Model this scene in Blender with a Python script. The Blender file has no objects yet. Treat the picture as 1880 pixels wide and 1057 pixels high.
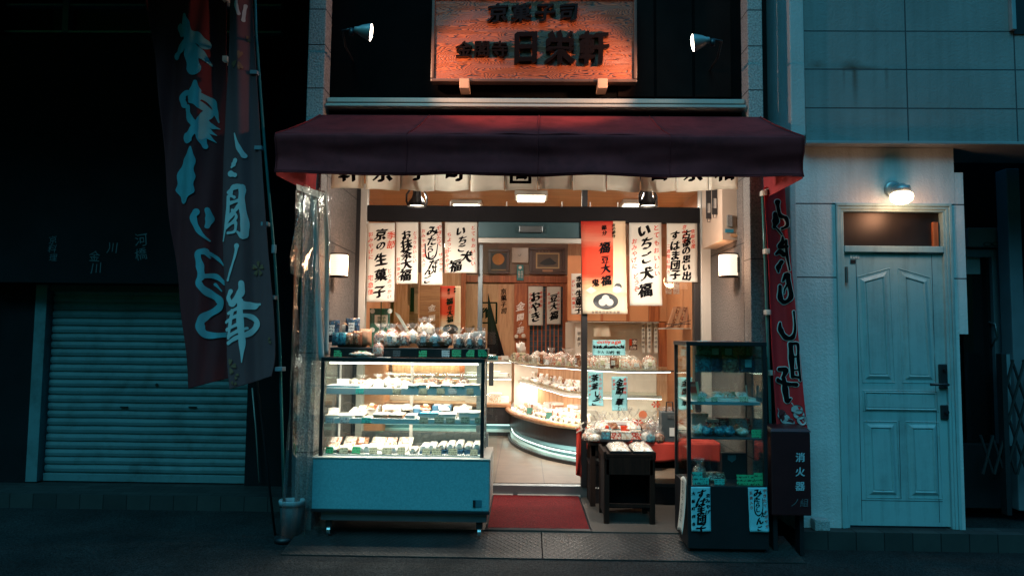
import bpy, bmesh, math, random
from mathutils import Vector, Matrix, noise
D = bpy.data
SC = bpy.context.scene
COL = SC.collection
R = math.radians
rnd = random.Random(7)

# ------------------------------------------------------------------ camera
CAMLOC = Vector((0.0, -5.07, 1.51))
FPX = 24 / 36 * 1880
cam = D.cameras.new('camera'); cam.lens = 24; cam.sensor_width = 36; cam.clip_end = 500
camo = D.objects.new('camera', cam); COL.objects.link(camo); SC.camera = camo
CROT = (Matrix.Rotation(R(1.0), 3, 'Z') @ Matrix.Rotation(R(90 + 3.81), 3, 'X') @ Matrix.Rotation(R(0.6), 3, 'Z'))
camo.matrix_world = Matrix.Translation(CAMLOC) @ CROT.to_4x4()

# ------------------------------------------------------------------ world, sun, exposure
w = D.worlds.new('World'); SC.world = w; w.use_nodes = True
nt = w.node_tree; bg = nt.nodes['Background']
sky = nt.nodes.new('ShaderNodeTexSky'); sky.sky_type = 'NISHITA'; sky.sun_disc = False
sky.sun_elevation = R(3.0); sky.sun_rotation = R(200)
tint = nt.nodes.new('ShaderNodeMix'); tint.data_type = 'RGBA'; tint.blend_type = 'MULTIPLY'
tint.inputs[0].default_value = 1.0
nt.links.new(sky.outputs[0], tint.inputs[6]); tint.inputs[7].default_value = (0.38, 4.2, 6.6, 1)
gc = nt.nodes.new('ShaderNodeTexCoord'); gx = nt.nodes.new('ShaderNodeSeparateXYZ'); nt.links.new(gc.outputs['Generated'], gx.inputs[0])
mr = nt.nodes.new('ShaderNodeMapRange'); mr.interpolation_type = 'SMOOTHSTEP'; nt.links.new(gx.outputs[2], mr.inputs[0])
for i_, v_ in ((1, .38), (2, .72), (3, .02), (4, 1.0)): mr.inputs[i_].default_value = v_
low = nt.nodes.new('ShaderNodeMix'); low.data_type = 'RGBA'; low.blend_type = 'MULTIPLY'; low.inputs[0].default_value = 1.0
nt.links.new(tint.outputs[2], low.inputs[6]); nt.links.new(mr.outputs[0], low.inputs[7])
nt.links.new(low.outputs[2], bg.inputs[0]); bg.inputs[1].default_value = 0.15
sl = D.lights.new('sun', 'SUN'); sl.energy = 0.85; sl.angle = R(35); sl.color = (0.22, 0.85, 1.0)
so = D.objects.new('sun', sl); COL.objects.link(so)
so.rotation_euler = Vector((0.20, 0.62, -0.78)).to_track_quat('-Z', 'Y').to_euler()
SC.view_settings.view_transform = 'Standard'; SC.view_settings.look = 'None'
SC.view_settings.exposure = 0.0; SC.view_settings.gamma = 1.0
SC.render.engine = 'CYCLES'
SC.cycles.use_denoising = True
SC.cycles.max_bounces = 10; SC.cycles.transparent_max_bounces = 24; SC.cycles.diffuse_bounces = 4; SC.cycles.glossy_bounces = 4
SC.cycles.sample_clamp_indirect = 4.0
SC.cycles.caustics_reflective = False; SC.cycles.caustics_refractive = False

# ------------------------------------------------------------------ photo pixel -> point at a real depth
def ray(px, py): return CROT @ Vector(((px - 940) / FPX, -(py - 528.5) / FPX, -1))
def P(px, py, Y):
    d = ray(px, py); return CAMLOC + d * ((Y - CAMLOC.y) / d.y)
def PZ(px, py, Z):
    d = ray(px, py); return CAMLOC + d * ((Z - CAMLOC.z) / d.z)
def PXX(px, py, X):
    d = ray(px, py); return CAMLOC + d * ((X - CAMLOC.x) / d.x)
def MPP(Y): return (Y + 5.07) / FPX          # metres per photo pixel at depth Y

# ------------------------------------------------------------------ materials
def nmat(name):
    m = D.materials.new(name); m.use_nodes = True
    return m, m.node_tree, m.node_tree.nodes['Principled BSDF']
def coords(nt, kind='Object', scale=None, rand=False):
    tc = nt.nodes.new('ShaderNodeTexCoord'); out = tc.outputs[kind]
    if rand:
        oi = nt.nodes.new('ShaderNodeObjectInfo'); mul = nt.nodes.new('ShaderNodeMath'); mul.operation = 'MULTIPLY'
        mul.inputs[1].default_value = 37.0; nt.links.new(oi.outputs['Random'], mul.inputs[0])
        add = nt.nodes.new('ShaderNodeVectorMath'); add.operation = 'ADD'
        nt.links.new(out, add.inputs[0]); nt.links.new(mul.outputs[0], add.inputs[1]); out = add.outputs[0]
    if scale:
        mp = nt.nodes.new('ShaderNodeMapping'); mp.inputs['Scale'].default_value = scale
        nt.links.new(out, mp.inputs[0]); out = mp.outputs[0]
    return out
def ramp(nt, fac, stops, interp='LINEAR'):
    r = nt.nodes.new('ShaderNodeValToRGB'); r.color_ramp.interpolation = interp
    el = r.color_ramp.elements
    while len(el) < len(stops): el.new(0.5)
    for e, (p, c) in zip(el, stops): e.position = p; e.color = (*c, 1)
    nt.links.new(fac, r.inputs[0]); return r.outputs[0]
def noise_tex(nt, vec, scale, detail=3, rough=.55):
    n = nt.nodes.new('ShaderNodeTexNoise'); n.inputs['Scale'].default_value = scale
    n.inputs['Detail'].default_value = detail; n.inputs['Roughness'].default_value = rough
    nt.links.new(vec, n.inputs['Vector']); return n.outputs['Fac']
def math_n(nt, op, a, b=None, c=None):
    m = nt.nodes.new('ShaderNodeMath'); m.operation = op
    for i, v in enumerate((a, b, c)):
        if v is None: continue
        if isinstance(v, (int, float)): m.inputs[i].default_value = v
        else: nt.links.new(v, m.inputs[i])
    return m.outputs[0]
def bump(nt, b, fac, strength, dist=.01):
    bn = nt.nodes.new('ShaderNodeBump'); bn.inputs['Strength'].default_value = strength; bn.inputs['Distance'].default_value = dist
    nt.links.new(fac, bn.inputs['Height']); nt.links.new(bn.outputs[0], b.inputs['Normal'])
def sc(c, k): return tuple(min(1, x * k) for x in c)
def mat(name, c, rough=.6, metal=0, var=.12, vs=6, bmp=0, bs=60, spec=.5, stretch=None, coat=0, rand=False):
    m, nt, b = nmat(name)
    v = coords(nt, 'Object', stretch, rand)
    if var:
        f = noise_tex(nt, v, vs, 4)
        nt.links.new(ramp(nt, f, [(.3, sc(c, 1 - var)), (.7, sc(c, 1 + var))]), b.inputs['Base Color'])
    else: b.inputs['Base Color'].default_value = (*c, 1)
    b.inputs['Roughness'].default_value = rough; b.inputs['Metallic'].default_value = metal
    b.inputs['Specular IOR Level'].default_value = spec; b.inputs['Coat Weight'].default_value = coat
    if bmp: bump(nt, b, noise_tex(nt, v, bs, 3), bmp)
    return m
def speckle(name, c1, c2, scale, rough=.6, bmp=.3, big=.25):
    m, nt, b = nmat(name); v = coords(nt)
    f = noise_tex(nt, v, scale, 2, .7); g = noise_tex(nt, v, 2.2, 4)
    col = ramp(nt, f, [(.38, c1), (.62, c2)])
    mx = nt.nodes.new('ShaderNodeMix'); mx.data_type = 'RGBA'; mx.blend_type = 'MULTIPLY'; mx.inputs[0].default_value = 1
    nt.links.new(col, mx.inputs[6]); nt.links.new(ramp(nt, g, [(.3, (1 - big,) * 3), (.7, (1, 1, 1))]), mx.inputs[7])
    nt.links.new(mx.outputs[2], b.inputs['Base Color']); b.inputs['Roughness'].default_value = rough; b.inputs['Specular IOR Level'].default_value = .2
    if bmp: bump(nt, b, noise_tex(nt, v, scale * .45, 3), bmp, .008)
    return m
def emit(name, c, s):
    m, nt, b = nmat(name); b.inputs['Base Color'].default_value = (.8, .8, .8, 1)
    b.inputs['Emission Color'].default_value = (*c, 1); b.inputs['Emission Strength'].default_value = s; return m
def clear(name, tintc=(.97, 1, .99), gloss=.10, rough=.02, haze=0, hazec=(.8, .8, .8), bmp=0, bs=12):
    m = D.materials.new(name); m.use_nodes = True; nt = m.node_tree; nt.nodes.clear()
    out = nt.nodes.new('ShaderNodeOutputMaterial')
    tr = nt.nodes.new('ShaderNodeBsdfTransparent'); tr.inputs[0].default_value = (*tintc, 1)
    gl = nt.nodes.new('ShaderNodeBsdfGlossy'); gl.inputs['Roughness'].default_value = rough; gl.inputs[0].default_value = (1, 1, 1, 1)
    lw = nt.nodes.new('ShaderNodeLayerWeight'); lw.inputs[0].default_value = .22
    f = math_n(nt, 'MULTIPLY_ADD', lw.outputs['Facing'], gloss * 1.6, gloss * .55)
    mx = nt.nodes.new('ShaderNodeMixShader'); nt.links.new(f, mx.inputs[0])
    nt.links.new(tr.outputs[0], mx.inputs[1]); nt.links.new(gl.outputs[0], mx.inputs[2]); last = mx.outputs[0]
    if bmp:
        bn = nt.nodes.new('ShaderNodeBump'); bn.inputs['Strength'].default_value = bmp; bn.inputs['Distance'].default_value = .02
        nt.links.new(noise_tex(nt, coords(nt, rand=True), bs, 3), bn.inputs['Height']); nt.links.new(bn.outputs[0], gl.inputs['Normal']); nt.links.new(bn.outputs[0], lw.inputs['Normal'])
    if haze:
        df = nt.nodes.new('ShaderNodeBsdfDiffuse'); df.inputs[0].default_value = (*hazec, 1)
        m2 = nt.nodes.new('ShaderNodeMixShader'); m2.inputs[0].default_value = haze
        nt.links.new(last, m2.inputs[1]); nt.links.new(df.outputs[0], m2.inputs[2]); last = m2.outputs[0]
    nt.links.new(last, out.inputs[0]); return m
def wood(name, c1, c2, scale=1.0, rough=.45, axis='Z', bmp=.1, coat=0):
    m, nt, b = nmat(name)
    s = {'Z': (9, 9, .7), 'X': (.7, 9, 9), 'Y': (9, .7, 9)}[axis]
    v = coords(nt, 'Object', tuple(k * scale for k in s), True)
    f = noise_tex(nt, v, 2.2, 5, .6); g = math_n(nt, 'PINGPONG', math_n(nt, 'MULTIPLY', f, 9), 1)
    h = math_n(nt, 'ADD', math_n(nt, 'MULTIPLY', g, .35), math_n(nt, 'MULTIPLY', f, .65))
    nt.links.new(ramp(nt, h, [(.25, c1), (.75, c2)]), b.inputs['Base Color'])
    b.inputs['Roughness'].default_value = rough; b.inputs['Coat Weight'].default_value = coat
    if bmp: bump(nt, b, h, bmp, .004)
    return m
def cells(name, cols, scale, rough=.35, coat=.3, bmp=.3):
    m, nt, b = nmat(name); v = coords(nt, rand=True)
    vo = nt.nodes.new('ShaderNodeTexVoronoi'); vo.inputs['Scale'].default_value = scale * 1.7; nt.links.new(v, vo.inputs['Vector'])
    sp = nt.nodes.new('ShaderNodeSeparateColor'); nt.links.new(vo.outputs['Color'], sp.inputs[0])
    n = len(cols)
    nt.links.new(ramp(nt, sp.outputs[0], [(i / n, c) for i, c in enumerate(cols)], 'CONSTANT'), b.inputs['Base Color'])
    b.inputs['Roughness'].default_value = rough; b.inputs['Coat Weight'].default_value = coat
    bump(nt, b, vo.outputs['Distance'], bmp, .01); return m
def scribble(name, paper, ink, scale=(150, 1, 60)):
    """handwriting-like rows of marks on a small card"""
    m, nt, b = nmat(name); v = coords(nt, 'Object', None, True)
    mp = nt.nodes.new('ShaderNodeMapping'); mp.inputs['Scale'].default_value = scale; nt.links.new(v, mp.inputs[0])
    f = noise_tex(nt, mp.outputs[0], 1.0, 3, .7)
    sx = nt.nodes.new('ShaderNodeSeparateXYZ'); tc = nt.nodes.new('ShaderNodeTexCoord'); nt.links.new(tc.outputs['Generated'], sx.inputs[0])
    rows = math_n(nt, 'SINE', math_n(nt, 'MULTIPLY', sx.outputs[2], 19.0))
    k = math_n(nt, 'ADD', f, math_n(nt, 'MULTIPLY', rows, .10))
    nt.links.new(ramp(nt, k, [(.55, paper), (.60, ink)]), b.inputs['Base Color'])
    b.inputs['Roughness'].default_value = .8; return m

M = {}
M['black'] = mat('black_paint', (.012, .012, .014), .45, var=.2)
M['blackwall'] = mat('black_wall', (.011, .0105, .012), .8, var=.3, vs=2, bmp=.2, spec=.15)
M['darkbrown'] = mat('dark_brown_panel', (.014, .008, .007), .8, spec=.05, var=.3, vs=3)
M['alu'] = mat('aluminium', (.52, .49, .44), .42, .3, var=.06, stretch=(40, 40, 1))
M['alud'] = mat('dark_aluminium', (.16, .18, .19), .4, .7, var=.1)
M['steel'] = mat('steel', (.5, .52, .53), .25, .9, var=.05)
M['white'] = mat('white_paint', (.75, .73, .68), .5, var=.04)
M['cream'] = mat('cream_wall', (.72, .64, .53), .6, var=.05)
M['paper'] = mat('paper', (.78, .75, .67), .75, var=.05, vs=5, bmp=.05, bs=40)
M['bluepaper'] = mat('blue_paper', (.26, .60, .64), .75, var=.05)
M['ink'] = mat('ink', (.006, .006, .007), .8, var=0, spec=.05)
M['redink'] = mat('red_ink', (.62, .06, .025), .8, var=0, spec=.05)
M['inkrel'] = mat('lacquer', (.008, .005, .005), .07, var=0, spec=.5)
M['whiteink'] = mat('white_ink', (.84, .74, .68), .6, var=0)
M['awning'] = mat('awning_canvas', (.23, .028, .031), .8, var=.22, vs=3, bmp=.12, bs=500, spec=.1)
M['cotton'] = mat('cotton', (.86, .84, .77), .85, var=.07, vs=5, bmp=.15, bs=300)
def translucent(m, k):
    nt = m.node_tree; b = nt.nodes['Principled BSDF']; out = nt.nodes['Material Output']; t = nt.nodes.new('ShaderNodeBsdfTranslucent')
    if b.inputs['Base Color'].is_linked: nt.links.new(b.inputs['Base Color'].links[0].from_socket, t.inputs[0])
    mx = nt.nodes.new('ShaderNodeMixShader'); mx.inputs[0].default_value = k
    nt.links.new(b.outputs[0], mx.inputs[1]); nt.links.new(t.outputs[0], mx.inputs[2]); nt.links.new(mx.outputs[0], out.inputs[0])
translucent(M['cotton'], .62); translucent(M['paper'], .25)
M['redcloth'] = mat('red_cloth', (.50, .035, .018), .75, var=.15, vs=5)
M['redflag'] = mat('red_flag', (.88, .016, .02), .75, var=.12, vs=3)
M['darkflag'] = mat('dark_red_flag', (.13, .011, .013), .85, var=.15, vs=3)
M['slateflag'] = mat('slate_flag', (.17, .058, .060), .85, var=.12, vs=3)
M['flagblue'] = mat('pale_blue_print', (.12, .34, .38), .8, var=.15, vs=4)
M['flagwhite'] = mat('pale_print', (.62, .60, .58), .8, var=.12, vs=4)
M['petal'] = mat('orange_print', (.26, .105, .05), .8, var=.2)
M['pole'] = mat('green_pole', (.03, .16, .15), .3, var=.1)
M['glass'] = clear('window_glass', (.97, 1, .99), .055)
M['caseglass'] = clear('case_glass', (.96, 1, .985), .11)
M['film'] = clear('cellophane', (.97, .97, .96), .13, .2, .08, (.85, .80, .74), .6, 45)
M['vinyl'] = clear('clear_vinyl', (.84, .89, .89), .17, .10, .010, (.55, .60, .60), .6, 9)
M['lampglass'] = emit('lamp_glass', (1.0, .74, .46), 5)
M['shadelit'] = emit('lit_lamp_shade', (1.0, .80, .58), 1.25)
M['bulb'] = emit('bulb', (1.0, .84, .66), 14)
M['tube'] = emit('fluorescent_tube', (1.0, .93, .80), 4)
M['ctube'] = emit('cool_tube', (.62, .95, .88), 1.4)
M['granite'] = speckle('granite', (.10, .09, .085), (.34, .31, .29), 170, .7, .35)
M['pilast'] = speckle('rough_stone', (.30, .31, .31), (.50, .50, .49), 140, .8, .9)
M['casepanel'] = speckle('speckled_panel', (.15, .40, .43), (.20, .48, .51), 90, .5, 0, .05)
M['asphalt'] = speckle('asphalt', (.004, .0042, .0045), (.046, .046, .046), 110, .85, .8, .55)
M['slab'] = speckle('granite_slab', (.055, .046, .040), (.090, .078, .068), 180, .6, .15)
def weather(m, dirt, streak=(10, 10, .6), amt=.35, low=None):
    nt = m.node_tree; b = nt.nodes['Principled BSDF']; src = b.inputs['Base Color'].links[0].from_socket
    n1 = noise_tex(nt, coords(nt, 'Object', streak), 1.3, 5, .65); n2 = noise_tex(nt, coords(nt, 'Object'), 7, 5, .7)
    f = ramp(nt, math_n(nt, 'MULTIPLY', n1, math_n(nt, 'ADD', n2, .45)), [(.44, (0, 0, 0)), (.72, (amt,) * 3)])
    mx = nt.nodes.new('ShaderNodeMix'); mx.data_type = 'RGBA'; nt.links.new(f, mx.inputs[0]); nt.links.new(src, mx.inputs[6]); mx.inputs[7].default_value = (*dirt, 1)
    nt.links.new(mx.outputs[2], b.inputs['Base Color'])
    rr_ = nt.nodes.new('ShaderNodeMapRange'); rr_.inputs[3].default_value = b.inputs['Roughness'].default_value - .1; rr_.inputs[4].default_value = b.inputs['Roughness'].default_value + .2
    nt.links.new(n2, rr_.inputs[0]); nt.links.new(rr_.outputs[0], b.inputs['Roughness'])
M['teal'] = mat('door_paint', (.29, .45, .46), .45, var=.05, vs=3, bmp=.04, bs=90)
M['shutter'] = mat('shutter_paint', (.13, .235, .245), .5, .1, var=.12, vs=2)
weather(M['teal'], (.08, .11, .11), amt=.42); weather(M['shutter'], (.04, .05, .045), (3, 9, 2.0), .5); weather(M['awning'], (.10, .018, .020), (5, 5, 5), .6)
M['wood'] = wood('red_wood', (.26, .065, .022), (.46, .14, .05))
M['woodl'] = wood('pale_wood', (.44, .215, .10), (.60, .345, .185))
M['woodx'] = wood('rail_wood', (.30, .13, .06), (.48, .25, .12), axis='X', coat=.3)
M['woodd'] = wood('dark_wood', (.008, .005, .004), (.020, .010, .007), rough=.75); M['woodd'].node_tree.nodes['Principled BSDF'].inputs['Specular IOR Level'].default_value = .12
M['orangewall'] = mat('orange_wall', (.60, .26, .115), .6, var=.10, vs=2)
M['grill'] = mat('dark_metal', (.05, .05, .055), .35, .6, var=.1)
M['plastic'] = mat('bin_plastic', (.30, .42, .45), .4, var=.05)
M['mat_red'] = speckle('red_mat', (.05, .002, .003), (.17, .006, .009), 150, .95, .8)
M['basket'] = mat('wicker', (.20, .10, .05), .7, var=.4, vs=70, bmp=.8, bs=90)
M['green'] = mat('green_print', (.03, .13, .09), .7, var=.1)
M['tealsign'] = mat('teal_sign', (.03, .20, .21), .5, var=.05)
M['cgreen'] = scribble('green_card', (.06, .52, .22), (.02, .06, .03))
M['cteal'] = scribble('teal_card', (.08, .60, .50), (.02, .10, .10))
M['ccream'] = scribble('cream_card', (.66, .60, .40), (.10, .10, .06))
M['cwhite'] = scribble('white_card', (.75, .75, .70), (.12, .12, .14))
M['cgrey'] = scribble('grey_card', (.10, .11, .11), (.03, .03, .03))
M['cbrown'] = mat('brown_card', (.10, .04, .03), .6)
M['boxw'] = mat('white_box', (.80, .76, .70), .5, var=.04, rand=True)
M['boxp'] = cells('printed_wrap', [(.80, .76, .70), (.80, .74, .66), (.70, .55, .45), (.78, .74, .68), (.55, .30, .22)], 60, .4, .2, .1)
M['boxn'] = mat('navy_box', (.03, .10, .17), .4)
M['boxb'] = mat('blue_box', (.03, .22, .32), .4)
M['kraft'] = mat('kraft_box', (.45, .22, .12), .6)
M['cel_nuts'] = cells('nut_mix', [(.10, .035, .02), (.22, .09, .04), (.05, .02, .015), (.50, .40, .30)], 70)
M['cel_pink'] = cells('pink_sweets', [(.75, .30, .18), (.80, .55, .40), (.78, .66, .52), (.62, .16, .09), (.80, .74, .66)], 55)
M['cel_white'] = cells('white_sweets', [(.80, .75, .66), (.72, .64, .52), (.80, .78, .72), (.60, .42, .28)], 45)
M['cel_mix'] = cells('mixed_sweets', [(.75, .68, .58), (.20, .07, .05), (.60, .25, .14), (.42, .22, .12), (.78, .70, .60), (.10, .04, .03)], 42)
M['cel_navy'] = cells('navy_pack', [(.015, .03, .06), (.03, .07, .12), (.02, .04, .05)], 40, .2, .6)
M['cel_teal'] = cells('teal_pack', [(.03, .18, .24), (.04, .10, .14), (.06, .30, .36)], 40, .25, .5)
M['cel_brown'] = cells('brown_pack', [(.18, .06, .03), (.32, .12, .06), (.45, .26, .15)], 40, .25, .5)
M['cel_red'] = cells('red_pack', [(.62, .09, .05), (.75, .45, .35), (.45, .05, .04), (.8, .7, .6)], 50, .25, .5)

# ------------------------------------------------------------------ mesh builder
class MB:
    def __init__(s): s.v = []; s.f = []
    def add(s, vs, fs):
        o = len(s.v); s.v += [Vector(v) for v in vs]; s.f += [tuple(i + o for i in f) for f in fs]; return s
    def box(s, x0, x1, y0, y1, z0, z1, b=0):
        if x0 > x1: x0, x1 = x1, x0
        if y0 > y1: y0, y1 = y1, y0
        if z0 > z1: z0, z1 = z1, z0
        if b:
            b = min(b, (x1 - x0) * .45, (y1 - y0) * .45, (z1 - z0) * .45)
            bm = bmesh.new(); bmesh.ops.create_cube(bm, size=1)
            for v in bm.verts: v.co = Vector((x0 + (v.co.x + .5) * (x1 - x0), y0 + (v.co.y + .5) * (y1 - y0), z0 + (v.co.z + .5) * (z1 - z0)))
            bmesh.ops.bevel(bm, geom=bm.edges[:], offset=b, segments=2, affect='EDGES', profile=.6)
            bm.verts.index_update(); s.add([v.co.copy() for v in bm.verts], [[v.index for v in f.verts] for f in bm.faces]); bm.free(); return s
        vs = [(x, y, z) for x in (x0, x1) for y in (y0, y1) for z in (z0, z1)]
        return s.add(vs, [(0, 1, 3, 2), (4, 6, 7, 5), (0, 4, 5, 1), (2, 3, 7, 6), (0, 2, 6, 4), (1, 5, 7, 3)])
    def hexa(s, a, b):          # a, b: two quads (lists of 4 points)
        return s.add(list(a) + list(b), [(3, 2, 1, 0), (4, 5, 6, 7), (0, 1, 5, 4), (1, 2, 6, 5), (2, 3, 7, 6), (3, 0, 4, 7)])
    def tube(s, pts, r, n=10, caps=True):
        pts = [Vector(p) for p in pts]; rs = r if isinstance(r, (list, tuple)) else [r] * len(pts); o = []
        up = None
        for i, p in enumerate(pts):
            t = (pts[min(i + 1, len(pts) - 1)] - pts[max(i - 1, 0)]).normalized()
            if up is None: up = t.orthogonal().normalized()
            up = (up - t * up.dot(t)).normalized(); q = t.cross(up)
            o.append([p + (up * math.cos(k * 2 * math.pi / n) + q * math.sin(k * 2 * math.pi / n)) * rs[i] for k in range(n)])
        vs = [v for ring in o for v in ring]; m = len(o)
        fs = [(i * n + k, i * n + (k + 1) % n, (i + 1) * n + (k + 1) % n, (i + 1) * n + k) for i in range(m - 1) for k in range(n)]
        if caps: fs += [tuple(range(n))[::-1], tuple((m - 1) * n + k for k in range(n))]
        return s.add(vs, fs)
    def lathe(s, prof, c, n=24, sx=1, sy=1, rot=None, caps=True):
        c = Vector(c); vs = []
        for r, z in prof:
            for k in range(n):
                a = k * 2 * math.pi / n; v = Vector((r * sx * math.cos(a), r * sy * math.sin(a), z))
                vs.append(c + (rot @ v if rot else v))
        m = len(prof)
        fs = [(i * n + k, i * n + (k + 1) % n, (i + 1) * n + (k + 1) % n, (i + 1) * n + k) for i in range(m - 1) for k in range(n)]
        if caps: fs += [tuple(range(n))[::-1], tuple((m - 1) * n + k for k in range(n))]
        return s.add(vs, fs)
    def grid(s, fn, nu, nv):
        vs = [fn(i / nu, j / nv) for j in range(nv + 1) for i in range(nu + 1)]
        return s.add(vs, [(j * (nu + 1) + i, j * (nu + 1) + i + 1, (j + 1) * (nu + 1) + i + 1, (j + 1) * (nu + 1) + i) for j in range(nv) for i in range(nu)])
    def prism(s, pts, off):     # planar polygon extruded by vector off
        n = len(pts); pts = [Vector(p) for p in pts]; off = Vector(off)
        return s.add(pts + [p + off for p in pts], [tuple(range(n))[::-1], tuple(range(n, 2 * n))] + [(i, (i + 1) % n, n + (i + 1) % n, n + i) for i in range(n)])
    def build(s, name, m, parent=None, smooth=False, origin=None, thick=0):
        me = D.meshes.new(name)
        base = Vector(parent.get('_w', (0, 0, 0))) if parent else Vector((0, 0, 0))
        if origin is None: origin = base if parent else (sum(s.v, Vector()) / max(1, len(s.v)))
        origin = Vector(origin)
        if not parent: origin.z = min(v.z for v in s.v)
        me.from_pydata([v - origin for v in s.v], [], s.f); me.update()
        bm = bmesh.new(); bm.from_mesh(me); bmesh.ops.recalc_face_normals(bm, faces=bm.faces); bm.to_mesh(me); bm.free()
        me.materials.append(m)
        if smooth:
            me.polygons.foreach_set('use_smooth', [True] * len(me.polygons))
        o = D.objects.new(name, me); COL.objects.link(o)
        if parent: o.parent = parent; o.location = origin - base
        else: o.location = origin
        o['_w'] = tuple(origin)
        if thick:
            md = o.modifiers.new('solid', 'SOLIDIFY'); md.thickness = thick; md.offset = 0
        return o
def tag(o, label=None, cat=None, group=None, kind=None):
    if label: o['label'] = label
    if cat: o['category'] = cat
    if group: o['group'] = group
    if kind: o['kind'] = kind
    return o
def thing(name, label, cat, loc, group=None):
    o = D.objects.new(name, None); COL.objects.link(o); o.location = Vector(loc); o['_w'] = tuple(loc); o.empty_display_size = .1
    return tag(o, label, cat, group)
def solo(name, label, cat, mb, m, group=None, smooth=False, thick=0): return tag(mb.build(name, m, None, smooth, thick=thick), label, cat, group)
def struct(name, mb, m, smooth=False): return tag(mb.build(name, m, None, smooth), kind='structure')
def copy_tree(o, loc=None, rz=None, scale=None, label=None, parent=None):
    c = o.copy(); COL.objects.link(c)
    if parent: c.parent = parent
    if loc is not None: c.location = loc
    if rz is not None: c.rotation_euler = (0, 0, rz)
    if scale is not None: c.scale = (scale,) * 3 if isinstance(scale, (int, float)) else scale
    if label: c['label'] = label
    for ch in o.children: copy_tree(ch, parent=c)
    return c
ORD = ['first', 'second', 'third', 'fourth', 'fifth', 'sixth', 'seventh', 'eighth', 'ninth', 'tenth', 'eleventh', 'twelfth', 'thirteenth', 'fourteenth', 'fifteenth', 'sixteenth', 'seventeenth', 'eighteenth', 'nineteenth', 'twentieth']
def nth(i, n):
    if n == 1: return 'only'
    if i == 0: return 'leftmost'
    if i == n - 1: return 'rightmost'
    if n == 3: return 'middle'
    return ORD[i] + ' from left'

# ------------------------------------------------------------------ lettering
_gl = {}
def glyph(ch, bold=0.0):
    k = (ch, bold)
    if k not in _gl:
        cu = D.curves.new('lettering', 'FONT'); cu.body = ch; cu.resolution_u = 3
        o = D.objects.new('lettering', cu); COL.objects.link(o)
        dg = bpy.context.evaluated_depsgraph_get()
        me = D.meshes.new_from_object(o.evaluated_get(dg))
        vs = [v.co.copy() for v in me.vertices]; fs = [tuple(p.vertices) for p in me.polygons]
        D.objects.remove(o); D.curves.remove(cu); D.meshes.remove(me)
        if vs:
            cx = (min(v.x for v in vs) + max(v.x for v in vs)) / 2; cy = (min(v.y for v in vs) + max(v.y for v in vs)) / 2
            if ch.isascii(): cx0, cy = min(v.x for v in vs), .25; cx = cx0
            vs = [Vector((v.x - cx, v.y - cy)) for v in vs]
        _gl[k] = (vs, fs)
    return _gl[k]
def put_text(mb, s, px, py, cell, Y, vertical=True, bold=.02, wob=.10, asp=1.0, seed=0, map3=None, adv=None, proud=.004):
    """brush-like writing on a surface facing the street: photo pixels at depth Y, cell = character size in pixels"""
    rr = random.Random(seed + len(s) * 13 + int(px)); x, y = px, py
    for ch in s:
        if ch != ' ':
            vs, fs = glyph(ch); dense = len(vs) > 150; a = rr.uniform(-wob, wob); k = cell * rr.uniform(1 - wob, 1 + wob * .6)
            jx = rr.uniform(-wob, wob) * cell * .4; sh = rr.uniform(0, wob) * 1.6; ph = rr.uniform(0, 6)
            bb = bold * (1.55 if not dense else 1.05)
            reps = [(0, 0)] if bold < .012 else [(bb * t_, bb * t_ * .62) for t_ in (-1, -.5, 0, .5, 1)]
            for ri, (bx_, by_) in enumerate(reps):
              out = []
              for v in vs:
                  vx = v.x + v.y * sh + wob * .35 * math.sin(v.y * 5 + ph); vy = v.y + wob * .35 * math.sin(v.x * 5 + ph * 2) + vx * .12 * (wob > .03)
                  X = vx * math.cos(a) - vy * math.sin(a); Z = vx * math.sin(a) + vy * math.cos(a)
                  qx = x + jx + (X + bx_) * k * asp; qy = y - (Z + by_) * k
                  p = map3(qx, qy) if map3 else P(qx, qy, Y - proud)
                  p.y -= ri * .00025
                  out.append(p)
              mb.add(out, fs)
        st = (adv or cell * 1.02)
        if vertical: y += st
        elif ch.isascii():
            vs, _ = glyph(ch); x += ((max(v.x for v in vs) - min(v.x for v in vs)) + .09) * cell * asp if vs else cell * .3
        else: x += st
def catmull(pts, n=7):
    out = []
    for i in range(len(pts) - 1):
        p0 = pts[max(i - 1, 0)]; p1 = pts[i]; p2 = pts[i + 1]; p3 = pts[min(i + 2, len(pts) - 1)]
        for k in range(n):
            t = k / n
            out.append(tuple(.5 * (2 * b + (c - a) * t + (2 * a - 5 * b + 4 * c - d) * t * t + (3 * b - a - 3 * c + d) * t ** 3) for a, b, c, d in zip(p0, p1, p2, p3)))
    out.append(tuple(pts[-1])); return out
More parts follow.
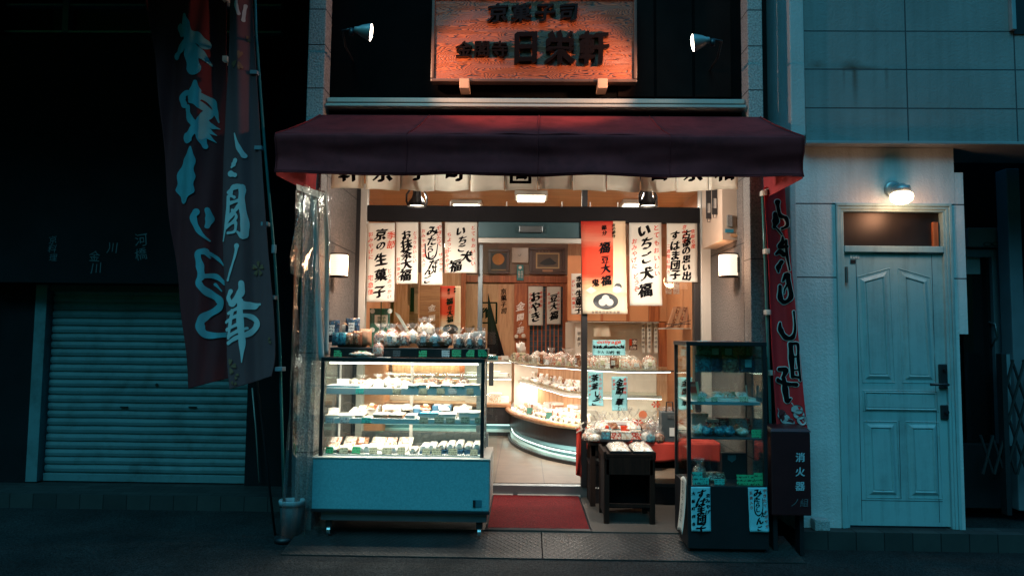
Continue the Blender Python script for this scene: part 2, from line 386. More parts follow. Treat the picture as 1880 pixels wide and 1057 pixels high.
def stroke(mb, pts, map3, grow=0, seed=1):
    """one brush stroke, pts = (px, py, width), rounded ends"""
    q = catmull(pts); n = len(q); L = []; Rr = []; rr = random.Random(seed + int(pts[0][0] * 7 + pts[0][1]))
    for i, (x, y, wd) in enumerate(q):
        a = q[max(i - 1, 0)]; b = q[min(i + 1, n - 1)]; dx, dy = b[0] - a[0], b[1] - a[1]; l = math.hypot(dx, dy) or 1
        h = max(.4, wd / 2 * (1 + .10 * math.sin(i * .9 + seed))) + grow
        L.append((x - dy / l * h, y + dx / l * h)); Rr.append((x + dy / l * h, y - dx / l * h))
    ring = L[:]
    def cap(c, p, qn, n=6):
        a0 = math.atan2(p[1] - c[1], p[0] - c[0]); r = math.hypot(p[0] - c[0], p[1] - c[1]); out = []
        for k in range(1, n):
            a = a0 - math.pi * k / n; out.append((c[0] + r * math.cos(a), c[1] + r * math.sin(a)))
        return out
    vs = []; fs = []; W_ = 9
    for i in range(n): vs += [(L[i][0] + (Rr[i][0] - L[i][0]) * k / (W_ - 1), L[i][1] + (Rr[i][1] - L[i][1]) * k / (W_ - 1)) for k in range(W_)]
    fs += [(W_ * i + k, W_ * i + k + 1, W_ * (i + 1) + k + 1, W_ * (i + 1) + k) for i in range(n - 1) for k in range(W_ - 1)]
    for row_, arc in ((W_ * (n - 1), cap(q[-1][:2], L[-1], Rr[-1], W_ - 1)), (0, cap(q[0][:2], Rr[0], L[0], W_ - 1)[::-1])):
        o = len(vs); vs += arc; edge = [row_] + list(range(o, o + len(arc))) + [row_ + W_ - 1]
        fs += [(row_ + k, row_ + k + 1, edge[k + 1], edge[k]) if edge[k] != row_ + k and edge[k + 1] != row_ + k + 1 else tuple(dict.fromkeys((row_ + k, row_ + k + 1, edge[k + 1], edge[k]))) for k in range(W_ - 1)]
    mb.add([map3(*v) for v in vs], fs)
# ================================================================== SETTING
YW = 1.12                         # shop window plane; the pilasters stand at Y = 0
XL0, XL1, XR0, XR1 = -1.67, -1.54, 1.68, 1.79
g = MB(); g.box(-40, 40, -40, -.02, -.30, -.006); g.box(-40, 40, -.02, 30, -.30, -.005); struct('road', g, M['asphalt'])
def plate_m():
    m, nt, b = nmat('checker_plate'); v = coords(nt)
    sx = nt.nodes.new('ShaderNodeSeparateXYZ'); nt.links.new(v, sx.inputs[0]); x, y = sx.outputs[0], sx.outputs[1]
    def s(a): return math_n(nt, 'SINE', a)
    k = 2 * math.pi / .052
    c = math_n(nt, 'MULTIPLY', s(math_n(nt, 'MULTIPLY', x, k)), s(math_n(nt, 'MULTIPLY', y, k)))
    p1 = s(math_n(nt, 'MULTIPLY', math_n(nt, 'ADD', x, y), k)); p2 = s(math_n(nt, 'MULTIPLY', math_n(nt, 'SUBTRACT', x, y), k))
    gt = math_n(nt, 'GREATER_THAN', c, 0.0)
    mx = nt.nodes.new('ShaderNodeMix'); nt.links.new(gt, mx.inputs[0]); nt.links.new(p1, mx.inputs[2]); nt.links.new(p2, mx.inputs[3])
    h = math_n(nt, 'SMOOTH_MAX', math_n(nt, 'MULTIPLY', mx.outputs[0], 1.0), .2, .2)
    f = noise_tex(nt, v, 3, 5)
    nt.links.new(ramp(nt, f, [(.3, (.030, .028, .027)), (.7, (.065, .061, .058))]), b.inputs['Base Color'])
    b.inputs['Metallic'].default_value = .4; b.inputs['Roughness'].default_value = .52
    bump(nt, b, h, .9, .004); return m
M['plate'] = plate_m()
pl = thing('checker_plate', 'grey checker plate ramp between road and shop entrance', 'metal plate', (0.1, -.17, 0))
xs = P(995, 1000, -.17).x
for a, b in ((-1.63, xs - .004), (xs + .004, 1.90)):
    MB().hexa([(a, -.36, -.004), (b, -.36, -.004), (b, .03, .02), (a, .03, .02)], [(a, -.36, .004), (b, -.36, .004), (b, .03, .066), (a, .03, .066)]).build('plate', M['plate'], pl)
s = MB(); s.box(XL1, XR0, .034, YW - .03, -.03, .075); struct('entrance_slab', s, M['slab'])
def tiles_m(name, c1, c2, mortar, sx_, sy_, rough, offs=0.0, bmp=.3):
    m, nt, b = nmat(name); v = coords(nt)
    br = nt.nodes.new('ShaderNodeTexBrick'); br.offset = offs; br.inputs['Scale'].default_value = 1
    br.inputs['Brick Width'].default_value = sx_; br.inputs['Row Height'].default_value = sy_; br.inputs['Mortar Size'].default_value = .004
    br.inputs['Color1'].default_value = (*c1, 1); br.inputs['Color2'].default_value = (*c2, 1); br.inputs['Mortar'].default_value = (*mortar, 1)
    nt.links.new(v, br.inputs[0])
    mx = nt.nodes.new('ShaderNodeMix'); mx.data_type = 'RGBA'; mx.blend_type = 'MULTIPLY'; mx.inputs[0].default_value = 1
    nt.links.new(br.outputs[0], mx.inputs[6]); nt.links.new(ramp(nt, noise_tex(nt, v, 5, 5), [(.3, (.75,) * 3), (.7, (1, 1, 1))]), mx.inputs[7])
    nt.links.new(mx.outputs[2], b.inputs['Base Color']); b.inputs['Roughness'].default_value = rough; b.inputs['Specular IOR Level'].default_value = .2
    bump(nt, b, math_n(nt, 'SUBTRACT', 1.0, br.outputs['Fac']), bmp, .004); return m
M['floor'] = tiles_m('floor_tiles', (.135, .095, .072), (.155, .11, .083), (.075, .055, .042), .45, .45, .5, 0, .15)
M['ptile'] = tiles_m('pavement_tiles', (.035, .034, .033), (.055, .053, .05), (.015, .015, .015), .20, .10, .7, .5)
f = MB(); f.box(-1.9, 2.3, YW + .07, 4.6, .0, .17); struct('shop_floor', f, M['floor'])
f = MB(); f.box(1.98, 6, -.045, .12, -.05, .12); struct('pavement', f, M['ptile'])
f = MB(); f.box(-7, XL0 - .01, .75, 1.6, -.05, .115); struct('tiled_step', f, M['ptile'])

# ================================================================== SHOP BUILDING
B = thing('shop_building', 'narrow confectionery shop front of dark panels between stone pilasters', 'shop building', (0, 0, 0))
def stone_joint(name, base, zs):
    m, nt, b = nmat(name); v = coords(nt)
    f = noise_tex(nt, v, 75, 4, .8); h = noise_tex(nt, v, 60, 4, .65)
    sx = nt.nodes.new('ShaderNodeSeparateXYZ'); nt.links.new(v, sx.inputs[0])
    j = None
    for z in zs:
        d = math_n(nt, 'LESS_THAN', math_n(nt, 'ABSOLUTE', math_n(nt, 'SUBTRACT', sx.outputs[2], z)), .004)
        j = d if j is None else math_n(nt, 'MAXIMUM', j, d)
    mx = nt.nodes.new('ShaderNodeMix'); mx.data_type = 'RGBA'
    nt.links.new(j, mx.inputs[0]); nt.links.new(ramp(nt, f, [(.36, sc(base, .5)), (.64, sc(base, 1.5))]), mx.inputs[6]); mx.inputs[7].default_value = (.03, .03, .03, 1)
    nt.links.new(mx.outputs[2], b.inputs['Base Color']); b.inputs['Roughness'].default_value = .85
    bump(nt, b, math_n(nt, 'SUBTRACT', h, math_n(nt, 'MULTIPLY', j, 1.0)), .8, .012); return m
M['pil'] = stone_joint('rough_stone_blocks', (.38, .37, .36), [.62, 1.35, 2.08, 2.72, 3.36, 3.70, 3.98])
M['pillow'] = stone_joint('rough_stone_low', (.15, .145, .14), [.62, 1.35, 2.08, 2.72])  # darker tone for the lower part of the pilasters
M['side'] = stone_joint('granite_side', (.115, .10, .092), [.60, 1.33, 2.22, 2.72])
for a, b in ((XL0, XL1), (XR0, XR1)):
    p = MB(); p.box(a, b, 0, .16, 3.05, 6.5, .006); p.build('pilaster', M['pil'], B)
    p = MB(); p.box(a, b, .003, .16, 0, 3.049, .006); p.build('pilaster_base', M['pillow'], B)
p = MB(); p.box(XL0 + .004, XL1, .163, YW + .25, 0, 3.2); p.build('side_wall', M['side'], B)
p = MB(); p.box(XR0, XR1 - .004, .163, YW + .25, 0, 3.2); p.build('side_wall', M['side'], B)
# upper black front behind the sign, with window-sill rails below it
p = MB(); p.box(XL1, XR0, .17, .23, 3.16, 6.5); p.build('fascia_panel', mat('dull_black', (.0035, .0032, .0035), .9, var=.2, spec=.05), B)
p = MB()
for k in range(3): x = .72 + k * .30; p.box(x, x + .28, .158, .168, 3.36, 6.4, .004)
p.build('dark_board', M['darkbrown'], B)
def rail_z(y): return P(980, y, .1).z
for ya, yb, dp in ((184, 192, .06), (197.5, 202.5, .02)):
    p = MB(); p.box(XL1 + .01, XR0 - .01, dp, .16, rail_z(yb), rail_z(ya), .004); p.build('sill_rail', M['alu'], B)
p = MB(); p.box(XL1 + .01, XR0 - .01, .05, .168, 3.10, 3.17); p.build('awning_backing', M['black'], B)
# soffit over the entrance recess
p = MB(); p.box(XL1, XR0, .02, YW + .1, 3.0, 3.06); p.build('soffit', M['darkbrown'], B)
# interior shell
IX0, IX1, IY = -1.82, 1.86, 4.5
p = MB(); p.box(IX0 - .1, IX0, YW + .26, IY + .1, .1, 3.05); p.build('inner_wall', M['orangewall'], B)
p = MB(); p.box(IX1 + .0, IX1 + .1, YW + .26, IY + .1, .1, 3.05); p.build('inner_wall', M['orangewall'], B)
p = MB(); p.box(IX0, IX1, IY, IY + .1, .1, 3.05); p.build('inner_wall', M['woodl'], B)
p = MB(); p.box(IX0 - .1, IX1 + .1, YW + .12, IY + .1, 3.05, 3.12); p.build('ceiling', mat('ceiling_boards', (.58, .33, .17), .5, var=.15, vs=1.5, stretch=(1, 12, 1)), B)
p = MB(); p.box(IX0 - .1, XL1 + .002, YW + .15, YW + .26, .1, 3.05); p.build('inner_wall', M['orangewall'], B)
# step under the door
p = MB(); p.box(XL1, XR0, YW - .02, YW + .07, .0, .165, .004); p.build('door_step', M['alud'], B)
p = MB(); xa = P(905, 900, YW).x; p.box(xa, xa + .18, YW - .05, YW - .021, .076, .092); p.box(xa + .22, P(1065, 900, YW).x, YW - .05, YW - .021, .076, .092); p.build('threshold_strip', M['alu'], B)

# ---- shop window (a part with sub-parts)
def wx(px, py=500): return P(px, py, YW).x
ZH0, ZH1, ZT1 = 2.525, 2.668, 2.92
win = MB(); win.box(wx(673), wx(1284), YW - .03, YW + .05, ZH0, ZH1, .004)
win = win.build('window_header', M['blackwall'], B)
def sub(mb, name, m, par=win, **k): return mb.build(name, m, par, **k)
xpost0, xpost1 = wx(1067.5), wx(1078)
for x0, x1, m in ((XL1 + .002, wx(627), 'alud'), (wx(627), wx(648), 'alu'), (wx(650), wx(660), 'black'), (wx(660), wx(672), 'alu')):
    q = MB(); q.box(x0, x1, YW - .02, YW + .06, .166, ZH1 + .2 if m == 'alu' else 2.9, .004); sub(q, 'window_jamb', M[m])
q = MB()
for k in range(4): q.box(wx(629 + k * 5), wx(631.5 + k * 5), YW - .032, YW - .02, .17, ZH1 + .2)
sub(q, 'jamb_rib', M['alu'])
q = MB(); q.box(wx(1273), wx(1283), YW - .03, YW + .06, .166, ZH0 - .001, .004); sub(q, 'window_jamb', M['black'])
q = MB(); q.box(wx(1284.5), XR0 - .001, YW - .05, YW + .06, .166, 2.9, .004); sub(q, 'window_jamb', M['alu'])
q = MB(); q.box(xpost0, xpost1, YW - .04, YW + .04, .166, ZH0 - .001, .003); sub(q, 'mullion', M['black'])
q = MB(); q.box(xpost0, xpost1, YW - .03, YW + .03, ZH1 + .001, ZT1, .003); sub(q, 'mullion', M['black'])
q = MB(); q.box(wx(674), wx(1283), YW - .03, YW + .06, ZT1 + .001, 3.0); sub(q, 'transom_head', M['black'])
q = MB(); q.box(wx(673), xpost0, YW, YW + .008, ZH1, ZT1); q.box(xpost1, wx(1283), YW, YW + .008, ZH1, ZT1); sub(q, 'pane', M['glass'])
q = MB()
for px in (766, 825, 877, 929, 1031, 1083, 1134): q.box(wx(px) - .004, wx(px) + .004, YW - .012, YW - .002, ZH1, ZH1 + .045)
sub(q, 'glass_clip', M['white'])
q = MB(); q.box(wx(672), wx(877), YW, YW + .008, .17, ZH0); sub(q, 'pane', M['glass'])
q = MB(); q.box(xpost1, wx(1273), YW, YW + .008, .17, ZH0); sub(q, 'pane', M['glass'])
q = MB(); q.box(wx(672), wx(900), YW - .02, YW + .05, .166, .62); sub(q, 'kick_panel', M['alud'])
for a_, b_, c_, d_ in ((1078.5, 1272, .335, .60), (1078.5, 1180, .166, .334), (1240, 1272, .166, .334)):
    q = MB(); q.box(wx(a_), wx(b_), YW - .025, YW + .05, c_, d_); sub(q, 'kick_panel', M['blackwall'])
# ---- door head and automatic door
dh = MB(); dh.box(wx(877), xpost0, YW - .01, YW + .10, P(970, 437, YW).z, ZH0 - .001, .003)
dh = dh.build('door_head', mat('dark_teal_panel', (.035, .085, .10), .4, .2, var=.1), B)
q = MB(); q.box(wx(878), xpost0, YW - .045, YW - .011, P(970, 447.5, YW).z, P(970, 438.5, YW).z, .004); sub(q, 'door_track', M['alu'], dh)
q = MB(); q.box(wx(952), wx(996), YW - .05, YW - .011, P(970, 428, YW).z, P(970, 416, YW).z, .008); sub(q, 'door_sensor', M['alud'], dh)
dz = P(970, 448, YW).z
dr = MB(); dr.box(wx(877.5), wx(886), YW + .02, YW + .06, .172, dz, .003); dr = dr.build('sliding_door', M['alud'], B)
q = MB(); q.box(wx(886), wx(916), YW + .03, YW + .038, .172, dz); sub(q, 'door_glass', M['glass'], dr)
q = MB(); q.box(wx(897.5, 680), wx(906, 680), YW + .0, YW + .028, P(900, 708, YW).z, P(900, 665, YW).z, .006); sub(q, 'touch_bar', M['black'], dr)
q = MB(); q.box(wx(889, 657), wx(914, 657), YW + .018, YW + .028, P(900, 661, YW).z, P(900, 653, YW).z); sub(q, 'door_sticker', M['tealsign'], dr)
q = MB(); put_text(q, 'Auto', wx(0) * 0 + 892, 657, 9, YW + .015, False, .03, 0); sub(q, 'lettering', M['ink'], dr)

# ================================================================== AWNING
A = thing('awning', 'dark red canvas awning over the shop entrance', 'awning', (.08, -.35, 2.5))
def awn_top(u, v):
    xa, xb = -1.553 + .0 * u, 0
    back = Vector((-1.56 + u * (1.765 + 1.56), -.002, 3.15)); front = Vector((-1.635 + u * (1.80 + 1.635), -.70, 2.80))
    p = back.lerp(front, v); bay = abs(math.sin(u * 4 * math.pi)); p.z -= (.014 + .016 * bay) * math.sin(math.pi * min(1, v * 1.02)) + .005 * math.sin(u * 9) * v + .004 * math.sin(u * 60 + v * 3) * v * v; return p
MB().grid(awn_top, 96, 14).build('canopy', M['awning'], A, True, thick=.004)
def valance(u, v):
    x = -1.635 + u * 3.435; e = min(u, 1 - u) * 2
    zb = 2.532 + .010 * (1 - min(1, e * 5)) + .005 * math.sin(u * 23) + .006 * noise.noise(Vector((u * 14, 0, 5)))
    z = 2.80 + (zb - 2.80) * v
    sag = .022 * math.sin(v * 6.5 + 1.6 * math.sin(u * 3 + .6) + .8 * u) * (.3 + .7 * v) * (v > 0.02) + .010 * math.sin(u * 31 + v * 2) * v * v + .010 * noise.noise(Vector((u * 9, v * 4, 3)))
    return Vector((x, -.70 - sag + .03 * v, z))
MB().grid(valance, 110, 18).build('valance', M['awning'], A, True, thick=.003)
for sx_, bx in ((-1.635, -1.56), (1.80, 1.765)):
    q = MB(); q.add([(bx, -.002, 3.146), (sx_, -.70, 2.80), (sx_, -.67, 2.53), (bx * 1.01, -.02, 2.53)], [(0, 1, 2, 3)]); q.build('side_flap', M['awning'], A, thick=.003)
for u_ in (0.0, .25, .5, .75, 1.0):
    q = MB(); pts = [awn_top(u_, k_ / 10) + Vector((0, -.002, .004)) for k_ in range(11)] + [valance(u_, k_ / 8) + Vector((0, -.004, 0)) for k_ in range(1, 9)]
    q.tube(pts, .004, 5); q.build('seam', M['awning'], A, True)
q = MB(); q.tube([valance(k_ / 60, .93) + Vector((0, -.003, 0)) for k_ in range(61)], .0025, 5); q.build('hem', M['awning'], A, True)
q = MB(); q.tube([(-1.62, -.685, 2.79), (1.79, -.685, 2.79)], .015); q.build('front_bar', M['grill'], A, True)
for x in (-1.45, 1.6):
    q = MB(); q.tube([(x, .0, 2.95), (x, -.67, 2.78)], .014); q.build('support_arm', M['grill'], A, True)

# ================================================================== NOREN
N = thing('shop_curtain', 'off white cotton shop curtain strip with black brush characters under the awning', 'shop curtain', (.07, -.15, 2.6))
q = MB(); q.tube([(-1.38, -.15, 2.93), (1.58, -.15, 2.93)], .012); q.build('curtain_rod', M['woodd'], N, True)
edges = [607, 669.5, 734, 798.5, 863, 926, 987, 1051, 1113.5, 1176, 1241, 1301, 1356]
bots = [346, 348, 349.5, 350, 350, 349, 348, 350.5, 350.5, 351, 351.5, 348]
marks = ['軒', '京', '子', '司', '', '', '', '', '', '日', '京', '和']
for i in range(12):
    xa, xb = P(edges[i] + .8, 340, -.15).x, P(edges[i + 1] - .8, 340, -.15).x; zb = P((edges[i] + edges[i + 1]) / 2, bots[i], -.15).z
    def pan(u, v, xa=xa, xb=xb, zb=zb, i=i):
        return Vector((xa + u * (xb - xa), -.15 + .012 * math.sin(u * 5 + i * 2) * v + .008 * math.sin(i * 1.7), 2.925 + (zb + .006 * math.sin(u * 4 + i) - 2.925) * v))
    c = MB().grid(pan, 10, 8).build('cloth_panel', M['cotton'], N, True, thick=.002)
    cx = (edges[i] + edges[i + 1]) / 2
    if marks[i]:
        q = MB(); put_text(q, marks[i], cx + 2, 315, 38, -.15, True, .035, .03, proud=.018); q.build('lettering', M['ink'], c)
    if i == 5:
        q = MB(); zz = P(cx, 335, -.17)
        for (a, b, c0, d) in ((938, 974, 300, 304), (938, 974, 332, 337), (936, 942, 300, 337), (970, 976, 300, 337)):
            q.box(P(a, c0, -.17).x, P(b, c0, -.17).x, -.172, -.168, P(a, d, -.17).z, P(a, c0, -.17).z)
        put_text(q, '日', cx + 1, 318, 26, -.15, True, .04, .02, proud=.02); q.build('crest', M['ink'], c)

# ================================================================== WOODEN SIGN
YS = .06
def sign_m():
    m, nt, b = nmat('carved_board_grain'); tc = nt.nodes.new('ShaderNodeTexCoord')
    mp = nt.nodes.new('ShaderNodeMapping'); mp.inputs['Scale'].default_value = (.85, 1, 4.2); nt.links.new(tc.outputs['Object'], mp.inputs[0])
    n1 = noise_tex(nt, mp.outputs[0], 1.7, 3.0, .45)
    mp2 = nt.nodes.new('ShaderNodeMapping'); mp2.inputs['Scale'].default_value = (30, 1, 90); nt.links.new(tc.outputs['Object'], mp2.inputs[0])
    n2 = noise_tex(nt, mp2.outputs[0], 1.0, 2)
    sx = nt.nodes.new('ShaderNodeSeparateXYZ'); nt.links.new(tc.outputs['Object'], sx.inputs[0])
    k = math_n(nt, 'ADD', math_n(nt, 'MULTIPLY', n1, 56), math_n(nt, 'ADD', math_n(nt, 'MULTIPLY', n2, .45), math_n(nt, 'MULTIPLY', sx.outputs[2], 9)))
    fr = math_n(nt, 'FRACT', k)
    nt.links.new(ramp(nt, fr, [(0, (.42, .115, .040)), (.38, (.35, .085, .028)), (.66, (.24, .050, .016)), (.76, (.035, .010, .007)), (.95, (.05, .013, .008)), (1, (.40, .11, .05))]), b.inputs['Base Color'])
    b.inputs['Roughness'].default_value = .42; bump(nt, b, ramp(nt, fr, [(0, (1, 1, 1)), (.7, (.8,) * 3), (.85, (0, 0, 0)), (1, (1, 1, 1))]), .35, .006); return m
SG = thing('sign_board', 'carved wooden shop sign with raised black characters lit by two spotlights', 'sign', (.05, YS, 3.35))
sx0, sx1, sz0 = P(798, 100, YS).x, P(1163, 100, YS).x, P(980, 146, YS).z; sz1 = 4.09
q = MB(); q.box(sx0, sx1, YS, YS + .05, sz0, sz1); q.build('board', sign_m(), SG)
fm = mat('sign_frame', (.10, .05, .035), .4, var=.2)
for a in ((sx0 - .025, sx0 - .001, sz0 - .001, sz1 + .02), (sx1 + .001, sx1 + .025, sz0 - .001, sz1 + .02)):
    q = MB(); q.box(a[0], a[1], YS - .02, YS + .06, a[2], a[3], .005); q.build('frame_stile', fm, SG)
for a in ((sz0 - .025, sz0 - .002), (sz1 + .001, sz1 + .024)):
    q = MB(); q.box(sx0 - .025, sx1 + .025, YS - .018, YS + .06, a[0], a[1], .005); q.build('frame_rail', fm, SG)
for px in (853, 1105.5):
    q = MB(); x = P(px, 157, YS).x; z = P(px, 157, YS).z; q.box(x - .037, x + .037, YS - .04, .165, z - .036, z + .04, .004); q.build('support_block', mat('block_wood', (.50, .30, .20), .6), SG)
def carved(s, px, py, cell, dx=0, bold=.03, wob=.05, asp=1.0):
    flat = MB(); put_text(flat, s, px, py, cell, YS, dx == 0, bold, wob, asp, proud=0.0, adv=dx or None)
    q = MB(); off = Vector((0, -.034, 0))
    me = D.meshes.new('t'); me.from_pydata(flat.v, [], flat.f); bm = bmesh.new(); bm.from_mesh(me)
    bmesh.ops.remove_doubles(bm, verts=bm.verts[:], dist=1e-5)
    bmesh.ops.recalc_face_normals(bm, faces=bm.faces[:])
    r = bmesh.ops.extrude_face_region(bm, geom=bm.faces[:]); vv = [e for e in r['geom'] if isinstance(e, bmesh.types.BMVert)]
    bmesh.ops.translate(bm, verts=vv, vec=off)
    # rounded shoulders: pull the raised outline in a little
    bm.verts.index_update(); q.add([v.co.copy() for v in bm.verts], [[v.index for v in f.verts] for f in bm.faces]); bm.free(); D.meshes.remove(me)
    o = q.build('raised_lettering', M['inkrel'], SG); bv = o.modifiers.new('bevel', 'BEVEL'); bv.width = .005; bv.segments = 2; bv.limit_method = 'ANGLE'; bv.angle_limit = R(50); return o
carved('京菓子司', 914, 27, 36, 43, .02, .04, 1.1)
carved('金閣寺', 852, 93, 31, 33, .018, .03)
carved('日栄軒', 965, 91, 64, 62, .028, .03, .86)
# ---- spotlights on arms
for px, py, sgn, lab in ((680, 60, 1, 'reflector spotlight on a wall arm, left of the wooden sign'), (1273, 79, -1, 'reflector spotlight on a wall arm, right of the wooden sign')):
    c = P(px, py, -.36); T = thing('spotlight', lab, 'spotlight', (c.x - sgn * .12, .15, c.z - .05), 'spotlights on the sign')
    tgt = Vector((.05 + sgn * .0, YS, 3.72)); aim = (tgt - c).normalized(); d = Vector((sgn, .23, -.10)).normalized()
    rot = d.to_track_quat('Z', 'Y').to_matrix()
    prof = [(.010, -.115), (.019, -.11), (.023, -.09), (.040, -.06), (.058, -.01), (.060, .0)]
    MB().lathe(prof, c, 24, rot=rot, caps=False).build('reflector', mat('reflector', (.30, .33, .33), .45, .3), T, True, thick=.002)
    MB().lathe([(.052, -.016), (.0585, -.004), (.058, .006), (.036, .014), (.001, .017)], c, 24, rot=rot, caps=False).build('lens', M['bulb'], T, True)
    back = c - d * .13
    MB().tube([back, back + Vector((-sgn * .07, .02, -.004)), Vector((back.x - sgn * .12, -.1, back.z - .008)), Vector((back.x - sgn * .13, .17, back.z - .008))], .008).build('arm', M['grill'], T, True)
    MB().tube([back, back + Vector((0, 0, -.05))], [.02, .016]).build('swivel', M['grill'], T, True)
    L = D.lights.new('spot_lamp', 'SPOT'); L.energy = 74; L.color = (1.0, .52, .31); L.spot_size = R(82); L.spot_blend = .9; L.shadow_soft_size = .03
    lo = D.objects.new('spot_lamp', L); COL.objects.link(lo); lo.location = c + d * .045 - Vector(T['_w']); lo.rotation_euler = (aim + Vector((0, .02, -.20))).to_track_quat('-Z', 'Y').to_euler(); lo.parent = T
# ---- black downlights under the soffit
for px, lab in ((765, 'black cage-topped downlight hanging above the left display case'), (1190, 'black cage-topped downlight hanging above the table of sweets')):
    Yd = .0; c = P(px, 379, Yd); T = thing('pendant_lamp', lab, 'lamp', (c.x, Yd, c.z), 'downlights behind the shop curtain')
    k = MPP(Yd)
    MB().lathe([(17 * k, 0), (17.5 * k, .3 * k), (15 * k, 8 * k), (9 * k, 16 * k), (7 * k, 24 * k), (7 * k, 34 * k)], (c.x, Yd, c.z), 28, caps=False).build('shade', M['black'], T, True, thick=.003)
    for a in range(4):
        t = a * math.pi / 2 + .5; e = Vector((math.cos(t), math.sin(t), 0))
        MB().tube([Vector((c.x, Yd, c.z)) + e * 17 * k, Vector((c.x, Yd, c.z + 8 * k)) + e * 20 * k, Vector((c.x, Yd, c.z + 20 * k)) + e * 20 * k, Vector((c.x, Yd, c.z + 33 * k)) + e * 12 * k], .008, 6).build('cage_rib', M['black'], T, True)
    MB().tube([(c.x, Yd, c.z + 34 * k), (c.x, Yd, 3.0)], .03, 16).build('stem', M['black'], T, True)
    MB().lathe([(.001, 3 * k), (15 * k, 3 * k), (15 * k, 4 * k)], (c.x, Yd, c.z), 24).build('lens', emit('downlight_lens', (1, .85, .65), 5), T, True)
    L = D.lights.new('downlight', 'SPOT'); L.energy = 125; L.color = (1, .89, .76); L.spot_size = R(106); L.spot_blend = .6; L.shadow_soft_size = .05
    lo = D.objects.new('downlight', L); COL.objects.link(lo); lo.location = (0, 0, -.01); lo.rotation_euler = (R(36), 0, 0); lo.parent = T
    L = D.lights.new('cage_light', 'POINT'); L.energy = 26; L.color = (1, .91, .80); L.shadow_soft_size = .03
    lo = D.objects.new('cage_light', L); COL.objects.link(lo); lo.location = (.05, .09, 24 * k); lo.parent = T
# ---- lamps on the inner sides of the pilasters
for px, X, lab, sd in ((622, XL1 + .065, 'lit half-round wall lamp on the left side wall above the packed sweets', -1), (1337, XR0 - .075, 'lit half-round wall lamp under the beige box on the right side wall', 1)):
    c = PXX(px, 487, X); T = thing('wall_lamp', lab, 'lamp', (X, c.y, c.z - .1), 'wall lamps in the entrance')
    k = MPP(c.y); r = 16.5 * k; h = 19.5 * k
    prof = []
    for i in range(11):
        zz = -h + i * 2 * h / 10; prof += [(r, zz + .001), (r, zz + 2 * h / 10 - .004), (r - .003, zz + 2 * h / 10 - .002)] if i < 10 else []
    MB().lathe(prof, (X, c.y, c.z), 28, caps=False).build('lamp_shade', M['shadelit'], T, True)
    for zz, zt in ((-h - .01, -h), (h, h + .008)):
        MB().lathe([(.001, zz), (r + .003, zz), (r + .003, zt), (.001, zt)], (X, c.y, c.z), 28).build('lamp_rim', M['darkbrown'], T)
    q = MB(); wxx = XL1 if sd < 0 else XR0; q.box(wxx, wxx - sd * .02, c.y - .04, c.y + .04, c.z - .06, c.z + .06, .004); q.build('wall_plate', M['alud'], T)
    L = D.lights.new('lamp_light', 'POINT'); L.energy = 13; L.color = (1, .52, .28); L.shadow_soft_size = .07
    lo = D.objects.new('lamp_light', L); COL.objects.link(lo); lo.location = (-sd * (r + .03), -.0, .1); lo.parent = T
# ---- beige control box with switch, hanging straps
T = thing('control_box', 'beige metal shutter control box above the right wall lamp', 'control box', (1.62, .6, 2.2))
z0, z1 = P(1345, 440, .3).z, 2.92
q = MB(); q.prism([(1.565, .31, z0), (XR0 + .02, .31, z0), (XR0 + .02, .90, z0), (1.56, .90, z0)], (0, 0, z1 - z0)); q.build('box_body', mat('beige_metal', (.50, .38, .29), .5, var=.06), T)
a = P(1339, 405, .3); q = MB(); q.box(a.x - .02, a.x + .022, .285, .309, a.z - .05, a.z + .045, .006); q.build('switch', M['steel'], T)
a = P(1340, 424, .3); q = MB(); q.box(a.x - .035, a.x + .03, .303, .309, a.z - .012, a.z + .016); q.build('label_plate', M['boxb'], T)
q = MB(); a = P(1351, 432, .3); q.lathe([(.001, 0), (.03, 0), (.03, .003), (.001, .003)], (a.x - .012, .306, a.z), 20, 1, .45, Matrix.Rotation(R(90), 3, 'X')); q.build('oval_badge', mat('badge', (.55, .28, .14), .5), T)
for px, pyb, lab in ((1301, 402, 'dark hanging strap with buckle nearest the window, beside the beige box'), (1312, 394, 'shorter dark hanging strap with buckle touching the beige box')):
    ys_ = .62 if px < 1305 else .44; p0 = P(px, 345, ys_); p1 = P(px, pyb, ys_); T = thing('hanging_strap', lab, 'strap', p1, 'hanging straps')
    q = MB(); q.box(p1.x - .022, p1.x + .022, ys_ - .01, ys_ + .005, p1.z, 2.9, .004); q.build('strap', M['black'], T)
    q = MB(); q.box(p1.x - .012, p1.x + .012, ys_ - .015, ys_ - .0105, p1.z + .05, p1.z + .13); q.build('strap_buckle', M['steel'], T)
    q = MB(); q.tube([(p1.x - .01, ys_, p1.z), (p1.x - .01, ys_, p1.z - .025), (p1.x + .012, ys_, p1.z - .025), (p1.x + .012, ys_, p1.z)], .003, 6); q.build('hook', M['black'], T)
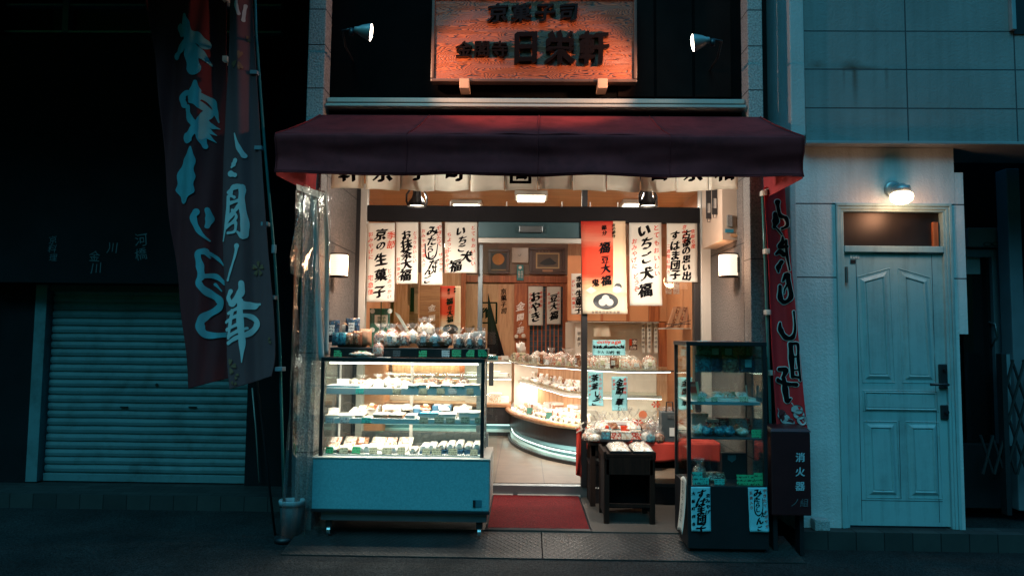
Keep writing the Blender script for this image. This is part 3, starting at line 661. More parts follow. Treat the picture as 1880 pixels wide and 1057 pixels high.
# ================================================================== LEFT NEIGHBOUR
YN = 1.2
LB = thing('closed_shop', 'dark closed shop with a lowered shutter and black fascia', 'shop building', (-4, YN, 0))
zt = P(270, 536, YN).z; xs0, xs1 = P(88, 700, YN).x, P(459, 700, YN).x
q = MB(); q.box(-7, xs0 - .12, YN - .05, YN + .3, 0, 7); q.build('wall', M['blackwall'], LB)
q = MB(); q.box(xs1 + .0, XL0 - .01, YN - .05, YN + .3, 0, 7); q.build('wall', M['blackwall'], LB)
q = MB(); q.box(-4.88, xs1 - .001, YN - .30, YN + .3, zt + .06, P(270, 66, YN - .3).z); q.build('fascia', M['blackwall'], LB)
q = MB(); q.box(-9, XL0 - .05, -1.35, YN + .3, 4.62, 4.9); q.build('shade_overhang', M['blackwall'], LB)  # unseen overhang, lengthened towards the street to shade this shop front
q = MB(); q.box(-9, XL0 - .012, YN + .31, YN + .6, 0, 8); q.build('rear_wall', M['blackwall'], LB)
q = MB(); q.box(-9, -4.9, YN - .2, YN + .3, 0, 8); q.build('wall', M['blackwall'], LB)
sh = MB(); zb = .125; pitch = .0705; n = int((zt - zb) / pitch) + 1
def slat(u, v):
    z = zb + .07 + v * (zt + .04 - zb - .07); t = (z / pitch) % 1
    return Vector((xs0 + u * (xs1 - xs0), YN + (.014 if t < .12 else .004 * math.sin((t - .12) / .88 * math.pi) * -1), z))
vs = []; zs = []
z = zb + .07
while z < zt + .05:
    zs += [(z, .014), (z + .010, .014), (z + .013, 0), (z + .04, -.006), (z + .0685, 0)]; z += pitch
sh.grid(lambda u, v: Vector((xs0 + u * (xs1 - xs0), YN + .02 + zs[int(round(v * (len(zs) - 1)))][1] + .007 * noise.noise(Vector((u * 4, v * 6, 2))) + .004 * noise.noise(Vector((u * 15, v * 20, 7))), zs[int(round(v * (len(zs) - 1)))][0] + .003 * noise.noise(Vector((u * 5, v * 9, 11))))), 40, len(zs) - 1)
sh = sh.build('roller_shutter', M['shutter'], LB, thick=0)
q = MB(); q.box(xs0, xs1, YN + .0, YN + .03, zb, zb + .068, .004); q.build('bottom_bar', M['shutter'], sh)
for px, py in ((227, 747), (353, 747)):
    a = P(px, py, YN); q = MB(); q.box(a.x - .035, a.x + .035, YN + .0, YN + .012, a.z - .006, a.z + .006); q.build('pull_handle', M['black'], sh)
a = P(287, 706, YN); q = MB(); q.lathe([(.001, 0), (.013, 0), (.013, .01), (.001, .01)], (a.x, YN + .014, a.z), 16, rot=Matrix.Rotation(R(90), 3, 'X')); q.build('lock', M['black'], sh)
q = MB(); q.box(xs0 - .118, xs0 - .012, YN - .06, YN + .05, zb, zt + .058, .005); q.build('shutter_frame', M['shutter'], LB)
q = MB(); q.box(xs0 - .01, xs1, YN - .03, YN + .02, zt, zt + .058); q.build('shutter_hood', mat('hood', (.05, .07, .08), .6), LB)
# faint writing on the dark fascia
for t, px, py, c in (('京料理', 97, 440, 16), ('金川', 175, 470, 22), ('川', 205, 455, 24), ('河橋', 259, 440, 26)): q = MB(); put_text(q, t, px, py, c, YN - .30, True, .0, .12); q.build('lettering', D.materials.get('faint_lettering') or mat('faint_lettering', (.10, .15, .17), .4), LB)
# upstairs window band
q = MB(); q.box(-7, XL0 - .02, YN - .04, YN + .0, 3.78, 4.74); 
q.build('upper_window', mat('dark_glazing', (.010, .016, .020), .35, var=.3, vs=1), LB)
for py, th in ((11, .018), (60, .02)):
    z = P(300, py, YN - .08).z; q = MB(); q.box(-5.2, P(519, py, YN - .08).x, YN - .12, YN - .045, z - th, z, .003); q.build('window_rail', mat('rail_paint', (.22, .34, .36), .4, .3), LB)
a = P(124, 30, YN - .1); q = MB(); q.box(a.x - .03, a.x + .03, YN - .13, YN - .046, P(124, 61, YN - .1).z, 4.745, .004); q.build('window_post', mat('post_paint', (.12, .19, .21), .4, .3), LB)
q = MB(); a = P(490, 0, YN - .06); b = P(520, 80, YN - .06)
for k in range(6): q.box(a.x, b.x, YN - .06, YN - .045, b.z + k * .085, b.z + k * .085 + .012)
for k in range(3): x = a.x + (b.x - a.x) * k / 2; q.box(x, x + .012, YN - .064, YN - .05, b.z, b.z + .5)
q.build('lattice', M['blackwall'], LB)
for x, px, lab in ((0, 468, 'thin bare conduit pipe on the dark wall right of the shutter'),):
    q = MB(); q.tube([P(463, 712, 1.1), P(470, 790, 1.1), P(476, 885, 1.1)], .006, 8); solo('conduit_pipe', lab, 'pipe', q, M['alu'], smooth=True)

# ================================================================== BANNERS ON POLES (left)
def flagsheet(left, right, Y, fold, name, m, par, nu=64, nv=110):
    """outline: lists of (px, py) down the two edges; fold(x, z) gives the depth ripple"""
    def edge(L, t):
        n = len(L) - 1; i = min(int(t * n), n - 1); f = t * n - i
        p0, p1, p2, p3 = L[max(i - 1, 0)], L[i], L[i + 1], L[min(i + 2, n)]
        return tuple(.5 * (2 * b + (c - a) * f + (2 * a - 5 * b + 4 * c - d) * f * f + (3 * b - a - 3 * c + d) * f ** 3) for a, b, c, d in zip(p0, p1, p2, p3))
    def fn(u, v):
        a, b = edge(left, v), edge(right, v); p = P(a[0] + (b[0] - a[0]) * u, a[1] + (b[1] - a[1]) * u, Y); p.y += fold(p.x, p.z); return p
    return MB().grid(fn, nu, nv).build(name, m, par, True, thick=.0015)
def on_flag(Y, fold, proud):
    def f(px, py):
        p = P(px, py, Y); p.y += fold(p.x, p.z) - proud; return p
    return f
# -- red banner
YR = -.02; fr = lambda x, z: .035 * math.sin(x * 17 + z * 1.1) + .012 * math.sin(x * 41 - z * 2)
T = thing('banner', 'tall dark red banner with pale blue brush characters before the closed shop', 'banner', P(410, 980, YR), 'banners on poles')
flagsheet([(262, -60), (283, 90), (296, 230), (304, 360), (318, 480), (332, 590), (340, 660), (345, 714)], [(418, -60), (416, 90), (415, 230), (414, 360), (416, 480), (418, 590), (421, 650), (424, 692)], YR, fr, 'cloth', M['darkflag'], T)
zA = lambda u, v: (260 + u / 2.936, v / 2.936)
zB = lambda u, v: (260 + u / 2.782, 340 + v / 2.782)
def strokes(lst, conv, k, f, grow=0, wide=1.0):
    mb = MB()
    for st in lst: stroke(mb, [(*conv(u, v), wd / k * wide) for u, v, wd in st], f, grow)
    return mb
A1 = [[(245, 95, 12), (250, 130, 30), (262, 190, 34), (262, 250, 34)], [(205, 148, 28), (235, 180, 46), (265, 192, 36)], [(262, 190, 30), (300, 208, 46), (344, 244, 42)],
      [(258, 232, 22), (220, 266, 40), (188, 297, 34)], [(262, 235, 34), (278, 290, 56), (292, 375, 60)], [(280, 255, 30), (325, 298, 36), (372, 350, 6)],
      [(303, 455, 18), (300, 490, 46), (296, 530, 56)], [(236, 570, 26), (226, 535, 30), (250, 508, 22), (310, 520, 24), (375, 548, 30), (395, 605, 22), (412, 658, 6)],
      [(270, 552, 16), (320, 570, 28), (366, 612, 30), (330, 650, 26)], [(258, 585, 22), (268, 640, 30), (308, 690, 32), (330, 750, 30), (346, 792, 20)], [(350, 620, 30), (300, 700, 30), (262, 745, 52)],
      [(345, 650, 18), (375, 680, 20), (418, 694, 3)], [(338, 665, 16), (362, 705, 18), (402, 730, 3)], [(332, 690, 16), (358, 735, 20), (400, 768, 3)]]
A2 = [[(355, 275, 5), (352, 292, 20), (344, 320, 32), (341, 350, 34), (339, 366, 14)]]
B1 = [[(290, 140, 26), (276, 172, 26), (300, 232, 22), (352, 286, 6)], [(342, 128, 18), (352, 170, 28), (342, 214, 16)],
      [(335, 340, 24), (300, 352, 28), (310, 410, 32), (318, 465, 26), (306, 500, 26), (340, 545, 28), (392, 585, 30), (392, 625, 28), (330, 672, 30), (312, 718, 30), (340, 764, 28), (440, 762, 20)],
      [(350, 350, 14), (380, 372, 14), (425, 420, 5)], [(312, 470, 18), (370, 464, 22), (420, 500, 16)], [(372, 506, 12), (405, 540, 5)], [(330, 345, 12), (352, 372, 6)]]
f6 = on_flag(YR, fr, .010)
q = MB()
for mbx in (strokes(A1, zA, 2.936, f6, 0, 1.25), strokes(A2, lambda u, v: (u, v), 1, f6, 0, 1.15), strokes(B1, zB, 2.782, f6, 0, 1.2)): q.add(mbx.v, mbx.f)
q = q.build('lettering', M['flagblue'], T)
q = MB(); q.tube([P(414, -70, YR + .06), P(414, 150, YR + .06), P(474, 715, YR + .1), P(506, 990, YR + .12)], .009, 8); q.build('pole', M['grill'], T, True)
for py in (2, 112):
    a = P(418, py, YR + .02); q = MB(); q.box(a.x - .02, a.x + .016, YR - .03, YR + .075, a.z - .02, a.z + .02); q.build('loop', M['cotton'], T)
# -- slate banner
YB = -.16; fb = lambda x, z: .022 * math.sin(x * 23 + 1.0 + z * .8) + .008 * math.sin(x * 50 + z * 3)
T = thing('banner', 'slate grey banner with pale brush characters and orange blossoms on a green pole', 'banner', P(520, 985, YB), 'banners on poles')
flagsheet([(424, -60), (420, 90), (413, 230), (407, 360), (408, 470), (416, 570), (418, 660), (424, 714)], [(458, -60), (467, 90), (476, 230), (485, 360), (494, 470), (504, 570), (507, 650), (500, 690)], YB, fb, 'cloth', M['slateflag'], T)
C1 = [[(522, 5, 10), (520, 40, 16), (532, 85, 14)], [(562, 35, 14), (556, 70, 12), (552, 115, 14)], [(508, 725, 5), (528, 795, 20), (556, 842, 22)], [(512, 870, 20), (502, 890, 22), (490, 905, 8)], [(486, 940, 26), (512, 948, 18)], [(484, 1045, 20), (500, 1012, 20), (550, 1010, 20)]]
C2 = [[(448, 40, 14), (482, 14, 22), (518, 20, 26), (516, 90, 26), (530, 190, 30), (525, 258, 32), (495, 240, 8)], [(448, 60, 14), (442, 160, 18), (416, 285, 6)], [(460, 55, 14), (480, 65, 14)], [(452, 95, 16), (500, 82, 14)],
      [(505, 108, 18), (468, 150, 20), (440, 190, 14)], [(468, 130, 12), (490, 168, 14), (436, 220, 12)], [(448, 205, 12), (485, 192, 16), (482, 236, 12), (446, 246, 12)],
      [(492, 312, 22), (486, 350, 12), (462, 430, 9), (446, 486, 10)],
      [(462, 542, 18), (450, 575, 18), (464, 605, 22)], [(515, 500, 22), (512, 548, 32), (470, 606, 26)], [(495, 590, 20), (545, 610, 24), (604, 608, 10)], [(450, 655, 12), (500, 628, 16), (570, 622, 20), (595, 612, 8)],
      [(510, 590, 24), (508, 680, 30), (518, 800, 28), (516, 902, 4)], [(436, 700, 12), (490, 668, 16), (550, 668, 20), (586, 706, 28), (550, 756, 24), (490, 778, 18), (450, 805, 16)], [(440, 738, 14), (490, 712, 14)], [(452, 770, 16), (500, 742, 16), (540, 730, 12)], [(470, 640, 14), (460, 700, 14), (450, 780, 12)]]
f6 = on_flag(YB, fb, .008); q = MB()
for mbx in (strokes(C1, zA, 2.936, f6, 0, 1.2), strokes(C2, zB, 2.782, f6, 0, 1.15)): q.add(mbx.v, mbx.f)
q.build('lettering', M['flagwhite'], T)
def blossom(mb, cx, cy, r, f, which=(0, 1, 2, 3, 4), rot=0):
    for k in which:
        a = rot + k * 2 * math.pi / 5 - math.pi / 2
        def pt(rr, da): return (cx + r * rr * math.cos(a + da) * .85, cy + r * rr * math.sin(a + da))
        pts = [pt(.12, 0), pt(.5, -.42), pt(.85, -.36), pt(1.0, -.16), pt(.84, 0), pt(1.0, .16), pt(.85, .36), pt(.5, .42)]
        mb.add([f(*p) for p in pts], [(0, 1, 2, 3, 4), (0, 4, 5, 6, 7)])
for bl in ((473, 493, 15, (0, 1, 2, 3, 4), 0), (440, 113, 18, (0, 2, 3), .3), (452, 74, 9, (0, 1), .4), (493, 626, 9, (0, 1), .6), (424, 672, 15, (0, 1, 2), .2), (433, 688, 9, (1, 2), .2), (431, 707, 9, (0, 4), .9)):
    q = MB(); blossom(q, bl[0], bl[1], bl[2], f6, bl[3], bl[4]); q.build('blossom_print', M['petal'], T)
q = MB(); q.tube([P(466, -70, YB + .05), P(470, 60, YB + .05), P(486, 270, YB + .05), P(505, 480, YB + .06), P(514, 640, YB + .08), P(523, 985, YB + .1)], .011, 8); q.build('pole', M['pole'], T, True)
for px, py in ((470, 135), (478, 273), (490, 412), (502, 546), (516, 677)):
    a = P(px, py, YB + .03); q = MB(); q.box(a.x - .035, a.x + .02, YB + .0, YB + .075, a.z - .015, a.z + .015, .004); q.build('loop', mat('loop_cloth', (.22, .26, .28), .7), T)
a = P(503, 457, YB + .055); q = MB(); q.tube([a - Vector((0, 0, .03)), a + Vector((0, 0, .03))], .018, 10); q.build('pole_joint', M['plastic'], T)
q = MB(); a = P(523, 985, YB + .1); q.lathe([(.075, 0), (.075, .025), (.05, .04), (.02, .045), (.016, .09)], (a.x, a.y, 0.0), 20); q.build('base_weight', M['black'], T, True)
# ================================================================== CLEAR VINYL CURTAIN
T = thing('vinyl_curtain', 'clear plastic rain curtain bunched beside the left pilaster', 'plastic curtain', (-1.45, -.35, .1))
def vin(u, v):
    px = 515 + (1 - v) * 28 + u * (62 + 18 * v) ; yt = 337 + u * 16; py = yt + v * (985 - yt)
    p = P(px, py, -.50 + .47 * u); p.y += .05 * math.sin(u * 15 + v * 2.2) + .02 * math.sin(u * 37 - v * 5) ; p.x += .015 * math.sin(u * 21 + v * 3); return p
MB().grid(vin, 60, 50).build('sheet', M['vinyl'], T, True)
def vin2(u, v):
    px = 546 - 12 * v + u * (48 - 22 * v); py = 352 + u * 10 + v * 150; p = P(px, py, -.42 + .3 * u); p.y += .04 * math.sin(u * 11 + v * 6); return p
MB().grid(vin2, 24, 24).build('sheet_fold', M['vinyl'], T, True)
def strip(pts, wd, Y, name='edge_tape'):
    def fn(u, v):
        n = len(pts) - 1; i = min(int(v * n), n - 1); f = v * n - i; a, b = pts[i], pts[i + 1]
        p = P(a[0] + (b[0] - a[0]) * f + (u - .5) * wd, a[1] + (b[1] - a[1]) * f, Y); p.y += .012 * math.sin(v * 7 + u); return p
    MB().grid(fn, 2, 24).build(name, mat('vinyl_tape', (.52, .62, .60), .5, var=.05), T, True, thick=.002)
strip([(574, 352), (581, 460), (585, 560), (590, 662)], 10, -.10)
strip([(595, 350), (599, 430), (601, 530), (600, 600), (598, 650)], 8, -.05)
q = MB(); a, b = [P(544, 338, -.5), P(545, 348, -.5)], [P(596, 354, -.06), P(590, 366, -.06)]
q.add([a[0], b[0], b[1], a[1]], [(0, 1, 2, 3)]); q.build('top_hem', mat('hem', (.50, .56, .54), .5), T, thick=.002)
q = MB(); q.tube([P(589, 358, -.07), P(590, 385, -.07), P(588, 400, -.07)], .003, 6); q.build('tie_cord', M['cotton'], T)
q = MB(); q.lathe([(.008, -.002), (.014, -.002), (.014, .002), (.008, .002), (.008, -.002)], P(592, 358, -.08), 14, rot=Matrix.Rotation(R(90), 3, 'X'), caps=False); q.build('eyelet', M['steel'], T)
# ---- grey bin
a = PZ(535, 985, .0); T = thing('waste_bin', 'oval pale plastic bin with rolled rim left of the display case', 'bin', (a.x, -.05, 0))
bz = P(532, 918, -.05).z; cx = P(536, 930, -.05).x
prof = [(.085, .005), (.088, .0), (.105, bz - .02)]
MB().lathe([(.001, .004), (.066, .004)] + [(.084, bz - .02)], (cx, -.05, 0), 32, 1, .75, caps=False).build('bin_body', mat('bin_side', (.025, .05, .055), .6), T, True, thick=.004)
MB().lathe([(.079, bz - .035), (.092, bz - .035), (.096, bz), (.092, bz + .006), (.083, bz + .004), (.079, bz - .035)], (cx, -.05, 0), 32, 1, .75, caps=False).build('rim', M['plastic'], T, True)

# ================================================================== RIGHT NEIGHBOUR
def stucco(name, c, joints_z, joints_x, stain=None, zmax=None):
    m, nt, b = nmat(name); v = coords(nt)
    h = noise_tex(nt, v, 55, 4, .6); h2 = noise_tex(nt, v, 140, 2)
    sx = nt.nodes.new('ShaderNodeSeparateXYZ'); nt.links.new(v, sx.inputs[0])
    big = noise_tex(nt, v, 1.6, 5, .6); col = ramp(nt, big, [(.3, sc(c, .82)), (.7, sc(c, 1.1))])
    mp = nt.nodes.new('ShaderNodeMapping'); mp.inputs['Scale'].default_value = (14, 14, .8); nt.links.new(v, mp.inputs[0])
    dr = noise_tex(nt, mp.outputs[0], 1, 3)
    mx = nt.nodes.new('ShaderNodeMix'); mx.data_type = 'RGBA'; mx.blend_type = 'MULTIPLY'; mx.inputs[0].default_value = 1
    nt.links.new(col, mx.inputs[6]); nt.links.new(ramp(nt, dr, [(.35, (.89, .88, .87)), (.6, (1, 1, 1))]), mx.inputs[7]); col = mx.outputs[2]
    if stain:
        for (x, z, rx, rup, rdn, k) in stain:
            dx = math_n(nt, 'DIVIDE', math_n(nt, 'SUBTRACT', sx.outputs[0], x), rx); dzz = math_n(nt, 'SUBTRACT', sx.outputs[2], z)
            du = math_n(nt, 'DIVIDE', math_n(nt, 'MAXIMUM', dzz, 0), rup); dd = math_n(nt, 'DIVIDE', math_n(nt, 'MINIMUM', dzz, 0), rdn)
            r2 = math_n(nt, 'ADD', math_n(nt, 'MULTIPLY', dx, dx), math_n(nt, 'ADD', math_n(nt, 'MULTIPLY', du, du), math_n(nt, 'MULTIPLY', dd, dd)))
            f = math_n(nt, 'MULTIPLY', math_n(nt, 'MAXIMUM', math_n(nt, 'SUBTRACT', 1, math_n(nt, 'SQRT', r2)), 0), k)
            f = math_n(nt, 'MULTIPLY', f, math_n(nt, 'ADD', dr, .35))
            m2 = nt.nodes.new('ShaderNodeMix'); m2.data_type = 'RGBA'; nt.links.new(f, m2.inputs[0]); nt.links.new(col, m2.inputs[6]); m2.inputs[7].default_value = (.10, .045, .025, 1); col = m2.outputs[2]
    j = None
    for ax, lst in ((2, joints_z), (0, joints_x)):
        for z in lst:
            d = math_n(nt, 'LESS_THAN', math_n(nt, 'ABSOLUTE', math_n(nt, 'SUBTRACT', sx.outputs[ax], z)), .005)
            j = d if j is None else math_n(nt, 'MAXIMUM', j, d)
    if j is not None:
        m3 = nt.nodes.new('ShaderNodeMix'); m3.data_type = 'RGBA'; nt.links.new(j, m3.inputs[0]); nt.links.new(col, m3.inputs[6]); m3.inputs[7].default_value = (.05, .055, .06, 1); col = m3.outputs[2]
    nt.links.new(col, b.inputs['Base Color']); b.inputs['Roughness'].default_value = .85
    hh = math_n(nt, 'ADD', h, math_n(nt, 'MULTIPLY', h2, .35))
    if j is not None: hh = math_n(nt, 'SUBTRACT', hh, math_n(nt, 'MULTIPLY', j, .8))
    bump(nt, b, hh, .42, .012); return m
RB = thing('stucco_building', 'pale stucco house with a panelled door right of the shop', 'building', (2.8, 0, 0))
o = RB['_w']
zl = P(1600, 264, 0).z
jz = [P(1660, y, 0).z for y in (59, 129, 200)]; jx = [P(1663, 130, 0).x, P(1862, 130, 0).x]
def sp_(px, py, *r): p = P(px, py, 0); return (p.x, p.z, *r)
st = [sp_(1562, 127, .11, .085, .03, 1.0), sp_(1568, 127, .028, .02, .32, 1.1), sp_(1590, 127, .15, .03, .02, .7), sp_(1500, 123, .08, .07, .02, .6), sp_(1626, 127, .02, .01, .22, .6), sp_(1548, 127, .015, .01, .2, .5)]
q = MB(); q.box(2.10, 7, -.01, .5, zl + .012, 7); q.build('upper_wall', stucco('stucco_upper_dimmed', (.25, .26, .26), [z for z in jz], [x - 2.8 for x in jx], [(a - 2.8, b, c, d, e, f) for a, b, c, d, e, f in st]), RB)  # base colour darkened to stand in for weaker light on the upper wall
q = MB(); q.box(1.985, 2.093, -.03, .5, zl + .05, 7, .01); q.build('corner_trim', stucco('stucco_trim', (.46, .48, .48), [], []), RB)
q = MB(); q.box(2.09, 7, -.045, .5, zl - .012, zl + .010, .004); q.build('drip_ledge', mat('ledge_metal', (.30, .34, .35), .45, .3), RB)
xd0, xd1 = P(1540, 700, .06).x, P(1756, 700, .06).x; zd = P(1650, 374, .06).z
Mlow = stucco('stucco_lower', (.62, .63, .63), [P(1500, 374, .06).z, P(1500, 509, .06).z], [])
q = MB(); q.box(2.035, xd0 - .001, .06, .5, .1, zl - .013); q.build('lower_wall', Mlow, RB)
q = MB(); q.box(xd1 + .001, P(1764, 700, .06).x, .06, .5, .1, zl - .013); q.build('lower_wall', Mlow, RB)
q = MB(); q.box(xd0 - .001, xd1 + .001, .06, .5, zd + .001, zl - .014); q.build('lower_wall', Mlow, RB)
q = MB(); q.box(1.99, 2.034, .03, .5, .1, zl - .013, .008); q.build('corner_trim', stucco('stucco_trim_low', (.40, .42, .42), [], []), RB)
q = MB(); a = P(1770, 450, .06); q.box(P(1764.5, 700, .06).x, P(1774, 500, .06).x, .061, .3, P(1770, 613, .06).z, zl - .2); q.build('corner_trim', Mlow, RB)
# window edge at the top right
a = P(1853, 30, -.02); q = MB(); q.box(a.x, a.x + .03, -.05, -.011, P(1853, 57, -.02).z, 5, .003); q.build('window_frame', mat('win_frame', (.25, .34, .36), .4, .3), RB)
q = MB(); q.box(a.x + .031, 7, -.02, -.011, P(1853, 63, -.02).z, 5); q.build('dark_window', M['black'], RB)
# ---- door
Fm = M['teal']
DR = MB(); zdb = .135; zdt = P(1650, 465, .06).z; XA, XB = P(1553, 700, .06).x, P(1744, 700, .06).x
DR.box(XA, XB, .085, .12, zdb, zdt); DR = DR.build('door', Fm, RB)
k = MPP(.07)
def dz_(py): return P(1650, py, .07).z
def dx_(px): return P(px, 700, .07).x
# frame: stepped profile
for i, (e, y0) in enumerate(((0, .045), (.022, .052), (.040, .060))):
    w_ = .021
    for x0, x1 in ((xd0 + e, xd0 + e + w_), (xd1 - e - w_, xd1 - e)):
        q = MB(); q.box(x0, x1, y0, .13, .121, zd - e - (.0215 if i < 9 else 0), .004); q.build('door_frame', Fm, RB)
    q = MB(); q.box(xd0 + e, xd1 - e, y0, .13, zd - e - w_, zd - e, .004); q.build('door_frame', Fm, RB)
tz0, tz1 = dz_(456), dz_(386)
q = MB(); q.box(xd0 + .063, xd1 - .063, .11, .118, tz0, zd - .061); fl = q.build('fanlight', mat('dark_glass', (.012, .010, .010), .4, var=.5, vs=4), RB)
q = MB(); q.box(xd0 + .063, xd1 - .063, .056, .13, dz_(463.5), dz_(452), .005); q.build('transom_bar', Fm, RB)
a = P(1716, 430, .1); q = MB(); q.box(a.x - .02, a.x + .02, .085, .109, tz0, a.z + .09, .003); q.build('fanlight_stay', M['wood'], fl)
a = P(1739, 400, .08); q = MB(); q.box(a.x - .012, a.x + .02, .07, .109, a.z - .03, a.z + .03, .003); q.build('fanlight_catch', M['alu'], fl)
def panel(pts_px, dep=.014, inset=(10, 20)):
    """raised and fielded panel from a polygon in pixels on the door"""
    P3 = [Vector((dx_(x), 0, dz_(y))) for x, y in pts_px]; n = len(P3); c = sum(P3, Vector()) / n
    def off(d):
        out = []
        for i in range(n):
            a, b, e = P3[i - 1], P3[i], P3[(i + 1) % n]; d1 = (b - a).normalized(); d2 = (e - b).normalized()
            n1 = Vector((-d1.z, 0, d1.x)); n2 = Vector((-d2.z, 0, d2.x))
            if n1.dot(c - b) < 0: n1 = -n1
            if n2.dot(c - b) < 0: n2 = -n2
            m_ = (n1 + n2).normalized(); out.append(b + m_ * (d / max(.3, m_.dot(n1))))
        return out
    rings = [(off(0), .0845), (off(.004), .0845 - .004), (off(.010), .0845 + .008 - .0), (off(inset[0] * k), .0845 - .012), (off(inset[0] * k + .004), .0845 - .012), (off(inset[1] * k), .0845 - .002), (off(inset[1] * k + .004), .0845 - .008)]
    mb = MB(); vs = [Vector((p.x, y, p.z)) for r, y in rings for p in r]
    fs = [(j * n + i, j * n + (i + 1) % n, (j + 1) * n + (i + 1) % n, (j + 1) * n + i) for j in range(len(rings) - 1) for i in range(n)] + [tuple((len(rings) - 1) * n + i for i in range(n))]
    mb.add(vs, fs); mb.build('door_panel', Fm, DR)
# a proud skin of stiles and rails round the panels
panel([(1579, 508), (1641, 491), (1645, 703), (1584, 703)], inset=(12, 15)); panel([(1655, 491), (1716, 508), (1722, 703), (1658, 703)], inset=(12, 15))
panel([(1584, 716), (1722, 716), (1724, 756), (1585, 756)], inset=(4, 7)); panel([(1585, 773), (1647, 773), (1649, 915), (1587, 915)], inset=(11, 14)); panel([(1662, 773), (1724, 773), (1726, 915), (1664, 915)], inset=(11, 14))
q = MB()
for x0, y0, x1, y1 in ((1578, 466, 1578.8, 958), (1719, 466, 1719.8, 958), (1579, 919, 1726, 919.8), (1650, 772, 1650.8, 916)):
    q.box(dx_(x0), dx_(x1) , .083, .0855, dz_(y1), dz_(y0))
q.build('groove', mat('groove', (.05, .07, .08), .8), DR)
for py in (504, 924):
    q = MB(); a = P(1555, py, .06); q.tube([(a.x, .068, a.z - .06), (a.x, .068, a.z + .06)], .011, 10); q.build('hinge', M['alud'], DR)
a = P(1733, 690, .07); q = MB(); q.box(a.x - .035, a.x + .035, .066, .084, P(1733, 713, .07).z, P(1733, 668, .07).z, .008); hb = q.build('handle_plate', M['grill'], DR)
q = MB(); q.tube([(a.x, .066, a.z - .06), (a.x, .02, a.z - .06), (a.x - .02, .015, a.z - .06), (a.x - .13, .02, a.z - .06)], .010, 8); q.build('lever', M['grill'], DR, True)
q = MB(); q.lathe([(.012, 0), (.012, .012)], (a.x, .058, a.z + .05), 14, rot=Matrix.Rotation(R(90), 3, 'X')); q.build('keyhole', M['black'], DR)
a = P(1736, 756, .07); q = MB(); q.box(a.x - .033, a.x + .033, .066, .084, P(1733, 769, .07).z, P(1733, 743, .07).z, .008); q.build('lock_plate', M['grill'], DR)
q = MB(); q.lathe([(.014, 0), (.014, .012)], (a.x, .057, a.z), 14, rot=Matrix.Rotation(R(90), 3, 'X')); q.build('keyhole', M['black'], DR)
a = P(1568, 471, .08); q = MB(); q.box(a.x - .028, a.x + .04, .0815, .084, a.z - .014, a.z + .02); q.build('notice_sticker', M['cwhite'], DR)
a = P(1566, 480, .08); q = MB(); q.box(a.x - .018, a.x + .02, .0815, .084, a.z - .016, a.z + .014); q.build('dark_sticker', M['black'], DR)
# ---- lamp over the door
a = P(1640, 350, .05); T = thing('porch_lamp', 'lit round porch lamp above the panelled door', 'lamp', (a.x, .05, a.z - .02))
RX = Matrix.Rotation(R(90), 3, 'X')
q = MB(); q.lathe([(.001, 0), (.062, 0), (.066, .006), (.062, .016), (.046, .022), (.001, .024)], (a.x, .06, a.z + .01), 28, rot=RX); q.build('wall_rose', mat('lamp_metal', (.34, .36, .36), .35, .5), T, True)
b = P(1655, 356, -.06)
q = MB(); q.tube([(a.x + .01, .04, a.z + .01), (a.x + .03, -.02, a.z + .015), (b.x, -.06, b.z + .03)], [.026, .028, .03], 14); q.lathe([(.001, .058), (.058, .055), (.062, .03), (.06, .012)], (b.x, -.06, b.z), 28); q.build('fitting', D.materials['lamp_metal'], T, True)
q = MB(); q.lathe([(.058, .012), (.074, .0), (.080, -.022), (.072, -.05), (.045, -.072), (.001, -.080)], (b.x, -.06, b.z), 28, caps=False); q.build('globe', M['lampglass'], T, True)
L = D.lights.new('porch_light', 'POINT'); L.energy = 6.0; L.color = (1, .46, .24); L.shadow_soft_size = .07
lo = D.objects.new('porch_light', L); COL.objects.link(lo); lo.location = Vector((b.x, -.15, b.z - .11)) - Vector(T['_w']); lo.parent = T
q = MB(); q.box(1.785, 2.2, .45, .6, 0, 7); q.build('gap_wall', M['blackwall'], RB)
# ---- dark passage at the far right: recessed door, roller box, folding gate
PB = thing('recessed_entrance', 'dark recessed entrance with a glazed door beyond the panelled door', 'entrance', (3.9, 1.0, 0))
YP = .95; xq = P(1764, 700, .06).x
q = MB(); q.box(xq - .05, 9, YP + .1, YP + .2, 0, zl + .5); q.build('wall', M['blackwall'], PB)
q = MB(); q.box(P(1769, 420, YP).x, P(1840, 420, YP).x, YP - .06, YP + .05, P(1800, 455, YP).z, P(1800, 420, YP).z, .006); q.build('roller_box', mat('box_paint', (.20, .16, .16), .6), PB)
for px in (1804, 1820):
    q = MB(); a = P(px, 450, YP); q.lathe([(.03, 0), (.038, .0), (.038, .006), (.03, .006), (.03, 0)], (a.x, YP - .062, a.z), 20, 1, .5, RX, caps=False); q.build('oval_slot', M['grill'], PB)
fr_ = mat('frame_paint', (.13, .15, .17), .5)
gx0, gx1, gz1 = P(1771, 600, YP).x, P(1840, 600, YP).x, P(1800, 458, YP).z
for x0, x1, z0, z1 in ((gx1 - .08, gx1, .12, gz1), (gx0, gx1 - .081, gz1 - .07, gz1)):
    q = MB(); q.box(x0, x1, YP - .02, YP + .06, z0, z1, .005); q.build('door_frame', fr_, PB)
q = MB(); q.box(gx0, gx1 - .08, YP + .02, YP + .03, .12, gz1 - .07); dd = q.build('glazed_door', mat('black_glass', (.008, .008, .009), .1, var=0), PB)
q = MB(); a = P(1783, 487, YP); q.box(a.x - .06, a.x + .085, YP + .012, YP + .019, a.z - .075, a.z + .075); q.build('notice', mat('dull_notice', (.30, .30, .30), .7), dd)
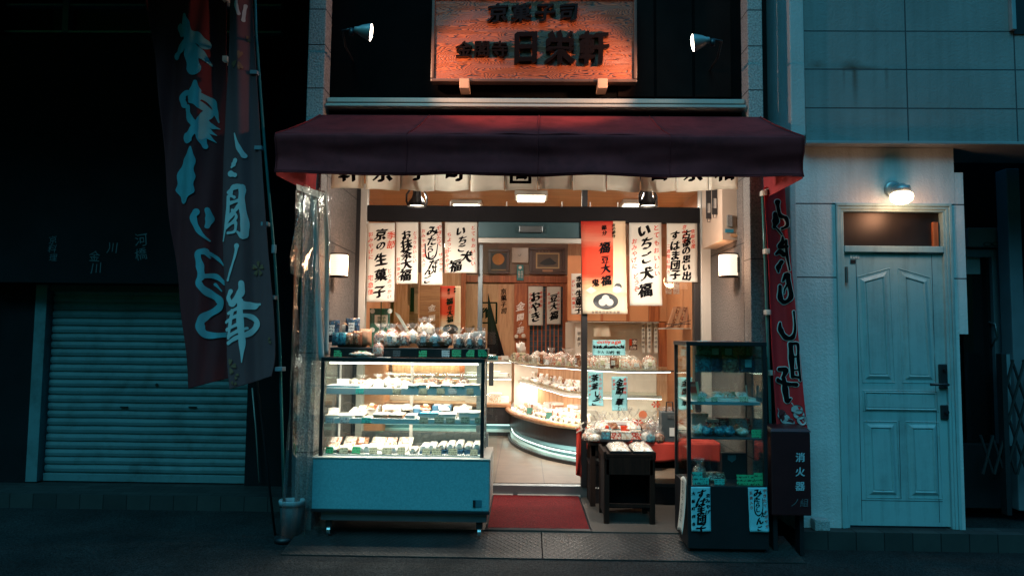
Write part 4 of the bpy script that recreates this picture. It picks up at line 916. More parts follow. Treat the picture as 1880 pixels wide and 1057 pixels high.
q = MB(); a = P(1819, 612, YP); q.tube([(a.x, YP + .02, a.z + .10), (a.x + .02, YP - .03, a.z + .08), (a.x + .03, YP - .04, a.z - .02), (a.x + .01, YP + .02, a.z - .12)], .008, 8); q.build('door_handle', M['alud'], dd, True)
q = MB(); q.box(P(1846, 600, .8).x, P(1870, 600, .8).x, .72, .86, 0.1, zl, .01); q.build('post', fr_, PB)
q = MB(); q.box(P(1773, 800, .5).x, 7, .80, .9, .1, P(1830, 660, .8).z * .0 + .62); q.build('low_wall', M['blackwall'], PB)
T = thing('folding_gate', 'dark folding lattice gate in the far right recess', 'gate', (P(1850, 800, .6).x, .6, .1))
q = MB(); gxa, gxb = P(1800, 740, .6).x, P(1905, 740, .6).x; za, zb_ = P(1840, 870, .6).z, P(1840, 660, .6).z
nn = 5; dxg = (gxb - gxa) / nn; rows = 3; dzg = (zb_ - za) / rows
for i in range(nn):
    for j in range(rows):
        if i < 2 and j > 0: continue
        x0 = gxa + i * dxg; z0 = za + j * dzg
        q.tube([(x0, .60, z0), (x0 + dxg, .60, z0 + dzg)], .011, 6); q.tube([(x0 + dxg, .615, z0), (x0, .615, z0 + dzg)], .011, 6)
q.build('lattice', M['grill'], T)
q = MB()
for x in (gxa + 2 * dxg, gxb): q.box(x - .02, x + .02, .57, .64, .1, zb_ + .05, .004)
q.build('gate_post', M['grill'], T)
# pale boarding behind the gate
q = MB(); q.box(P(1838, 740, .75).x, 7, .76, .79, .62, P(1838, 650, .75).z); q.build('board', mat('pale_board', (.16, .22, .25), .6, var=.3, vs=5), PB)

# ================================================================== RIGHT RED BANNER + EXTINGUISHER BOX
YF = -.10; ff = lambda x, z: .018 * math.sin(x * 30 + z * 1.5) + .006 * math.sin(x * 70 + z * 4)
T = thing('banner', 'bright red banner with black white-edged characters and skewered dumplings', 'banner', P(1402, 960, YF), 'banners on poles')
flagsheet([(1402, 345), (1407, 420), (1411, 500), (1413, 580), (1416, 660), (1421, 740), (1425, 800)], [(1438, 331), (1444, 420), (1452, 500), (1460, 580), (1468, 660), (1476, 740), (1484, 800)], YF, ff, 'cloth', M['redflag'], T)
z4 = lambda u, v: (1390 + u / 3.527, 320 + v / 3.527); z3 = lambda u, v: (1360 + u / 2.519, 560 + v / 2.519)
E1 = [[(132, 178, 30), (138, 225, 18), (150, 268, 22), (180, 290, 22), (186, 335, 20), (160, 352, 14)], [(118, 255, 26), (122, 300, 44), (112, 340, 20)], [(118, 340, 12), (140, 360, 10), (160, 392, 6)],
      [(163, 405, 8), (162, 440, 24), (150, 465, 34), (185, 470, 18)], [(180, 430, 14), (186, 520, 14), (202, 622, 8)], [(125, 515, 16), (148, 500, 30), (172, 520, 26)], [(160, 565, 22), (140, 600, 34), (140, 630, 14)],
      [(168, 690, 12), (188, 650, 30), (198, 700, 22), (212, 790, 26), (180, 826, 26), (152, 800, 34), (150, 725, 22)], [(200, 700, 16), (180, 740, 10), (175, 770, 8)]]
E2 = [[(183, 82, 9), (184, 110, 22), (205, 146, 22), (232, 150, 18), (244, 110, 10), (238, 30, 8)], [(228, 178, 16), (232, 240, 20), (238, 330, 14)], [(232, 178, 14), (256, 182, 14), (258, 250, 14), (268, 345, 10)], [(236, 238, 9), (258, 236, 7)], [(238, 300, 9), (262, 296, 7)], [(238, 328, 12), (264, 332, 12)],
      [(178, 296, 16), (208, 300, 26), (196, 335, 14)], [(170, 345, 20), (205, 362, 18), (250, 366, 18)], [(200, 340, 16), (206, 385, 26), (216, 440, 24), (232, 432, 8)]]
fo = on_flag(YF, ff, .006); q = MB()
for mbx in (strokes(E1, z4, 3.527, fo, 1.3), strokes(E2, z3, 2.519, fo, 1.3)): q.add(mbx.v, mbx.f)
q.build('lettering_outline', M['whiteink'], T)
fo = on_flag(YF, ff, .010); q = MB()
for mbx in (strokes(E1, z4, 3.527, fo), strokes(E2, z3, 2.519, fo)): q.add(mbx.v, mbx.f)
q.build('lettering', M['ink'], T)
def disc(mb, px, py, r, f, n=16): mb.add([f(px + r * math.cos(i * 2 * math.pi / n) * 1.05, py + r * math.sin(i * 2 * math.pi / n)) for i in range(n)], [tuple(range(n))])
dmp = mat('dumpling_print', (.52, .44, .42), .7)
fo1 = on_flag(YF, ff, .004); q = MB(); q2 = MB()
for lst in (((188, 505), (206, 526), (226, 545)), ((257, 482), (266, 505), (279, 530))):
    for i, (u, v) in enumerate(lst):
        px, py = z3(u, v); disc(q2, px, py, 9.2, on_flag(YF, ff, .0045 + i * .002)); disc(q, px, py, 8.5, on_flag(YF, ff, .0055 + i * .002))
    a, b = z3(*lst[0]), z3(*lst[-1]); stroke(q, [(a[0] - 8, a[1] - 12, 1.5), (a[0], a[1], 1.5)], fo1); stroke(q, [(b[0], b[1], 1.5), (b[0] + 9, b[1] + 8, 1.5)], fo1)
q2.build('dumpling_outline', M['darkflag'], T); q.build('dumpling_print', dmp, T)
q = MB(); q.tube([P(1400, 350, YF + .03), P(1404, 460, YF + .03), P(1412, 700, YF + .03), P(1420, 975, YF + .03)], .011, 8); q.build('pole', M['pole'], T, True)
q = MB(); q.tube([P(1400, 352, YF + .0), P(1446, 328, YF)], .005, 8); q.build('crossbar', M['white'], T, True)
for px, py in ((1403, 354), (1419, 343), (1439, 334), (1408, 461), (1410, 573), (1417, 684), (1421, 794)):
    a = P(px, py, YF); q = MB(); q.box(a.x - .018, a.x + .018, YF - .015, YF + .045, a.z - .018, a.z + .018, .004); q.build('loop', M['cotton'], T)
T = thing('extinguisher_box', 'dark red fire extinguisher box with white characters below the red banner', 'extinguisher box', P(1455, 960, -.16))
x0, x1 = P(1416, 870, -.26).x, P(1489, 870, -.26).x; z0, z1 = P(1455, 946, -.26).z, P(1455, 792, -.26).z
bx = mat('dark_red_metal', (.055, .008, .010), .4, var=.15)
q = MB(); q.box(x0, x1, -.26, -.10, z0, z1, .008); q.build('box_body', bx, T)
q = MB(); q.hexa([(x0 - .005, -.265, z1), (x1 + .005, -.265, z1), (x1 + .005, -.095, z1), (x0 - .005, -.095, z1)], [(x0 + .01, -.25, z1 + .02), (x1 - .01, -.25, z1 + .02), (x1 - .01, -.10, z1 + .035), (x0 + .01, -.10, z1 + .035)]); q.build('lid', bx, T)
for xx in (x0 + .03, x1 - .06): MB().box(xx, xx + .03, -.2, -.12, .0, z0).build('stand_leg', M['black'], T)
q = MB(); put_text(q, '消火器', 1469, 839, 18, -.26, True, .02, 0, adv=26.5); q.build('lettering', mat('box_lettering', (.42, .52, .55), .6, var=0), T)
q = MB(); put_text(q, 'ノ組', 1459, 922, 16, -.26, False, 0, .08, adv=18); q.build('faint_lettering', mat('worn_lettering', (.12, .13, .14), .6), T)
q = MB(); a = PZ(1490, 965, .1); q.box(a.x - .06, a.x + .05, -.03, .05, .12, .2, .01); solo('stone_block', 'small pale block at the wall foot behind the extinguisher box', 'block', q, M['pilast'])
# ================================================================== PAPER POSTERS
def poster(label, box, Y, paper='paper', main=(), red=(), curl=.016, dx=0, name='paper_banner', cat='paper banner', group=None, bold=.042, wob=.10, extra=None, seed=3):
    x0, y0, x1, y1 = box; ph = x0 * .37
    def mp(px, py, proud=0.0):
        v = (py - y0) / (y1 - y0); p = P(px + dx * v, py, Y); uu = (px - x0) / (x1 - x0); p.y += -curl * (.5 + .5 * math.sin(v * 4.2 + ph)) * v - curl * .6 * math.sin(uu * 3 + ph) * v - curl * 1.6 * max(0, v - .86) * 7 * (.4 + .6 * math.sin(uu * 4 + ph * 2) ** 2) - proud; return p
    T = thing(name, label, cat, P((x0 + x1) / 2, y1, Y), group)
    MB().grid(lambda u, v: mp(x0 + u * (x1 - x0), y0 + v * (y1 - y0)), 8, 24).build('sheet', M[paper], T, True, thick=.001)
    f = lambda a, b: mp(a, b, .003)
    for lst, mt, bd in ((main, 'ink', bold), (red, 'redink', .012)):
        for t in lst:
                q = MB(); s, px, py, cell = t[:4]; big = mt == 'ink' and cell > 9; put_text(q, s, px, py, cell * (1.16 if big else 1.05), Y, True, t[5] if len(t) > 5 else bd, wob, t[6] if len(t) > 6 else 1, seed, f, t[4] if len(t) > 4 else cell * 1.02)
                q.build('red_lettering' if mt == 'redink' else 'lettering', M[mt], T)
    if extra: extra(T, f)
    return T
YG = YW - .035
G1 = 'handwritten paper banners hung across the shop window'
poster('white paper banner with five large black characters, leftmost across the window', (674, 409, 725, 554), YG, main=[('京', 700, 430, 19), ('の', 700, 451, 15), ('生', 699, 476, 22), ('菓', 699, 505, 22), ('子', 698, 536, 22)],
       red=[('季節', 718, 432, 15, 17), ('おみやげに', 681, 430, 9, 10.5), ('宅急便', 681, 510, 11, 13), ('とりあつかい', 716, 497, 8, 9.5)], group=G1)
poster('white paper banner with the green tea cake name, second from left across the window', (727, 408, 768, 521), YG, main=[('お', 747, 431, 15), ('抹', 747, 449, 17), ('茶', 747, 467, 17), ('大', 747, 485, 17), ('福', 745, 505, 19)],
       red=[('とろりおいしい', 762, 428, 7, 8.6), ('お抹茶あん', 732, 476, 7, 9)], group=G1)
def swirl(T, f):
    q = MB(); stroke(q, [(780, 448, 2), (781, 470, 3.2), (790, 476, 3), (799, 468, 2.6), (803, 448, 1.5)], f); stroke(q, [(792, 488, 1.5), (797, 500, 2.4), (799, 480, 2)], f); q.build('brush_loop', M['ink'], T)
poster('white paper banner with grey-topped black looping letters and curled foot, third from left', (772.5, 408, 811, 523), YG, main=[('み', 793, 425, 19), ('た', 792, 442, 16), ('らし', 790, 457, 12, 11), ('だ', 795, 484, 15), ('ん', 787, 497, 15), ('ご', 784, 513, 12)],
       red=[('やきたて', 806, 418, 10, 10), ('おみやげ五個入り', 777, 424, 7, 9), ('サガサガ', 808, 468, 8, 9)], dx=2, group=G1, extra=swirl)
poster('shorter white paper banner with slanting black letters beside the door', (817, 408, 876, 501), YG, main=[('い', 846, 425, 17), ('ち', 849, 441, 16), ('ご', 848, 456, 13), ('犬', 857, 471, 19), ('福', 836, 488, 20)],
       red=[('とてもおいしい', 869, 418, 8, 11), ('ちょっと', 825, 431, 9, 9), ('おみやげに', 821, 462, 8, 8.5)], group=G1)
def redposter_m():
    m, nt, b = nmat('red_orange_print'); v = coords(nt, 'Generated')
    sx = nt.nodes.new('ShaderNodeSeparateXYZ'); nt.links.new(v, sx.inputs[0])
    st = noise_tex(nt, coords(nt, 'Generated', (1.2, 1, 22)), 1.6, 3)
    z = math_n(nt, 'ADD', sx.outputs[2], math_n(nt, 'MULTIPLY', math_n(nt, 'SUBTRACT', st, .5), .10))
    main = ramp(nt, z, [(.14, (.76, .66, .50)), (.30, (.74, .40, .22)), (.42, (.70, .06, .03)), (.70, (.72, .075, .038)), (.80, (.78, .26, .17)), (.88, (.72, .13, .08)), (1.0, (.52, .03, .02))])
    side = ramp(nt, z, [(.14, (.78, .68, .52)), (.5, (.76, .56, .36)), (1, (.76, .55, .36))])
    mx = nt.nodes.new('ShaderNodeMix'); mx.data_type = 'RGBA'; nt.links.new(math_n(nt, 'MULTIPLY', math_n(nt, 'GREATER_THAN', sx.outputs[0], .70), math_n(nt, 'GREATER_THAN', z, .22)), mx.inputs[0])
    nt.links.new(main, mx.inputs[6]); nt.links.new(side, mx.inputs[7]); nt.links.new(mx.outputs[2], b.inputs['Base Color']); b.inputs['Roughness'].default_value = .8; b.inputs['Specular IOR Level'].default_value = .08; return m
M['redposter'] = redposter_m()
M['platep'] = mat('plate_print', (.014, .018, .022), .5); M['mochip'] = mat('rice_cake_print', (.62, .60, .54), .6)
def sweets(cx, cy, s):
    def ex(T, f):
        def el(mb, x, y, rx, ry, n=22, pr=0): mb.add([f(x + rx * math.cos(i * 2 * math.pi / n), y + ry * math.sin(i * 2 * math.pi / n)) - Vector((0, pr, 0)) for i in range(n)], [tuple(range(n))])
        q = MB(); el(q, cx, cy, 23 * s, 15 * s); q.build('plate_print', M['platep'], T)
        q = MB()
        for i, (dx, dy) in enumerate(((0, -5), (-6, 2), (7, 2))): el(q, cx + dx * s, cy + dy * s, 7 * s, 6.6 * s, pr=.0012 + i * .0008)
        if s > .9: el(q, cx - 26, cy - 20, 10, 7, 4, .001); el(q, cx + 21, cy - 21, 9, 7, 7, .002)
        q.build('rice_cake_print', M['mochip'], T)
        if s > .9:
            q = MB(); el(q, cx + 23, cy - 27, 7, 6, 12, .001); q.build('dark_print', M['platep'], T)
            q = MB(); put_text(q, '鬼', cx - 18, cy - 34, 15, 0, True, .04, .05, 1, 1, f); q.build('mask_print', M['darkbrown'], T)
            q = MB(); put_text(q, '金閣寺日栄軒本舗', cx - 24, cy + 20, 5, 0, False, .0, 0, 1, 1, f, 6.6); q.build('lettering', M['cbrown'], T)
    return ex
poster('large red and orange poster of white rice cakes on a black plate', (1066.5, 406, 1148, 576), YG - .012, 'redposter', main=[('節分', 1109, 418, 9, 10), ('福', 1108, 455, 19), ('豆', 1109, 477, 13), ('大', 1111, 493, 17), ('福', 1111, 515, 18), ('京の節分', 1126, 414, 6.5, 6.5)], name='poster', cat='poster', dx=3, extra=sweets(1109, 553, 1))
poster('tall white paper banner with five black characters, right of the red poster', (1155, 409, 1214, 561), YG, main=[('い', 1184, 424, 22), ('ち', 1186, 446, 22), ('ご', 1187, 473, 20), ('犬', 1187, 502, 23), ('福', 1184, 533, 23)],
       red=[('とてもおいしい', 1205, 418, 11, 14), ('おみやげに', 1164, 443, 10, 11.5), ('どうぞ', 1167, 507, 11, 12)], dx=1, group=G1)
poster('white paper banner with two columns of black characters, rightmost across the window', (1224, 410, 1280, 518), YG, main=[('古都の思い出', 1260, 430, 15, 15.3), ('すはま団子', 1240, 433, 17, 18)],
       red=[('京みやげ', 1256, 417, 8, 0), ('京都名産', 1272, 425, 8, 9), ('二週間日持ち', 1227, 452, 7, 9.5)], group=G1)
q = None
Gb = 'pale blue paper banners in the right window'
poster('blue paper banner with black brush letters next to the black post', (1079.5, 682, 1107, 744), YG, 'bluepaper', main=[('茶', 1092, 693, 12), ('釜', 1092, 708, 11), ('しる', 1096, 722, 10, 9), ('こ', 1090, 739, 10)], red=[('とろりおしるこ', 1102, 688, 6, 8), ('冬の味です', 1083, 692, 5, 8)], group=Gb)
poster('blue paper banner with black characters hanging in the middle of the right window', (1123, 691, 1152, 753), YG, 'bluepaper', main=[('金', 1138, 702, 13), ('閣', 1137, 717, 12), ('ノ', 1138, 726, 6), ('華', 1137, 737, 12), ('32', 1134, 749, 6, 6)], red=[('金閣名物', 1147, 696, 6.5, 8), ('お茶に', 1127, 698, 5.5, 7)], group=Gb)
poster('blue paper banner seen through the tall showcase at its left side', (1245, 692, 1271, 751), YG, 'bluepaper', main=[('金', 1258, 702, 13), ('閣', 1258, 718, 12), ('ノ', 1258, 727, 6), ('華', 1258, 738, 12)], group=Gb)
def omi(T, f):
    q = MB(); put_text(q, 'omiyage', 1097, 628, 10, 0, False, .02, .05, 1.25, 1, f); q.build('red_lettering', M['redink'], T)
    q = MB(); put_text(q, 'kinkakumochi', 1090, 637, 9, 0, False, .05, .05, 1.12, 1, f); put_text(q, '2ケ入', 1097, 646, 6, 0, False, .02, .05, 1, 1, f, 6); put_text(q, '320円+税', 1113, 647, 7, 0, False, .02, .05, 1.05, 1, f, 7); q.build('lettering', M['ink'], T)
poster('blue handwritten price sign with Latin letters standing in the right window', (1088, 624, 1148, 652), YG - .01, 'bluepaper', extra=omi, name='price_sign', cat='sign', curl=.003)

# ================================================================== BACK OF THE SHOP
YB2 = IY - .005
def bx(px0, py0, px1, py1, Y, dep, mb=None):
    a, b = P(px0, py0, Y), P(px1, py1, Y); return (mb or MB()).box(a.x, b.x, Y - dep, Y, b.z, a.z, .003)
bx(735, 505, 1042, 520, YB2, .06).build('beam', M['wood'], B)
bx(735, 390, 1042, 504.5, YB2, .02).build('upper_panel', mat('taupe_wall', (.22, .15, .11), .6), B)
def frame(label, box, mount, extra=None, fm='blackwall', wd=5):
    x0, y0, x1, y1 = box; Y = YB2 - .022; T = thing('framed_picture', label, 'picture', P((x0 + x1) / 2, y1, Y))
    for a in ((x0, y0, x1, y0 + wd), (x0, y1 - wd, x1, y1), (x0, y0 + wd, x0 + wd, y1 - wd), (x1 - wd, y0 + wd, x1, y1 - wd)): bx(*a, Y, .035).build('frame_bar', mat('frame_wood', (.07, .03, .02), .35, var=.2), T)
    bx(x0 + wd, y0 + wd, x1 - wd, y1 - wd, Y, .01).build('mount', mount, T)
    if extra: extra(T, Y)
    return T
def fan(T, Y):
    c = P(915, 476, Y); q = MB(); r = 11 * MPP(Y); n = 40
    vs = [Vector((c.x, Y - .022, c.z))] + [Vector((c.x + r * (1 + .04 * (i % 2)) * math.cos(i * 2 * math.pi / n), Y - .014 - .004 * (i % 2), c.z + r * (1 + .04 * (i % 2)) * .95 * math.sin(i * 2 * math.pi / n))) for i in range(n)]
    q.add(vs, [(0, 1 + i, 1 + (i + 1) % n) for i in range(n)]); q.build('round_relief', mat('copper_relief', (.52, .22, .07), .4), T)
    for a in ((901, 462, 929, 464), (901, 494, 929, 497)): bx(*a, Y - .0105, .003).build('mount_line', D.materials.get('mount_gold') or mat('mount_gold', (.30, .18, .09), .5), T)
frame('dark framed round copper-coloured flower relief high on the back wall', (896.5, 458, 935, 503), M['black'], fan)
def mound(T, Y):
    bx(984, 464, 1027, 493, Y - .0105, .004).build('gilt_edge', mat('gilt', (.50, .34, .17), .5), T); bx(986.5, 466.5, 1024.5, 490.5, Y - .015, .003).build('picture', mat('picture_ground', (.13, .09, .06), .5), T)
    q = MB(); pts = [(990, 484), (996, 479), (1003, 475), (1010, 473), (1018, 480), (1022, 483), (1016, 486), (1000, 487)]; q.prism([P(x, y, Y - .0185) for x, y in pts], (0, -.003, 0)); q.build('picture_subject', M['black'], T)
    bx(996, 495, 1015, 499, Y - .0105, .004).build('name_plate', M['kraft'], T)
    q = MB(); put_text(q, '金閣の華', 990, 460.5, 4.5, Y - .012, False, 0, 0, adv=6); q.build('lettering', mat('dim_lettering', (.35, .26, .18), .6), T)
frame('wide dark frame with gilt-edged picture of a dark mound on the back wall', (972, 455, 1037, 504), mat('brown_mount', (.10, .05, .035), .4), mound)
q = bx(940, 455, 970, 483, YB2 - .022, .04); T = thing('wall_clock', 'square pale wall clock between two dark picture frames', 'clock', P(955, 484, YB2)); q.build('clock_body', mat('clock_face', (.42, .34, .27), .25), T)
q = MB(); a = P(955, 470, YB2 - .064)
for d in ((.012, .03), (-.03, .012), (.0, .0)): q.tube([a, a + Vector((d[0], 0, d[1] + .0001))], .003, 6)
q.build('clock_hand', M['black'], T)
T = thing('name_plaque', 'small teal upright plaque with a white flower hung below the clock', 'plaque', P(955, 514, YB2 - .07)); bx(949, 486, 961, 515, YB2 - .065, .012).build('plaque_board', M['tealsign'], T)
q = MB(); a = P(955, 491, YB2 - .078); q.lathe([(.001, 0), (.022, 0), (.022, .001)], a, 14, rot=RX); q.build('flower_mark', M['whiteink'], T)
for t_, x_ in (('京菓子', 953), ('名物店', 958)): q = MB(); put_text(q, t_, x_, 499, 4.5, YB2 - .078, True, .01, 0); q.build('lettering', M['whiteink'], T)
# pale board partition
T = thing('pale_board', 'pale wooden board with brush lettering and a square black emblem on the back wall', 'board', P(900, 660, YB2 - .1))
bx(848, 521, 944, 700, YB2 - .03, .03).build('board', M['woodl'], T)
q = MB(); put_text(q, '京菓子司', 924.5, 535, 11.5, YB2 - .062, True, .015, .07, adv=12); q.build('lettering', M['ink'], T); q = MB(); put_text(q, '金', 869, 600, 7, YB2 - .062, True, .01, .07); q.build('lettering', M['ink'], T)
q = MB()
for a in ((884, 554, 913, 557), (884, 591, 913, 594), (910, 557, 913, 591)): bx(*a, YB2 - .061, .004, q)
put_text(q, '作', 891, 574, 20, YB2 - .062, True, .05, .04); q.build('emblem', M['ink'], T)
T = thing('hanging_cloth', 'dark pointed cloth hanging in front of the pale board', 'cloth', P(908, 650, 4.0))
def hc(u, v):
    xl = 896 - 2 * v; xr = 897 + 4 * v + 26 * v ** 1.1; p = P(xl + (xr - xl) * u, 542 + 112 * v, 4.2); p.y += .03 * math.sin(u * 9 + v * 2) * v; return p
MB().grid(hc, 16, 16).build('cloth', M['blackwall'], T, True, thick=.004)
q = MB(); a = P(896, 541, 4.2); q.tube([a, a + Vector((0, .2, .02))], .006, 6); q.build('hook', M['grill'], T)
def board(label, box, Y, texts, m='wood', ink='whiteink', name='name_board', flowers=()):
    T = thing(name, label, 'signboard', P((box[0] + box[2]) / 2, box[3], Y)); bx(*box, Y, .03).build('board', M[m], T)
    q = MB()
    for t in texts: put_text(q, t[0], t[1], t[2], t[3], Y - .032, True, t[5] if len(t) > 5 else .03, .07, adv=t[4])
    q.build('lettering', M[ink], T)
    if flowers:
        q = MB()
        for x, y, r in flowers: q.lathe([(.001, .006), (r * .4 * MPP(Y), .006), (r * MPP(Y), 0)], P(x, y, Y - .036), 14, rot=RX)
        q.build('flower_mark', M['cream'], T)
    return T
board('red wooden board with white characters beside the lattice window at the back', (944.5, 520, 967.5, 621), YB2 - .07, [('金', 955, 562, 17, 0), ('閣', 955, 582, 14, 0), ('ノ', 955, 594, 7, 0), ('華', 955, 606, 14, 0)], flowers=((948, 617, 3.5), (961, 616, 3.8)))
bx(944.5, 621.5, 967.5, 700, YB2, .05).build('inner_post', M['wood'], B)
# lattice window
T = thing('lattice_window', 'red wooden lattice window with dark panes on the back wall', 'window', P(1004, 650, YB2 - .1)); Yl = YB2 - .02
for a in ((967.8, 521, 972, 652), (1033, 521, 1041, 652)): bx(*a, Yl, .06).build('window_stile', M['wood'], T)
bx(972, 521, 1033, 526, Yl, .06).build('window_rail', M['wood'], T)
bx(972, 526, 1033, 652, Yl, .012).build('dark_pane', mat('blue_black_pane', (.06, .10, .14), .2, var=.4, vs=10), T)
q = MB()
for i in range(1, 8): bx(972 + i * 7.6 - .6, 526, 972 + i * 7.6 + .6, 652, Yl - .0125, .014, q)
for i in range(1, 13): bx(972, 526 + i * 10 - .5, 1033, 526 + i * 10 + .5, Yl - .013, .012, q)
q.build('lattice', M['wood'], T)
Gp = 'small paper notices on the back lattice'
poster('small white notice of three black letters on the left of the back lattice window', (970, 525.5, 997, 597), Yl - .07, main=[('お', 984, 544, 17), ('や', 984, 563, 16), ('き', 984, 581, 17)], red=[('金閣名物', 993, 537, 6, 8), ('おみやげに', 974, 540, 6, 8)], name='paper_notice', cat='notice', group=Gp)
poster('small white notice with two large black characters on the right of the back lattice', (1004, 526, 1030, 595), Yl - .07, main=[('豆', 1017, 547, 14), ('大', 1017, 562, 13), ('福', 1017, 579, 15)], red=[('まろやかな', 1025, 538, 5.5, 7), ('あつあつ', 1008, 540, 5.5, 8)], name='paper_notice', cat='notice', group=Gp)
poster('narrow white notice partly hidden behind the black post', (1049, 502, 1076, 577), 3.6, main=[('季', 1063, 512, 10), ('節', 1063, 523, 10), ('生', 1063, 539, 13), ('菓', 1063, 554, 14), ('子', 1062, 569, 13)], red=[('おいしい和菓子', 1053, 516, 6, 8)], name='paper_notice', cat='notice', group=Gp)
poster('red and peach rice cake poster standing on the left inside the window', (808, 525, 846, 612), 3.3, 'redposter', main=[('節分', 824, 532, 5, 6), ('福', 825, 553, 11), ('豆', 826, 565, 8), ('大', 826, 574, 10), ('福', 826, 586, 11), ('京節', 835, 530, 4, 5)], name='poster', cat='poster', extra=sweets(827, 604, .62))
board('reddish board with pale characters left of the small red poster', (772, 523, 806, 650), 3.6, [('金', 793, 565, 15, 0), ('閣', 793, 584, 14, 0), ('華', 793, 602, 15, 0)], 'woodx', name='name_board')
# right wing: kitchen hatch with white interior, wood panelling
YK = 3.9
def kb(box, m, dep=.04, Y=YK, name='wood_panel'): return bx(*box, Y, dep).build(name, M[m] if isinstance(m, str) else m, B)
kb((1042, 470, 1300, 591), 'orangewall', .05)
for a in ((1103, 470, 1107, 590), (1150, 470, 1155, 590), (1190, 470, 1210, 590)): kb(a, 'wood', .02, YK - .051, 'panel_stile')
kb((1208, 591.5, 1300, 700), 'wood', .05)
kb((1038, 591.5, 1208, 700), 'cream', .03, YK + .25, 'hatch_wall')
kb((1042, 590, 1208, 592.5), 'white', .08, YK - .02, 'hatch_rail')
T = thing('folded_apron', 'cream cloth hung on a hook in the bright hatch', 'cloth', P(1105, 618, YK))
def ap(u, v):
    p = P(1090 + u * 28 + 4 * v * (u - .3), 596 + v * 22 + 6 * abs(u - .5) * (1 - v), YK - .02); p.y -= .03 * math.sin(u * 8 + v) * v + .04 * v; return p
MB().grid(ap, 14, 10).build('cloth', mat('cream_cloth', (.62, .50, .38), .8), T, True, thick=.008)
for i, (a, b) in enumerate(((1178, 1184), (1188, 1196), (1201, 1207))):
    poster(f'narrow white paper strip with small black writing in the bright hatch, {nth(i, 3)}', (a, 592, b, 648), YK - .04, main=[('御菓子名物処', (a + b) / 2, 598, 5, 7.5)], name='paper_strip', cat='paper strip', group='paper strips in the hatch', bold=.01)
poster('white paper strip left of the black post in the bright hatch', (1056, 592, 1072, 660), YK - .04, main=[('御菓子', 1063, 612, 7, 10)], name='paper_strip', cat='paper strip', bold=.01)
T = thing('card_stand', 'small red and black picture card standing behind the blue price sign', 'card', P(1162, 650, 3.0)); bx(1155, 622, 1170, 642, 3.0, .008).build('card', M['cbrown'], T)
q = MB(); a = P(1158, 628, 2.98); bx(1155.5, 622, 1160, 634, 2.988, .003, q); q.build('red_patch', M['redink'], T); q = MB(); put_text(q, '京', 1165, 628, 9, 2.988, True, .04, 0); put_text(q, '名物', 1159, 638, 6, 2.988, False, .03, 0, adv=6); q.build('lettering', M['whiteink'], T)
# rack with wrapped sticks
T = thing('wire_rack', 'wire rack of slanted wooden-coloured wrapped packs at the right', 'rack', P(1245, 606, 2.6)); q = MB()
zsh = P(1245, 602, 2.6).z; xa, xb = P(1220, 600, 2.6).x, P(1273, 600, 2.6).x
q.box(xa, xb, 2.55, 2.95, zsh - .012, zsh); q.build('shelf', M['white'], T)
q = MB(); q.tube([(xa + .01, 2.56, zsh), (xb, 2.56, zsh + .10)], .004, 6); q.tube([(xa, 2.57, zsh + .04), (xb, 2.57, zsh + .05)], .004, 6); q.build('wire', M['grill'], T)
base = None
for i in range(5):
    xk = xa + .03 + i * .038
    q = MB(); q.hexa([(xk, 2.60, zsh + .004), (xk + .034, 2.60, zsh + .004), (xk + .034, 2.66, zsh + .004), (xk, 2.66, zsh + .004)], [(xk + .10, 2.70, zsh + .24), (xk + .134, 2.70, zsh + .24), (xk + .134, 2.76, zsh + .24), (xk + .10, 2.76, zsh + .24)])
    solo('stick_pack', f'slanted brown wrapped pack in the wire rack, {nth(i, 5)}', 'pack', q, M['cel_brown'] if i % 2 else M['kraft'], 'packs leaning in the wire rack')
for i, px in enumerate((1222, 1236)):
    q = MB(); bx(px, 510, px + 11, 540, 2.9, .015, q); solo('paper_tag', f'hanging white and red paper tag above the wire rack, {"left one" if i == 0 else "right one"}', 'tag', q, M['boxp'], 'paper tags over the wire rack')
# green banner, ribbons etc. behind the left window
def crest(T, f):
    q = MB(); q.add([f(x, y) for x, y in ((688, 578), (712, 578), (712, 594), (707, 600), (693, 600), (688, 594))], [tuple(range(6))]); q.build('crest_print', M['whiteink'], T)
    q = MB(); put_text(q, '京菓', 696, 584, 7, 0, True, .02, 0, 1, 1, f); put_text(q, '子司', 705, 584, 7, 0, True, .02, 0, 1, 1, f); q.build('lettering', M['green'], T)
    q = MB()
    for x, y in ((684, 571), (716, 571), (684, 605)):
        n = 12; q.add([f(x + 4.5 * math.cos(i * 2 * math.pi / n), y + 4.5 * math.sin(i * 2 * math.pi / n)) for i in range(n)], [tuple(range(n))])
    q.build('flower_print', M['whiteink'], T)
poster('green cloth banner with a white crest behind the left window', (679, 566, 716, 640), YW + .25, 'green', extra=crest, name='crest_banner', cat='banner', curl=.01)
q = MB(); q.tube([P(700, 540, YW + .22), P(699, 640, YW + .22)], .006, 6); solo('thin_rod', 'thin dark rod in front of the green crest banner', 'rod', q, M['black'])
q = MB(); a, b = P(724, 572, YW + .5), P(748, 612, YW + .5); q.hexa([a, a + Vector((.05, 0, -.03)), a + Vector((.05, .02, -.03)), a + Vector((0, .02, 0))], [b, b + Vector((.05, 0, -.03)), b + Vector((.05, .02, -.03)), b + Vector((0, .02, 0))])
solo('paper_roll', 'slanting rolled white paper behind the left window', 'paper roll', q, M['white'])
T = thing('hanging_tags', 'wooden tags and tassel hanging by the left wood post', 'hanging tags', P(752, 575, 2.4))
bx(755, 505, 768, 660, 2.45, .08).build('post', M['woodx'], T)
for i, (x, y0, y1) in enumerate(((752, 520, 560), (757, 528, 572), (764, 540, 576))):
    bx(x - 3, y0, x + 3, y1, 2.35 - i * .02, .01).build('tag', M['woodl'] if i != 1 else M['darkbrown'], T)
